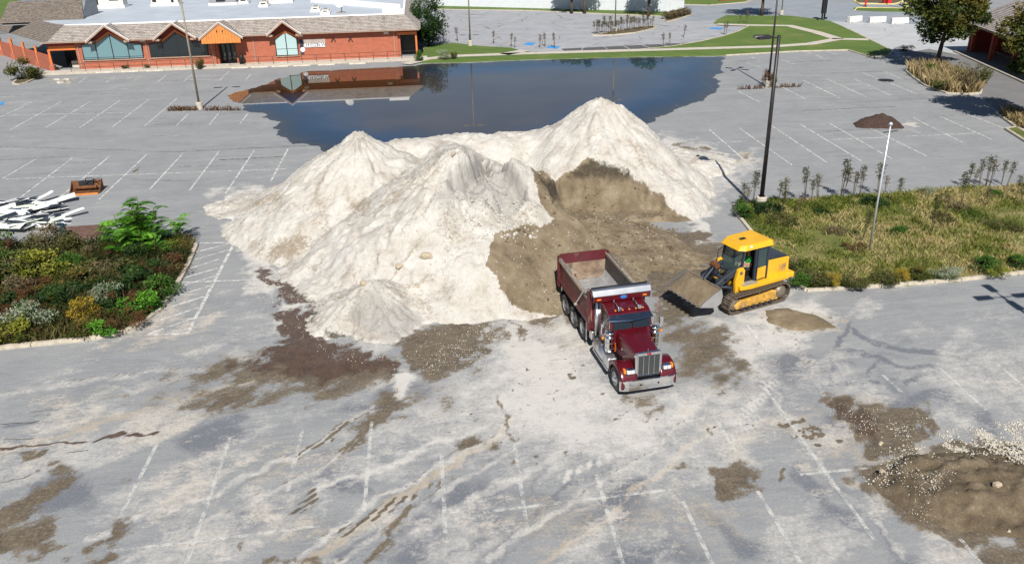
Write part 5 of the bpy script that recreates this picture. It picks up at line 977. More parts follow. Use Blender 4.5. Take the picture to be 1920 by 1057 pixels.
# dump body
BX0, BX1, BW, ZF, ZS = -8.15, -3.22, 1.24, 1.36, 2.68
BDY = empty('dump_body', (0, 0, 0), 0, TRK)
B().box(BX0, BX1, -.95, .95, ZF-.12, ZF).obj('floor', 'bed_steel', BDY)
for sd_ in (-1, 1):
    B().add([(BX0, sd_*.85, ZF+.012), (BX1, sd_*.85, ZF+.012), (BX1, sd_*1.18, ZF+.42), (BX0, sd_*1.18, ZF+.42), (BX0, sd_*.99, ZF+.10), (BX1, sd_*.99, ZF+.10)], [(0, 1, 5, 4), (4, 5, 2, 3)]).obj('floor_radius', 'bed_steel', BDY)
    B().box(BX0, BX1, *sorted((sd_*1.17, sd_*1.205)), ZF+.02, ZS).obj('inner_side', 'bed_dark' if sd_ > 0 else 'bed_dirty', BDY)
    B().box(BX0+.1, BX1-.1, *sorted((sd_*1.207, sd_*1.235)), ZF+.3, ZS-.1).obj('side_panel', 'maroon_dusty', BDY)
    o = B(); y0, y1, y2 = 1.21, 1.30, 1.24; o.hexa([(BX0, sd_*.95, ZF-.28), (BX1, sd_*.95, ZF-.28), (BX1, sd_*y0, ZF-.1), (BX0, sd_*y0, ZF-.1), (BX0, sd_*y0, ZF+.40), (BX1, sd_*y0, ZF+.40), (BX1, sd_*y1, ZF+.22), (BX0, sd_*y1, ZF+.22)]); o.obj('lower_rail', 'maroon_dusty', BDY, bevel=.015)
    B().box(BX0, BX1-.02, *sorted((sd_*1.15, sd_*1.31)), ZS-.12, ZS+.03).obj('top_rail', 'rail_steel', BDY, bevel=.02)
    B().box(BX1-.28, BX1+.02, *sorted((sd_*1.20, sd_*1.32)), ZF-.25, ZS+.42).obj('front_post', 'maroon_dusty', BDY, bevel=.02); B().box(BX0-.02, BX0+.26, *sorted((sd_*1.20, sd_*1.32)), ZF-.15, ZS+.12).obj('rear_post', 'maroon_dusty', BDY, bevel=.02)
    # tarp arm
    B().tube([(BX1+.1, sd_*1.36, ZS+.52), (BX1-.45, sd_*1.37, ZS+.30), (BX1-1.75, sd_*1.37, ZF+.30)], .032, 8).obj('tarp_arm', 'alu', BDY); B().cyl((BX1-1.75, sd_*1.30, ZF+.30), (BX1-1.75, sd_*1.42, ZF+.30), .09, n=12).obj('tarp_pivot', 'alu', BDY)
    B().tube([(BX0+.25, sd_*1.27, ZS+.06), (BX0+2.2, sd_*1.24, ZS+.09)], .028, 8).obj('tarp_bow', 'alu', BDY)
B().box(BX1-.06, BX1, -1.17, 1.17, ZF, ZS+.45).obj('bulkhead', 'maroon_dusty', BDY); B().box(BX1-.10, BX1-.065, -1.16, 1.16, ZF+.02, ZS).obj('bulkhead_liner', 'bed_steel', BDY)
TG = B().box(BX0-.06, BX0, -1.19, 1.19, ZF-.05, ZS+.16).obj('tailgate', 'maroon_dusty', BDY); B().box(BX0+.002, BX0+.03, -1.16, 1.16, ZF+.01, ZS-.35).obj('dirty_liner', 'bed_dirty', TG); B().box(BX0+.032, BX0+.05, -.75, -.35, ZF+.05, ZF+.35).obj('coal_chute', 'rust', TG)
for y in (-1.0, -.4, .4, 1.0): B().box(BX0-.16, BX0-.06, y-.06, y+.06, ZF, ZS+.1).obj('rib', 'maroon_dusty', TG)
# cab shield and tarp roll
SH = B().hexa([(BX1-.05, -1.30, ZS+.36), (BX1+.62, -1.30, ZS+.30), (BX1+.62, 1.30, ZS+.30), (BX1-.05, 1.30, ZS+.36), (BX1-.05, -1.30, ZS+.44), (BX1+.62, -1.30, ZS+.40), (BX1+.62, 1.30, ZS+.40), (BX1-.05, 1.30, ZS+.44)]).obj('cab_shield', 'maroon', BDY, bevel=.02)
B().box(BX1+.60, BX1+.66, -1.30, 1.30, ZS+.14, ZS+.42).obj('shield_front', 'maroon', SH, bevel=.015)
o = B(); o.hexa([(BX1+.42, -1.32, ZS+.42), (BX1+.70, -1.32, ZS+.42), (BX1+.70, 1.32, ZS+.42), (BX1+.42, 1.32, ZS+.42), (BX1+.36, -1.32, ZS+.66), (BX1+.56, -1.32, ZS+.66), (BX1+.56, 1.32, ZS+.66), (BX1+.36, 1.32, ZS+.66)]); o.obj('tarp_housing', 'alu', SH, bevel=.02)
B().cyl((BX1+.22, -1.28, ZS+.54), (BX1+.22, 1.28, ZS+.54), .12, n=14).obj('tarp_roll', 'black', SH, smooth=True)
for y in (-1.08, 1.02): B().box(BX1+.662, BX1+.68, y-.09, y+.09, ZS+.24, ZS+.30).obj('marker_light', 'amber', SH)
B().sphere((BX1+.667, .05, ZS+.28), .17, sc3=(.06, 1, .5)).obj('badge', 'blue_badge', SH, smooth=True)
for y in (-.45, .45): B().box(-8.0, -3.4, y-.06, y+.06, 1.03, ZF-.12).obj('sub_frame', 'dark_metal', BDY)
B().cyl((-3.5, 0, .8), (-3.4, 0, 2.6), .12, n=12).obj('hoist', 'alu', TRK)

# ================================================================ TRACKED LOADER (x forward, y left; origin on the ground amid the tracks)
fx, fy = -.937, -.350; cxy = Vector((15.5, 36.1))+Vector((-fy, fx))*-.85
LD = thing('tracked_loader', 'yellow tracked loader with a raised bucket and an open cab door', 'tracked loader', (cxy.x, cxy.y, .02), math.atan2(fy, fx)); LD.scale = (1.07,)*3
# track path (x,z) outline
import itertools
def track_path():
    pts = []; c1, r1 = (1.28, .42), .40; c2, r2 = (-1.42, .48), .44; c3, r3 = (-.1, .93), .08
    for a in np.linspace(-90, 95, 12): pts.append((c1[0]+r1*math.cos(R(a)), c1[1]+r1*math.sin(R(a))))
    pts.append((c3[0]+.1, .845)); pts.append((c3[0]-.1, .845))
    for a in np.linspace(92, 270, 12): pts.append((c2[0]+r2*math.cos(R(a)), c2[1]+r2*math.sin(R(a))))
    pts.append((-1.2, .02)); return pts
tpts = track_path(); seg = [math.dist(a, b) for a, b in zip(tpts, tpts[1:]+tpts[:1])]; LT = sum(seg)
def along(s_):
    s_ %= LT
    for (a, b), l in zip(zip(tpts, tpts[1:]+tpts[:1]), seg):
        if s_ <= l: t = s_/l; return (a[0]+(b[0]-a[0])*t, a[1]+(b[1]-a[1])*t), math.atan2(b[1]-a[1], b[0]-a[0])
        s_ -= l
    return tpts[0], 0
shoe = None; NS = 40
for sd_ in (-1, 1):
    TR = empty('track', (0, sd_*.95, 0), 0, LD)
    for k in range(NS):
        (x, z), a = along(LT*k/NS)
        if shoe is None:
            sb = B().box(-.095, .095, -.26, .26, -.03, 0); sb.box(-.09, -.055, -.26, .26, -.085, -.03); sb.box(.02, .045, -.26, .26, -.06, -.03); shoe = sb.obj('track_shoe', 'track_steel', TR); o = shoe
        else: o = shoe.copy(); COL.objects.link(o); o.parent = TR
        o.location = (x, 0, z); o.rotation_euler = (0, -a, 0)
    B().prism([(-1.3, .15), (1.2, .15), (1.35, .35), (1.1, .52), (.2, .56), (-.9, .66), (-1.2, .6)], 'y', -.16, .16).obj('track_frame', 'yellow_worn', TR, bevel=.04)
    B().prism([(-.9, .3), (.95, .22), (1.05, .38), (.2, .46), (-.85, .5)], 'y', *sorted((sd_*.165, sd_*.2))).obj('guard_plate', 'yellow_worn', TR, bevel=.02)
    B().lathe([(0, -.13), (.30, -.13), (.33, -.1), (.33, .1), (.30, .13), (.28, sd_*.2), (.1, sd_*.24), (0, sd_*.24)], (-1.42, 0, .48), 'y', 24).obj('sprocket', 'track_steel', TR, smooth=True); B().lathe([(0, -.1), (.24, -.1), (.30, -.08), (.30, .08), (.24, .1), (0, .1)], (1.28, 0, .42), 'y', 24).obj('idler', 'track_steel', TR, smooth=True)
    for k in range(6): B().cyl((-.85+k*.34, -.14, .13), (-.85+k*.34, .2*sd_ if sd_ > 0 else .14, .13), .10, n=12).obj('track_roller', 'dark_metal', TR)
    B().cyl((-.1, -.1, .78), (-.1, .16, .78), .07, n=10).obj('carrier_roller', 'track_steel', TR)
# main frame, engine house
B().box(-1.7, 1.2, -.62, .62, .45, 1.0).obj('main_frame', 'dark_metal', LD)
B().prism([(-2.15, 1.08), (-2.1, 2.02), (-.72, 2.06), (-.72, 1.08)], 'y', -.72, .72).obj('engine_house', 'yellow', LD, bevel=.05)
HD = B().prism([(-2.1, 2.03), (-1.9, 2.12), (-.76, 2.30), (-.74, 2.05)], 'y', -.70, .70).obj('engine_hood', 'slate_paint', LD, bevel=.04); B().cyl((-1.2, .2, 2.2), (-1.2, .2, 2.62), .06, n=10).obj('exhaust', 'dark_metal', HD); B().cyl((-1.05, -.3, 2.2), (-1.05, -.3, 2.5), .09, n=10).obj('precleaner', 'black', HD)
B().box(-1.92, -1.5, .722, .735, 1.35, 1.75).obj('side_vent', 'yellow_worn', LD); B().box(-1.3, -.8, .722, .732, 1.15, 1.95).obj('access_door', 'yellow', LD)
B().box(-2.42, -1.95, -.85, .85, .95, 1.22).obj('counterweight', 'yellow', LD, bevel=.05); B().prism([(-2.2, .95), (-1.2, .95), (-1.5, .55), (-1.85, .5)], 'y', -.5, .5).obj('rear_guard', 'yellow', LD, bevel=.03)
B().prism([(-1.95, 1.2), (.95, 1.2), (.95, 1.0), (.3, .95), (-1.95, 1.0)], 'y', -.98, .98).obj('platform', 'yellow', LD, bevel=.03)
B().box(-.05, .78, .5, .99, 1.21, 1.24).obj('step_plate', 'wood_old', LD)
# cab
CBL = empty('cab', (0, 0, 0), 0, LD); cz0, cz1 = 1.2, 2.82
for x, y, xt in ((.82, .66, .62), (.82, -.66, .62), (-.02, .72, -.02), (-.72, .72, -.72), (-.72, -.72, -.72), (-.02, -.72, -.02)):
    B().hexa([(x-.05, y-.05, cz0), (x+.05, y-.05, cz0), (x+.05, y+.05, cz0), (x-.05, y+.05, cz0), (xt-.05, y-.05, cz1), (xt+.05, y-.05, cz1), (xt+.05, y+.05, cz1), (xt-.05, y+.05, cz1)]).obj('post', 'slate_paint', CBL)
B().add([(.84, -.6, 1.3), (.84, .6, 1.3), (.65, .6, 2.75), (.65, -.6, 2.75)], [(0, 1, 2, 3)]).obj('windshield', 'cab_glass_clear', CBL, solid=.01)
B().box(-.68, -.06, -.735, -.725, 1.6, 2.78).obj('side_glass', 'cab_glass', CBL); B().box(.02, .62, -.735, -.725, 1.5, 2.78).obj('side_glass', 'cab_glass', CBL); B().box(-.69, -.06, .725, .735, 1.85, 2.78).obj('side_glass', 'cab_glass', CBL); B().box(-.69, -.06, .72, .74, 1.24, 1.82).obj('lower_panel', 'yellow', CBL)
B().box(-.755, -.735, -.66, .66, 1.7, 2.75).obj('rear_glass', 'cab_glass', CBL); B().box(-.7, .8, -.66, .66, 1.22, 1.25).obj('floor', 'cab_dark', CBL)
# open door, folded back against the side
DR = empty('door', (-.06, .76, 0), R(8), CBL); B().box(-.70, -.66, .02, .06, 1.24, 2.78).obj('frame', 'slate_paint', DR); B().box(-.04, 0, .02, .06, 1.24, 2.78).obj('frame', 'slate_paint', DR); B().box(-.66, -.04, .02, .06, 2.74, 2.78).obj('frame', 'slate_paint', DR); B().box(-.66, -.04, .02, .06, 1.24, 1.28).obj('frame', 'slate_paint', DR); B().box(-.66, -.04, .035, .045, 1.85, 2.74).obj('glass', 'cab_glass', DR); B().box(-.66, -.04, .03, .05, 1.28, 1.85).obj('panel', 'yellow', DR)
RF = B().add([(-.95, -.82, 2.84), (.72, -.82, 2.84), (.98, -.60, 2.84), (.98, .60, 2.84), (.72, .82, 2.84), (-.95, .82, 2.84), (-.9, -.72, 3.10), (.55, -.68, 3.08), (.80, -.50, 3.04), (.80, .50, 3.04), (.55, .68, 3.08), (-.9, .72, 3.10)], [(5, 4, 3, 2, 1, 0), (6, 7, 8, 9, 10, 11)]+[(i, (i+1) % 6, 6+(i+1) % 6, 6+i) for i in range(6)]).obj('roof', 'yellow', CBL, bevel=.03)
B().box(.05, .35, -.12, .05, 3.085, 3.11).obj('roof_hatch', 'black', RF); B().sphere((.35, .75, 2.98), .07).obj('beacon', 'lamp_white', RF); B().box(-.97, -.94, .35, .75, 2.88, 3.05).obj('vent', 'yellow_worn', RF)
# seat, console
B().box(-.5, .05, -.26, .26, 1.5, 1.66).obj('seat_cushion', 'cab_dark', CBL, bevel=.04); B().hexa([(-.55, -.25, 1.6), (-.42, -.25, 1.6), (-.42, .25, 1.6), (-.55, .25, 1.6), (-.68, -.22, 2.3), (-.58, -.22, 2.3), (-.58, .22, 2.3), (-.68, .22, 2.3)]).obj('seat_back', 'cab_dark', CBL, bevel=.04); B().box(-.4, 0, -.2, .2, 1.25, 1.5).obj('seat_base', 'black', CBL); B().box(.5, .72, -.5, .5, 1.25, 1.85).obj('dashboard', 'cab_dark', CBL, bevel=.04)
B().tube([(.95, -.55, 1.35), (1.02, -.72, 1.7), (.98, -.72, 2.4), (.72, -.70, 2.6)], .018).obj('grab_rail', 'black', LD)
# loader frame towers, arms, cylinders, bucket
for sd_ in (-1, 1):
    B().prism([(.62, .75), (1.05, .75), (1.12, 1.45), (.98, 1.98), (.72, 2.05), (.60, 1.9)], 'y', *sorted((sd_*.62, sd_*.80))).obj('loader_tower', 'yellow', LD, bevel=.03); B().cyl((.85, sd_*.58, 1.83), (.85, sd_*.86, 1.83), .07, n=12).obj('pivot_pin', 'track_steel', LD)
    B().prism([(.72, 1.92), (.9, 1.98), (1.5, 1.74), (2.05, 1.42), (2.42, .95), (2.36, .72), (2.15, .78), (1.85, 1.18), (1.4, 1.45), (.75, 1.72)], 'y', *sorted((sd_*.44, sd_*.60))).obj('lift_arm', 'slate_paint', LD, bevel=.02)
    lc = B().cyl((.9, sd_*.52, .95), (1.45, sd_*.52, 1.14), .08, n=12).obj('lift_cylinder', 'slate_paint', LD); B().cyl((1.45, sd_*.52, 1.14), (1.9, sd_*.52, 1.28), .045, n=10).obj('rod', 'chrome', lc)
    B().tube([(1.0, sd_*.3, 1.9), (1.5, sd_*.28, 1.95), (1.95, sd_*.25, 1.75), (2.2, sd_*.2, 1.45)], .018).obj('hydraulic_hose', 'black', LD)
B().cyl((1.55, -.6, 1.55), (1.55, .6, 1.55), .09, n=12).obj('cross_tube', 'slate_paint', LD)
B().prism([(1.45, 1.62), (1.65, 2.12), (1.82, 2.14), (1.78, 1.6)], 'y', -.12, .12).obj('bell_crank', 'slate_paint', LD, bevel=.02); B().cyl((1.74, -.2, 2.12), (1.74, .2, 2.12), .14, n=14).obj('crank_roller', 'rust', LD); tc = B().cyl((.95, 0, 1.7), (1.35, 0, 1.95), .08, n=12).obj('tilt_cylinder', 'slate_paint', LD); B().cyl((1.35, 0, 1.95), (1.7, 0, 2.1), .045, n=10).obj('rod', 'chrome', tc); B().cyl((1.74, 0, 2.08), (2.3, 0, 1.5), .06, n=10).obj('tilt_link', 'slate_paint', LD)
# bucket: curled back; profile in x,z
bpf = [(2.30, 1.52), (2.20, 1.15), (2.28, .82), (2.55, .66), (3.42, .88)]; BK = empty('bucket', (0, 0, 0), 0, LD); BWD = 1.22
sh_ = B()
for (a, b) in zip(bpf[:-1], bpf[1:]):
    d = Vector((b[0]-a[0], b[1]-a[1])).normalized(); n_ = Vector((-d.y, d.x))*-.03
    sh_.hexa([(a[0], -BWD, a[1]), (b[0], -BWD, b[1]), (b[0], BWD, b[1]), (a[0], BWD, a[1]), (a[0]+n_.x, -BWD, a[1]+n_.y), (b[0]+n_.x, -BWD, b[1]+n_.y), (b[0]+n_.x, BWD, b[1]+n_.y), (a[0]+n_.x, BWD, a[1]+n_.y)])
sh_.obj('shell', 'rail_steel', BK)
for sd_ in (-1, 1): B().prism([(2.30, 1.52), (2.20, 1.15), (2.28, .82), (2.55, .66), (3.42, .88), (3.30, 1.02), (2.75, 1.36)], 'y', *sorted((sd_*BWD, sd_*(BWD+.04)))).obj('side_plate', 'alu', BK)
B().hexa([(3.30, -BWD-.05, .84), (3.50, -BWD-.05, .90), (3.50, BWD+.05, .90), (3.30, BWD+.05, .84), (3.30, -BWD-.05, .875), (3.50, -BWD-.05, .915), (3.50, BWD+.05, .915), (3.30, BWD+.05, .875)]).obj('cutting_edge', 'alu', BK)
for k in range(8): y = -1.15+k*2.3/7; B().hexa([(3.42, y-.05, .87), (3.62, y-.03, .92), (3.62, y+.03, .92), (3.42, y+.05, .87), (3.42, y-.05, .93), (3.62, y-.03, .945), (3.62, y+.03, .945), (3.42, y+.05, .93)]).obj('tooth', 'track_steel', BK)
for sd_ in (-1, 1): B().box(2.1, 2.34, *sorted((sd_*.40, sd_*.62)), .75, 1.05).obj('hinge', 'yellow', BK)
# load of sand, a thing of its own lying in the bucket
mw = LD.matrix_basis if False else Matrix.Translation(LD.location) @ Matrix.Rotation(LD.rotation_euler.z, 4, 'Z') @ Matrix.Scale(1.07, 4)
def sand(u, v):
    y = (v-.5)*2*(BWD-.02); x = 2.26+u*1.16; z0 = 1.46-(u*.54); e = math.sin(math.pi*min(1, v*1.0))**.5 if 0 < v < 1 else 0
    z = z0+.30*math.sin(math.pi*u)**.8*e-.02+.05*(vnoise(x*6, y*6, 3)-.5) if 0 < u < 1 else z0-.02
    p = mw @ Vector((x, y, float(z))); return tuple(p)
def sandb(u, v):
    y = (v-.5)*2*(BWD-.02); x = 2.26+u*1.16; p = mw @ Vector((x, y, max(.70+.17*u, .86 if u < .12 else 0))); return tuple(p)
sbm = B().grid(sand, 16, 28).grid(sandb, 16, 28); tag(sbm.obj('sand_load', 'earth', None, smooth=True), 'heaped brown sand filling the raised loader bucket', 'sand')
# operator, seated, seen through the open door
OP = thing('person', 'seated operator in a green shirt and tan trousers inside the loader cab', 'person', tuple(mw @ Vector((-.2, 0, 1.67))), math.atan2(fy, fx))
def skin_fig(name, joints, edges, mat, parent, root=0):
    me = bpy.data.meshes.new(name); me.from_pydata([j[:3] for j in joints], edges, []); o = bpy.data.objects.new(name, me); COL.objects.link(o); o.parent = parent
    m = o.modifiers.new('skin', 'SKIN'); m.use_smooth_shade = True; me.skin_vertices.new() if not me.skin_vertices else None
    for i, j in enumerate(joints): me.skin_vertices[0].data[i].radius = (j[3], j[4] if len(j) > 4 else j[3]); me.skin_vertices[0].data[i].use_root = (i == root)
    o.modifiers.new('sub', 'SUBSURF').levels = 1; o.modifiers['sub'].render_levels = 2; me.materials.append(M[mat]); return o
def person_parts(par):
    skin_fig('body', [(0, 0, .05, .15, .11), (-.04, 0, .25, .14, .10), (-.08, 0, .45, .17, .11), (-.07, 0, .56, .08), (-.04, 0, .64, .06), (-.03, 0, .76, .095, .085), (-.02, 0, .86, .07)], [(0, 1), (1, 2), (2, 3), (3, 4), (4, 5), (5, 6)], 'skin', par)
    skin_fig('shirt', [(0, 0, .02, .175, .13), (-.04, 0, .25, .165, .125), (-.08, 0, .46, .185, .125), (-.07, 0, .54, .09, .08), (-.06, .22, .47, .075), (.08, .27, .26, .062), (-.06, -.22, .47, .075), (.08, -.27, .26, .062)], [(0, 1), (1, 2), (2, 3), (2, 4), (4, 5), (2, 6), (6, 7)], 'shirt_green', par)
    skin_fig('trousers', [(0, 0, .06, .17, .13), (.05, .11, .06, .10), (.46, .16, .10, .075), (.52, .16, -.30, .06), (.05, -.11, .06, .10), (.46, -.16, .10, .075), (.52, -.16, -.30, .06)], [(0, 1), (1, 2), (2, 3), (0, 4), (4, 5), (5, 6)], 'trousers_tan', par)
    for s_ in (-1, 1):
        skin_fig('forearm', [(.08, s_*.27, .26, .05), (.24, s_*.25, .20, .04), (.32, s_*.24, .20, .038, .022), (.40, s_*.235, .19, .036, .016), (.42, s_*(.235-.03), .19, .010), (.45, s_*(.235-.03), .165, .009), (.43, s_*.23, .19, .010), (.462, s_*.23, .163, .009), (.425, s_*.252, .19, .010), (.455, s_*.254, .165, .009), (.41, s_*.272, .188, .009), (.435, s_*.275, .166, .008), (.35, s_*.20, .19, .011), (.385, s_*.185, .175, .010)], [(0, 1), (1, 2), (2, 3), (3, 4), (4, 5), (3, 6), (6, 7), (3, 8), (8, 9), (3, 10), (10, 11), (2, 12), (12, 13)], 'skin', par)
        B().prism([(.44, -.42), (.72, -.42), (.70, -.36), (.58, -.30), (.56, -.22), (.45, -.22)], 'y', s_*.16-.05, s_*.16+.05).obj('boot', 'boot', par, bevel=.03)
    B().sphere((-.055, 0, .83), .115, 14, 8, (1.0, .88, .85)).obj('hair', 'boot', par, smooth=True)
    for s_ in (-1, 1): B().sphere((.062, s_*.035, .77), .014, 8, 6).obj('eye', 'lamp_white', par); B().sphere((-.03, s_*.093, .76), .026, 8, 6, (.8, .4, 1.2)).obj('ear', 'skin', par)
    B().sphere((.078, 0, .742), .018, 8, 6, (1, .8, 1.3)).obj('nose', 'skin', par); B().box(.058, .066, -.024, .024, .70, .708).obj('mouth', 'red_badge', par)
person_parts(OP)

# ================================================================ VEGETATION
def quads_mesh(name, V4, tint, mat, parent=None):
    n = len(V4); o = big_mesh(name, V4.reshape(-1, 3), np.arange(n*4).reshape(n, 4), mat, False); attr(o, 'tint', np.repeat(tint, 4)); o.parent = parent; return o
def leaf_quads(pos, size, up=.4, asp=.5):
    n = len(pos); d = rng.normal(size=(n, 3)); d[:, 2] *= .6; d /= np.linalg.norm(d, axis=1)[:, None]
    nn = rng.normal(size=(n, 3)); nn[:, 2] += up*3; s_ = np.cross(nn, d); s_ /= np.linalg.norm(s_, axis=1)[:, None]+1e-9
    L = (size*rng.uniform(.6, 1.3, n))[:, None]; w = L*asp
    return np.stack([pos, pos+d*L*.5+s_*w*.5, pos+d*L, pos+d*L*.5-s_*w*.5], 1)
def crown_pts(n, rx, ry, rz, c, lumps=24, lr=.42):
    cs = rng.normal(size=(lumps, 3)); cs /= np.linalg.norm(cs, axis=1)[:, None]; cs *= rng.uniform(.35, .85, lumps)[:, None]**.6
    k = rng.integers(0, lumps, n); d = rng.normal(size=(n, 3)); d /= np.linalg.norm(d, axis=1)[:, None]; rad = lr*rng.uniform(.55, 1.25, lumps)[k]*rng.uniform(.25, 1.05, n)**.5
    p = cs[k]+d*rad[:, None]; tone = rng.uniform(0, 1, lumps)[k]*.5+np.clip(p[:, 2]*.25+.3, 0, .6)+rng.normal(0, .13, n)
    return p*np.array([rx, ry, rz])+np.array(c), np.clip(tone, 0, 1)
def bush_proto(mat, n, size, lumps=14, stem='stem', hgt=1., asp=.5, base=.5):
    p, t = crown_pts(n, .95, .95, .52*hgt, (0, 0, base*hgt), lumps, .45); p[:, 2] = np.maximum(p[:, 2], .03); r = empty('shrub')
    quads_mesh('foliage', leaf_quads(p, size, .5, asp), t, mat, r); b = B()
    for k in range(7): a = k*.9; b.cyl((0, 0, -.03), (.55*math.cos(a), .55*math.sin(a), .75*hgt), .025, .008, 5)
    b.obj('stems', stem, r); return r
PROTO = {}
used = set()
def shrub(kind, x, y, r, h, label, z=0., cat='shrub', group=None, name='shrub', spec=None):
    if kind not in PROTO: PROTO[kind] = bush_proto(*spec_of[kind]); o = PROTO[kind]
    else: o = copy_tree(PROTO[kind])
    o.name = name; o.location = (x, y, z); o.scale = (r*random.uniform(.85, 1.35), r*random.uniform(.8, 1.2), h); o.rotation_euler = (0, 0, random.uniform(0, 6.28)); 
    for k in ('label', 'category', 'group'):
        if k in o: del o[k]
    tag(o, label, cat, group); return o
spec_of = dict(pale=('leaf_pale', 2600, .09), gold=('leaf_gold', 1800, .09), bright=('leaf_bright', 1500, .17), mid=('leaf_mid', 2200, .14), olive=('leaf_olive', 2600, .11), yellow=('leaf_yellow', 1500, .13), brown=('leaf_brown', 2200, .09), dark=('leaf_dark', 2600, .13), autumn=('leaf_autumn', 2200, .12), dry=('leaf_dry', 1600, .12))
# ---- left planter island
PL = [(-260, 668), (-60, 660), (60, 648), (160, 638), (230, 626), (268, 606), (300, 582), (330, 540), (352, 500), (368, 462), (360, 452), (330, 450), (200, 457), (60, 462), (-240, 480)]
plw = gp(PL); bed = tag(sheet('planter_bed', plw, .11, 'soil', thick=.2), kind='structure')
PLK = thing('planter_kerb', 'weathered concrete kerb around the overgrown planter island', 'kerb'); kerb('kerb_stone', plw[:12], 'kerb_stone', PLK, .26, -.02, .17, 1.6); kerb('kerb_stone', gp([(205, 456), (60, 461), (-240, 479)]), 'kerb_stone', PLK, .2, -.02, .16, 2.2)
def scatter_poly(poly, n):
    xs_ = [p[0] for p in poly]; ys_ = [p[1] for p in poly]; out = []
    while len(out) < n:
        a = rng.uniform(min(xs_), max(xs_), n*2); b = rng.uniform(min(ys_), max(ys_), n*2); m = poly_sd(a, b, poly) > .12; out += list(zip(a[m], b[m]))
    return np.array(out[:n])
def blades(name, xy, z, hmin, hmax, wd, mat, tintf, lean=.5):
    n = len(xy); h = rng.uniform(hmin, hmax, n); a = rng.uniform(0, 6.283, n); ln = rng.uniform(0, lean, n)*h; b = rng.uniform(0, 6.283, n)
    p0 = np.stack([xy[:, 0], xy[:, 1], z], 1); sx = np.stack([np.cos(a)*wd, np.sin(a)*wd, np.zeros(n)], 1)
    mid = p0+np.stack([np.cos(b)*ln*.35, np.sin(b)*ln*.35, h*.6], 1); tipp = p0+np.stack([np.cos(b)*ln, np.sin(b)*ln, h], 1)
    V4 = np.stack([p0-sx, p0+sx, mid+sx*.7, tipp], 1); return quads_mesh(name, V4, np.clip(tintf, 0, 1), mat)
xy = scatter_poly(plw, 34000); tn = fbm(xy[:, 0]*.6, xy[:, 1]*.6, 4, 400)
tag(blades('ground_cover', xy, np.full(len(xy), .1), .12, .65, .022, 'leaf_olive', (tn-.3)*2.2+rng.normal(0, .15, len(xy)), .9), 'tangled olive and brown weeds covering the planter island', 'weeds', kind='stuff')
sel = tn > .52; xy2 = xy[sel][:14000]; p3_ = np.c_[xy2, rng.uniform(.1, .7, len(xy2))]; o = quads_mesh('weed_leaves', leaf_quads(p3_, .12), rng.uniform(0, 1, len(xy2)), 'leaf_brown'); tag(o, 'reddish brown dead weed leaves among the planter growth', 'weeds', kind='stuff')
LP = [('pale', 60, 612, 1.25, 1.15, 'pale white-flowering shrub by the front kerb of the planter'), ('pale', 198, 575, .95, 1.15, 'pale white-flowering shrub beside the goldenrod in the planter'), ('gold', 160, 605, .65, 1.35, 'golden yellow flowering shrub between the two pale shrubs'), ('bright', 262, 590, 1.0, .9, 'glossy bright green vine shrub spilling over the planter kerb'), ('mid', 295, 556, .9, .9, 'mid green shrub at the right kerb of the planter'), ('yellow', 15, 640, .9, .9, 'yellow-green shrub at the far front end of the planter kerb'), ('yellow', 82, 525, 1.25, 1.4, 'yellow-leaved shrub climbing in the middle of the planter'), ('olive', 105, 482, 1.2, 1.5, 'tall olive shrub in front of the discarded panels'), ('dry', 92, 474, .8, 1.7, 'dry grey-brown shrub rising against the discarded panels'), ('mid', -25, 478, 1.2, 1.9, 'tall green shrub at the panel heap end of the planter'), ('olive', 20, 520, 1.6, 1.6, 'broad olive shrub in the planter behind the pale shrub'), ('olive', 200, 520, 1.5, 1.0, 'olive weeds mound in the planter centre'), ('brown', 305, 515, 1.1, .95, 'reddish brown dying shrub under the tree of heaven'), ('brown', 238, 618, .8, .7, 'small brown dying shrub at the front right kerb'), ('dark', 240, 545, 1.2, 1.0, 'dark green shrub in the planter behind the bright vine'), ('dark', 120, 570, 1.1, 1.0, 'dark green shrub behind the goldenrod'), ('bright', 195, 630, .6, .6, 'small bright green vine next to the kerb bend'), ('autumn', 150, 545, 1.1, 1.0, 'rusty green shrub in the planter centre'), ('mid', -40, 560, 1.6, 1.6, 'large green shrub at the outer side of the planter'), ('yellow', 325, 470, .7, .6, 'yellowing low shrub at the back right corner of the planter'), ('olive', -50, 610, 1.4, 1.2, 'olive shrub at the outer front of the planter'), ('brown', 60, 560, .9, .9, 'brown dead shrub between pale and olive growth'), ('dark', 30, 585, .9, .9, 'dark green shrub touching the pale front shrub')]
for i in range(40):
    x = random.uniform(-150, 330); y = random.uniform(470, 632)
    if poly_sd(np.array([float(x)]), np.array([float(y)]), PL)[0] > 10: LP.append((random.choice(['olive', 'dark', 'brown', 'brown', 'dry', 'autumn', 'mid']), x, y, random.uniform(.5, 1.0), random.uniform(.5, 1.1), None))
fill = dict(olive='small olive weed clump in the tangle of the planter island', dark='small dark green weed clump in the tangle of the planter island', brown='small brown weed clump in the tangle of the planter island', dry='small straw-dry weed clump in the tangle of the planter island', autumn='small rusty weed clump in the tangle of the planter island', mid='small green weed clump in the tangle of the planter island')
for k, x, y, r, h, lb in LP:
    if lb is None: p = G(x, y); shrub(k, p[0], p[1], r, h, fill[k], .1, group=k+' weed clumps in the planter'); continue
    p = G(x, y); shrub(k, p[0], p[1], r*1.15, h, lb, .1)
for k, x, y, r, h, lb in []: p = G(x, y); shrub(k, p[0], p[1], r, h, lb, .1)
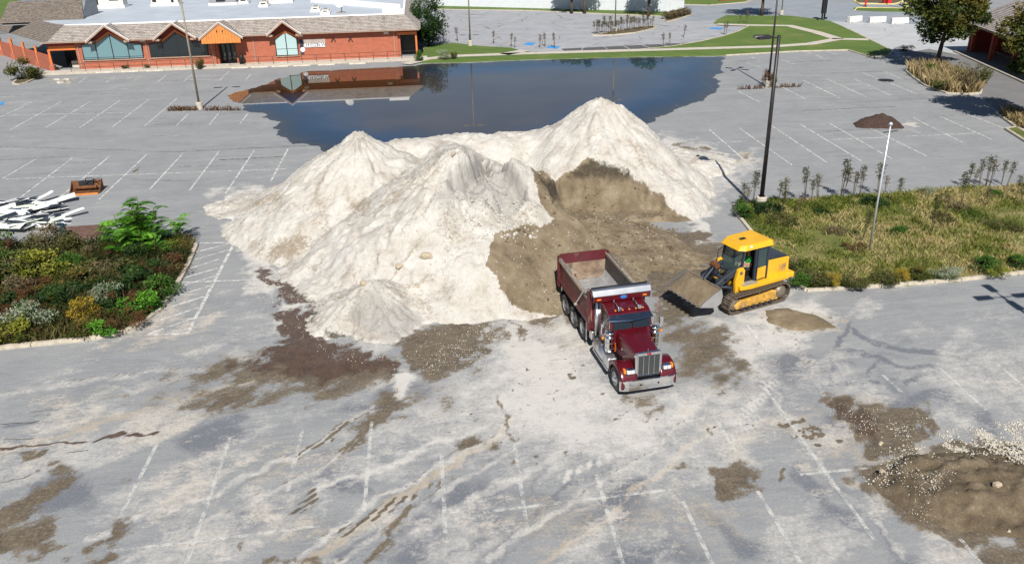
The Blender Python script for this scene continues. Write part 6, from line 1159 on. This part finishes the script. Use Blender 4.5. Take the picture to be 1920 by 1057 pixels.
# ---- tree of heaven: stems with long pinnate leaves
def pinnate(b_pts, base, dirv, L, tl, tints, sag=.55, pairs=11, ls=.26):
    d = Vector(dirv).normalized(); side = d.cross(Vector((0, 0, 1))); side = side.normalized() if side.length > .05 else Vector((1, 0, 0)); p = Vector(base); prev = p.copy()
    for i in range(1, pairs+1):
        t = i/pairs; c = Vector(base)+d*L*t+Vector((0, 0, -sag*L*t*t)); l = ls*(1-.45*abs(t-.4))
        for sg in (-1, 1):
            e1 = c+side*sg*l+d*l*.25-Vector((0, 0, l*.25)); w = d*l*.17; m1 = c.lerp(e1, .45); b_pts.append([c, m1+w, e1, m1-w]); tints.append(tl+random.uniform(-.2, .2))
TP = G(268, 468); TH = thing('tree_of_heaven', 'bright green tree of heaven sapling cluster with feathery leaves', 'sapling', (*TP, .1)); q_ = []; ti = []; sb = B()
for k in range(40):
    a = random.uniform(0, 6.28); r = min(2.1, abs(random.gauss(0, 1.05))); x0, y0 = r*math.cos(a)*1.35, r*math.sin(a)*.9; hh_ = random.uniform(1.3, 2.3)*(1.25-.26*r) if k else 3.3
    sb.cyl((x0*.8, y0*.8, -.02), (x0, y0, hh_), .03, .012, 5)
    for j in range(11 if k else 7):
        t = random.uniform(.25, 1.0) if k else random.uniform(.8, 1); aa = random.uniform(0, 6.28); pinnate(q_, (x0*(.8+.2*t), y0*(.8+.2*t), hh_*t), (math.cos(aa), math.sin(aa), random.uniform(.3, 1.0)), random.uniform(.75, 1.15), random.uniform(.15, .95), ti, ls=.27 if k else .36)
quads_mesh('foliage', np.array([[tuple(v) for v in r_] for r_ in q_]), np.clip(np.array(ti), 0, 1), 'leaf_bright', TH); sb.obj('stems', 'stem', TH)
# ---- meadow island on the right
ME = [(1376, 385), (1384, 405), (1412, 440), (1445, 478), (1482, 522), (1512, 546), (1600, 541), (1700, 534), (1800, 526), (1960, 508), (2120, 498), (2120, 330), (1920, 347), (1800, 352), (1700, 360), (1600, 368), (1500, 376), (1440, 374)]
mew = gp(ME); mo_, a_, b_, h_, k_ = heap('meadow_bank', ME, .28, 'meadow', '', '', .3, 2.5, .22, seed=9); tag(mo_, kind='structure'); 
for k in ('label', 'category'):
    if k in mo_: del mo_[k]
def me_z(x, y):
    i = np.clip(((x-a_[0, 0])/.3).round().astype(int), 0, a_.shape[0]-1); j = np.clip(((y-b_[0, 0])/.3).round().astype(int), 0, a_.shape[1]-1); return np.maximum(h_[i, j], 0)
MK = thing('meadow_kerb', 'crumbling kerb along the front of the weedy meadow island', 'kerb'); kerb('kerb_stone', mew[:11], 'kerb_stone', MK, .22, -.02, .15, 1.8)
xy = scatter_poly(mew, 56000); dens = fbm(xy[:, 0]*.28, xy[:, 1]*.28, 4, 420); xy = xy[(dens+rng.uniform(-.12, .12, len(dens))) > .36]; tn = fbm(xy[:, 0]*.35+5, xy[:, 1]*.35, 4, 430); fine = fbm(xy[:, 0]*2, xy[:, 1]*2, 3, 433)
tag(blades('meadow_grass', xy, me_z(xy[:, 0], xy[:, 1])-.02, .08, .36, .020, 'grass_blade', (tn-.30)*2.6+(fine-.5)*.9+rng.normal(0, .08, len(xy)), 1.0), 'long mixed green and straw coloured meadow grass', 'grass', kind='stuff')
MP = [('mid', 1400, 405, .9, 1.0), ('dark', 1440, 400, 1.0, 1.1), ('olive', 1470, 420, 1.0, .9), ('mid', 1385, 390, .6, .9), ('olive', 1475, 500, .9, 1.0), ('mid', 1500, 530, .8, .8), ('gold', 1560, 535, .7, .9), ('olive', 1530, 530, .9, .9), ('pale', 1775, 520, .9, .9), ('olive', 1660, 530, .9, .9), ('mid', 1840, 500, 1., .8), ('pale', 1738, 367, .8, .9), ('dark', 1640, 385, 1.2, .8), ('olive', 1770, 420, .8, 1.1), ('dry', 1565, 440, .9, .7), ('mid', 1690, 440, .8, .8), ('autumn', 1720, 520, .8, .8), ('gold', 1690, 525, .6, .9), ('olive', 1880, 430, 1.2, .8), ('mid', 1860, 370, 1.0, .6), ('brown', 1600, 470, .7, .8), ('dark', 1540, 405, .8, .7), ('olive', 1600, 535, .8, .8), ('mid', 1910, 500, .9, .8), ('yellow', 1870, 516, .6, .6), ('dry', 1800, 395, .9, .7)]
adj = dict(mid='green', dark='dark green', olive='olive', gold='goldenrod yellow', pale='pale flowering', dry='dry straw-brown', autumn='rusty green', brown='brown withered', yellow='yellow-green')
where = {0: 'at the meadow corner left of the bronze pole', 1: 'behind the bronze pole base', 2: 'right of the bronze pole base', 3: 'on the meadow corner kerb', 4: 'just behind the loader', 5: 'on the kerb behind the loader counterweight', 6: 'at the front meadow kerb', 7: 'between loader and goldenrod', 8: 'on the front kerb with white sprays', 9: 'beside the front meadow kerb under the white pole', 10: 'in the right meadow near the road', 11: 'on the back edge of the meadow by the tall stalks', 12: 'in a dark clump behind the white pole', 13: 'like a small tree in the open straw', 14: 'in straw left of the white pole', 15: 'in the open grass right of the white pole', 16: 'near the pale front shrub', 17: 'close to the pale front shrub', 18: 'in straw on the meadow right side', 19: 'under the tall back stalks', 20: 'at the foot of the white pole', 21: 'beside the pole shadow', 22: 'on the front kerb near the loader', 23: 'on the right end of the front kerb', 24: 'low on the right front kerb', 25: 'below the back stalks in straw'}
for i, (k, x, y, r, h) in enumerate(MP):
    p = G(x, y, .2); shrub(k, p[0], p[1], r*.8, h*.68, adj[k]+' shrub '+where[i], .2)
def stalk_proto(h, mat, n=90):
    r = empty('weed_stalk'); b = B(); V = []; T = []
    for k in range(3): b.cyl((random.uniform(-.04, .04), random.uniform(-.04, .04), -.03), (random.uniform(-.1, .1), random.uniform(-.1, .1), h*random.uniform(.75, 1)), .018, .008, 5)
    b.obj('stem', 'stem_dry', r); p = np.c_[np.clip(rng.normal(0, .08, n), -.16, .16), np.clip(rng.normal(0, .08, n), -.16, .16), h*(1-rng.uniform(0, 1, n)**1.2*.45)]; quads_mesh('plume', leaf_quads(p, .17, .1, .22), rng.uniform(0, 1, n), mat, r); return r
SP = [stalk_proto(1.9, 'leaf_olive', 170), stalk_proto(1.6, 'leaf_dry', 130), stalk_proto(2.3, 'leaf_olive', 200)]
first = set()
def stalk(k, x, y, sc, label, group, z=0.):
    o = SP[k] if k not in first else copy_tree(SP[k]); first.add(k); o.location = (x, y, z); o.scale = (sc*1.2, sc*1.2, sc); o.rotation_euler = (random.uniform(-.1, .1), random.uniform(-.1, .1), random.uniform(0, 6)); tag(o, label, 'weed', group)
for i, (x, y) in enumerate([(1392, 392), (1400, 388), (1412, 386), (1458, 382), (1472, 380), (1508, 379), (1522, 378), (1533, 376), (1575, 371), (1580, 372), (1600, 369), (1612, 371), (1645, 366), (1658, 364), (1680, 385), (1815, 350), (1825, 351), (1835, 350), (1848, 349), (1856, 348), (1878, 347), (1888, 348), (1770, 420), (1745, 440), (1905, 370), (1850, 390), (1800, 390), (1462, 410), (1496, 405), (1616, 455), (1912, 390)]):
    p = G(x, y, .15); stalk(i % 3, p[0], p[1], random.uniform(.75, 1.15), 'tall dry weed stalk with a brushy head growing in the meadow island', 'weed stalks in the meadow island', .15)
# ---- rear lot islands
def island(name, poly, label, kmat='kerb_stone', soil='soil'):
    t = thing(name, label, 'island'); pw = gp(poly); sheet('bed', pw, .12, soil, t, thick=.2); kerb('kerb_stone', pw+pw[:1], kmat, t, .22, -.02, .16, 2.5); return pw
pw = island('traffic_island', [(1110, 68), (1150, 60), (1200, 52), (1232, 50), (1225, 55), (1190, 63), (1150, 67)], 'weedy kerbed island in the rear lot around the tan light pole')
for i, (x, y) in enumerate(zip(rng.uniform(.5, 6, 34), rng.uniform(0, 1, 34))):
    t = i/34; q = G(1114+t*112, 66-t*14+random.uniform(-2.5, 1.5)); stalk(1 if i % 3 else 0, q[0], q[1], random.uniform(.8, 1.35), 'tall dead weed stalk standing in the rear lot island', 'dead stalks in the rear lot island', .1)
island('traffic_island', [(1243, 40), (1255, 33), (1290, 25), (1298, 28), (1275, 36), (1252, 42)], 'small kerbed island with brown weeds where the white fence ends')
for i in range(8): q = G(1250+i*5, 37-i*1.1); shrub('dry', q[0], q[1], 1.0, 1.2, 'brown weed clump on the small island at the fence end', .1, group='weeds on the fence-end island')
for x, y in [(958, 88), (965, 90), (1012, 90), (1022, 88), (1040, 90), (832, 80), (858, 78), (1243, 90), (1256, 84), (1282, 70), (1358, 65), (1361, 66), (1387, 45), (1400, 45), (925, 82)]: q = G(x, y); stalk(1, q[0], q[1], random.uniform(.8, 1.2), 'dead weed stalk along the edge of the lawn and rear lot', 'weeds along the rear lot edge', .05)
pw = island('traffic_island', [(1698, 133), (1706, 128), (1760, 127), (1815, 148), (1840, 170), (1838, 176), (1815, 178), (1775, 176), (1735, 162), (1712, 146)], 'kerbed island with straw grass and the leaning tree', soil='meadow')
xy = scatter_poly(pw, 3800); tag(blades('island_grass', xy, np.full(len(xy), .1), .3, 1.3, .035, 'straw', rng.uniform(0, 1, len(xy))*.8+.1, .7), 'tall straw coloured grass on the tree island', 'grass', kind='stuff')
for x, y, k, r, h in ((1822, 165, 'olive', 1.5, 2.6), (1810, 172, 'dry', 1.3, 2.0), (1770, 170, 'olive', 1.2, 1.3), (1735, 140, 'mid', 1.2, 1.0)): q = G(x, y); shrub(k, q[0], q[1], r, h, adj[k]+' weed clump '+{1822: 'at the far tip of the tree island', 1810: 'next to the tall olive clump on the tree island', 1770: 'at the front kerb of the tree island', 1735: 'near the trunk on the tree island'}[x], .1)
pw = island('traffic_island', [(1868, 213), (1885, 207), (1960, 232), (2010, 262), (1960, 262), (1905, 240)], 'narrow kerbed island with dry grass under the edge tree', soil='meadow')
xy = scatter_poly(pw, 1800); tag(blades('island_grass', xy, np.full(len(xy), .1), .2, .9, .03, 'straw', rng.uniform(0, 1, len(xy))*.8, .7), 'dry straw grass on the narrow island', 'grass', kind='stuff')
pw = island('traffic_island', [(1885, 243), (1905, 240), (1990, 285), (1960, 290)], 'small bare kerbed island near the empty stalls', soil='meadow')
pw = island('traffic_island', [(24, 158), (32, 150), (60, 140), (82, 137), (78, 144), (50, 156), (34, 160)], 'small corner island with a bush beside the brick building')
p = G(50, 150); shrub('autumn', p[0], p[1], 2.0, 2.3, 'rusty green bush on the corner island by the carport', .1, 'bush'); p = G(68, 143); shrub('dry', p[0], p[1], 1.2, .9, 'dry weeds on the corner island by the carport', .1)
for x, y, r, h, k, lb in ((375, 130, .6, 1.6, 'olive', 'thin weed bush growing out of the walkway by the entrance'), (236, 131, .45, .7, 'olive', 'small weed in the walkway under the first peaked window'), (277, 130, .3, .7, 'olive', 'small weed in the walkway between the two peaked windows'), (834, 113, .9, 1.3, 'pale', 'pale grassy shrub at the pond corner of the lawn'), (788, 116, .6, 1.3, 'mid', 'green weeds at the end of the flooded walkway'), (852, 112, .5, 1.2, 'olive', 'brown-green weeds on the pond bank'), (1438, 164, .75, 2.0, 'brown', 'red-brown vine climbing the base of the four-headed pole'), (1450, 163, .4, 1.2, 'yellow', 'yellow weed beside the four-headed pole base'), (1698, 97, 1.0, .8, 'brown', 'brown weeds on the tip of the striped lawn'), (1012, 2, 1.6, 2.2, 'mid', 'green bush in front of the white fence'), (975, 3, 1.4, 1.2, 'olive', 'olive weeds at the foot of the white fence'), (900, 4, 1.8, 1.8, 'dry', 'dry brush at the foot of the white fence'), (838, 8, 1.8, 1.2, 'olive', 'olive brush at the near end of the white fence')):
    q = G(x, y); shrub(k, q[0], q[1], r, h, lb, .05)
tb_ = B(); xy = []
for a, b, n in (((318, 208), (368, 207), 260), ((382, 207), (450, 207), 200), ((1385, 168), (1430, 166), 120), ((1450, 165), (1500, 163), 120)):
    p, q = np.array(G(*a)), np.array(G(*b)); t = rng.uniform(0, 1, n)[:, None]; xy.append(p+(q-p)*t+rng.normal(0, .16, (n, 2)))
xy = np.concatenate(xy); tag(blades('crack_weeds', xy, np.zeros(len(xy)), .1, .6, .022, 'leaf_brown', rng.uniform(.2, 1, len(xy)), .8), 'thin brown weeds growing out of the pavement cracks', 'weeds', kind='stuff')
# big evergreen at the building corner
p = G(797, 92); t = thing('evergreen_bush', 'tall dark evergreen bush at the right corner of the brick building', 'bush', (p[0]+.6, p[1]+2.5, 0)); pp, tt = crown_pts(9000, 2.6, 4.2, 3.6, (0, 0, 3.5), 40, .36); pp[:, 2] = np.maximum(pp[:, 2], .1); quads_mesh('foliage', leaf_quads(pp, .3, .3), tt, 'leaf_dark', t); B().cyl((0, 0, 0), (0, 0, 3.5), .18, .06, 8).obj('trunk', 'bark', t)
# trees
def tree(px_, py_, h, rx, rz, mat, label, n=9000, size=.32, fork=True, xy=None, lean=(0, 0), trunk=.22):
    p = xy or G(px_, py_); t = thing('tree', label, 'tree', (*p, .05)); tb = B(); zc = h-rz*.95; top = Vector((lean[0], lean[1], zc)); mid = Vector((lean[0]*.45, lean[1]*.45, h*.28))
    tb.cyl((0, 0, -.1), mid, trunk*1.25, trunk, 10); tb.cyl(mid, top, trunk, trunk*.4, 8)
    if fork: tb.cyl(mid, (lean[0]+rx*.45, lean[1]-.2, zc*.98), trunk*.7, trunk*.25, 8)
    for k in range(9):
        a = k*2.4; s0 = mid.lerp(top, .35+.06*k); tb.cyl(s0, (top.x+rx*.75*math.cos(a), top.y+rx*.75*math.sin(a), zc+rz*(.1+.5*random.random())), trunk*.3, .03, 6)
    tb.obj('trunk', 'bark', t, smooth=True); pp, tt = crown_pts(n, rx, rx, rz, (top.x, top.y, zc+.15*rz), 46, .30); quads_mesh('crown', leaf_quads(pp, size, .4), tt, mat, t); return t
tree(1754, 128, 9.4, 4.5, 3.7, 'leaf_autumn', 'leaning tree with a forked trunk on the straw grass island', 17000, .42, lean=(.9, .6))
tree(0, 0, 9.5, 3.6, 3.3, 'leaf_autumn', 'green and rust leaved tree on the narrow island by the shingled building', 15000, .36, xy=G(1925, 230))
tree(1428, 31, 9.0, 4.6, 3.4, 'leaf_mid', 'dark trunked shade tree at the road edge of the striped lawn', 7000, .4, False)
for x, y, lb in ((1072, 26, 'leafy tree nearest the middle of the white fence'), (1096, 26, 'slim tree next to its twin before the white fence'), (1216, 31, 'forked tree near the end of the white fence')): tree(x, y, 8.5, 3.2, 2.9, 'leaf_mid', lb, 4500, .4, x == 1216)
for k, x in enumerate((-75, -60, -30, -12, 60, 85)): tree(0, 0, 10, 5, 4, 'leaf_mid', ('background tree behind the flat roof', 'background tree behind the wing roof', 'background tree beyond the roof units', 'background tree beyond the rear parapet', 'background tree past the road', 'background tree past the drive-through')[k], 3000, .6, False, xy=(x, 190+12*(k % 2)))

# ================================================================ DEBRIS AND SMALL THINGS
def plank(x, y, L, wd, th, rz, tilt, z, mat, label, group):
    p = G(x, y); t = thing('discarded_panel', label, 'panel', (*p, z), rz, group); t.rotation_euler = (tilt[0], tilt[1], rz); n = 6; b = B()
    cv = random.uniform(-.12, .12)
    b.grid(lambda u, v: ((u-.5)*L, (v-.5)*wd, cv*(4*(u-.5)**2)), n, 1); b.obj('sheet', mat, t, solid=th); B().box(-L/2+.05, L/2-.05, -wd/2+.02, -wd/2+.05, .012, .04).obj('flange', mat, t)
random.seed(21)
for i in range(70):
    x = random.uniform(-60, 112); y = random.uniform(380, 436); plank(x, y, random.uniform(1.2, 3.0), random.uniform(.25, .75), .02, random.gauss(.25, .35), (random.uniform(-.35, .35), random.uniform(-.22, .22)), .15+random.random()*.75*(1-abs(x-10)/110), pm_ := random.choice(['plank_white', 'plank_white', 'plank_white', 'plank_green', 'plank_white', 'slate_paint']), {'plank_white': 'long discarded white metal siding panel in the tangled scrap heap', 'plank_green': 'long discarded pale green siding panel tangled in the scrap heap', 'slate_paint': 'long discarded dark slate siding panel tangled in the scrap heap'}[pm_], 'panels in the scrap heap')
plank(70, 388, 2.6, .75, .03, .02, (0, 0), .12, 'plank_green', 'flat pale green panel at the back of the scrap heap', 'panels in the scrap heap'); plank(128, 409, 2.2, .34, .02, .55, (.1, -.2), .3, 'plank_white', 'curled white strip sticking out of the scrap heap', 'panels in the scrap heap'); plank(96, 404, 1.4, .25, .03, .25, (0, -.1), .2, 'black', 'short black strip beside the curled white strip', 'panels in the scrap heap')
for x, y, rz, z, lb in ((158, 438, .12, .03, 'brown weathered plywood board lying under another board'), (148, 437, .03, .075, 'brown weathered plywood board lying on top of another board')): p = G(x, y); t = thing('plywood_board', lb, 'board', (*p, z), rz); B().box(-1.15, 1.15, -1.15, 1.15, -.02, .02).obj('sheet', 'board_brown', t); B().box(-1.15, 1.15, -1.15, -1.08, .021, .03).obj('edge_strip', 'wood_old', t)
p = G(117, 446); t = thing('waste_bin', 'dark blue plastic drum at the edge of the scrap heap', 'drum', (*p, 0)); B().lathe([(0, 0), (.29, 0), (.32, .3), (.30, .33), (.33, .6), (.31, .9), (.26, .92), (0, .86)], (0, 0, 0), 'z', 20).obj('drum', 'bin_blue', t, smooth=True); B().lathe([(.33, .58), (.345, .6), (.33, .62)], (0, 0, 0), 'z', 20).obj('hoop', 'bin_blue', t)
p = G(163, 360); t = thing('machine_attachment', 'rusty sweeper bucket attachment left alone on the stalls', 'attachment', (*p, .01), .05)
B().prism([(-.55, .03), (.55, .03), (.55, .72), (.47, .74), (.36, .45), (.2, .14), (-.60, .10)], 'x', -1.0, 1.0).obj('shell', 'rust', t)
for sd_ in (-1, 1): B().prism([(.58, 0), (.56, .76), (.3, .66), (-.1, .32), (-.6, .02)], 'x', sd_*1.03-.025, sd_*1.03+.025).obj('side_plate', 'rust', t)
B().box(-.98, .98, -.75, -.58, -.0, .09).obj('lip', 'orange_wood', t); B().cyl((-.8, -.1, .38), (.8, -.1, .38), .13, n=12).obj('roller', 'rust', t); B().box(-.5, .5, .2, .45, .3, .75).obj('coupler', 'dark_metal', t); B().tube([(0, 0, .7), (.2, -.1, 1.05), (.6, 0, 1.0), (.8, .1, .7)], .03).obj('hose', 'black', t); B().tube([(.5, .2, .8), (.95, .1, .95), (1.25, .05, .9)], .025).obj('hose', 'black', t)
# asphalt rubble by the corner island
for i in range(14): p = G(97+random.uniform(-1, 36), 153+random.uniform(-4, 4)); t = tag(B().hexa([(-.25, -.15, 0), (.2, -.2, 0), (.28, .14, 0), (-.2, .2, 0), (-.2, -.1, .12), (.16, -.15, .15), (.2, .1, .1), (-.14, .14, .14)]).obj('rubble_piece', 'rock_white' if i % 2 else 'wood_old'), 'broken slab of pavement rubble on the tan stain by the corner island', 'rubble', 'broken slabs by the corner island'); t.location = (*p, 0); t.rotation_euler = (0, 0, random.random()*6); t.scale = [random.uniform(.7, 1.5)]*3
# stones
ico = bmesh.new(); bmesh.ops.create_icosphere(ico, subdivisions=1, radius=1); IV = np.array([v.co[:] for v in ico.verts]); IF = np.array([[v.index for v in f.verts] for f in ico.faces]); ico.free()
def soft_scatter(poly_px, n, fade=1.3):
    pw_ = gp(poly_px); xs_ = [p[0] for p in pw_]; ys_ = [p[1] for p in pw_]; out = np.zeros((0, 2))
    while len(out) < n:
        a = rng.uniform(min(xs_)-fade, max(xs_)+fade, n*3); b = rng.uniform(min(ys_)-fade, max(ys_)+fade, n*3); pr_ = np.clip(.35+poly_sd(a, b, pw_)/fade*.8, 0, 1)*np.clip((fbm(a*1.4, b*1.4, 4, 500)-.36)*4, .02, 1); m_ = rng.random(len(a)) < pr_; out = np.concatenate([out, np.c_[a, b][m_]])
    return out[:n]
def stones(name, pts, r, mat, label):
    n = len(pts); sc_ = r[:, None, None]*rng.uniform(.6, 1.25, (n, 1, 3)); V = IV[None]*sc_*(1+rng.normal(0, .14, (n, 12, 1)))
    a = rng.uniform(0, 6.28, n); c, s_ = np.cos(a)[:, None], np.sin(a)[:, None]; V = np.stack([V[..., 0]*c-V[..., 1]*s_, V[..., 0]*s_+V[..., 1]*c, V[..., 2]], -1)+pts[:, None, :]
    Fc = (IF[None]+np.arange(n)[:, None, None]*12).reshape(-1, 3); o = big_mesh(name, V.reshape(-1, 3), Fc, mat, False); tag(o, label, 'stones', kind='stuff'); return o
def heap_z(x, y):
    i = np.clip(((x-ha[0, 0])/.085).round().astype(int), 0, ha.shape[0]-1); j = np.clip(((y-hb[0, 0])/.085).round().astype(int), 0, ha.shape[1]-1); ins = (x > ha[0, 0]) & (x < ha[-1, 0]) & (y > hb[0, 0]) & (y < hb[0, -1]); return np.where(ins, np.maximum(hh[i, j], 0), 0)
pts = []; rs = []
for poly, n, r0, r1 in (([(1755, 830), (1800, 818), (1930, 800), (1960, 900), (1890, 880), (1820, 856)], 5200, .010, .042), ([(1640, 900), (1690, 850), (1780, 830), (1760, 860), (1700, 900), (1650, 910)], 420, .01, .04), ([(1705, 905), (1770, 900), (1785, 950), (1730, 965)], 330, .01, .03), ([(1560, 760), (1740, 775), (1740, 840), (1660, 845), (1590, 800)], 420, .008, .028), ([(1630, 800), (1700, 800), (1680, 880), (1640, 880)], 140, .01, .035)):
    q = soft_scatter(poly, n); pts.append(np.c_[q, heap_z(q[:, 0], q[:, 1])+.01]); rs.append(r0+(r1-r0)*rng.random(n)**2.2)
stones('white_pebbles', np.concatenate(pts), np.concatenate(rs), 'rock_white', 'scattered white pebbles over the sand mound and muddy puddle')
q = soft_scatter([(470, 500), (560, 530), (640, 620), (740, 655), (880, 600), (1040, 570), (1060, 600), (900, 690), (740, 700), (600, 650), (520, 590)], 2600, 1.6); q = q[rng.random(len(q)) < np.array([.25+.75*(ground_z(*p) < .25) for p in q])]; stones('pile_pebbles', np.c_[q, np.array([ground_z(*p) for p in q])+.008], .006+.024*rng.random(len(q))**2.5, 'rock_white', 'loose white gravel spilled round the toe of the stone pile')
xp = rng.uniform(-13, 19, 9000); yp = rng.uniform(34, 58, 9000); zp = np.array([ground_z(a, b) for a, b in zip(xp, yp)]); m = zp > .15; stones('pile_stones', np.c_[xp, yp, zp][m], (.008+.04*rng.random(len(xp))**4)[m], 'rock_white', 'small loose stones lying over the slopes of the pile')
q = soft_scatter([(1000, 400), (1120, 330), (1280, 420), (1345, 465), (1230, 560), (1060, 590), (950, 560), (925, 470)], 1500, 1.2); q = q[[bool(brown[int(np.clip(round((p[0]-gx[0])/.105), 0, len(gx)-1)), int(np.clip(round((p[1]-gy[0])/.105), 0, len(gy)-1))] > .8) for p in q]]; stones('sand_clods', np.c_[q, np.array([ground_z(*p) for p in q])+.01], .02+.08*rng.random(len(q))**3, 'earth_wet', 'brown clods crumbled over the dug sand hollow and ramp')
ck = np.array([hit(random.uniform(820, 1010), random.uniform(370, 450), Hh) for _ in range(420)]); stones('fallen_chunks', np.c_[ck, np.array([ground_z(*p) for p in ck])+.01], .02+.10*rng.random(len(ck))**3, 'stone_heap', 'pale chunks fallen below the cliff of the middle peak')
RP = [(1862, 940, .15, 'largest white rock on the sand mound crest'), (1651, 832, .11, 'white rock at the edge of the muddy puddle'), (1652, 893, .12, 'white rock at the tip of the sand mound'), (1890, 1000, .08, 'small white rock at the front foot of the sand mound'), (682, 532, .2, 'tan boulder at the apex of the grey stone fan'), (750, 501, .22, 'tan boulder on the lower white slope'), (785, 540, .12, 'small tan boulder below the other tan boulder'), (850, 292, .2, 'tan boulder on the middle peak shoulder'), (800, 480, .3, 'split tan boulder half buried in the white slope')]
for x, y, r, lb in RP:
    q = hit(x, y, Hh) if y < 600 else G(x, y); z = ground_z(*q) if y < 600 else float(heap_z(np.array([q[0]]), np.array([q[1]]))[0])
    V = IV*np.array([1.15, .9, .75])*r*(1+rng.normal(0, .24, (12, 1))); o = mesh_obj('boulder', [tuple(v) for v in V], [tuple(f) for f in IF], 'rock_tan'); o.location = (q[0], q[1], z+r*.12); o.modifiers.new('b', 'BEVEL').width = r*.12; tag(o, lb, 'rock')
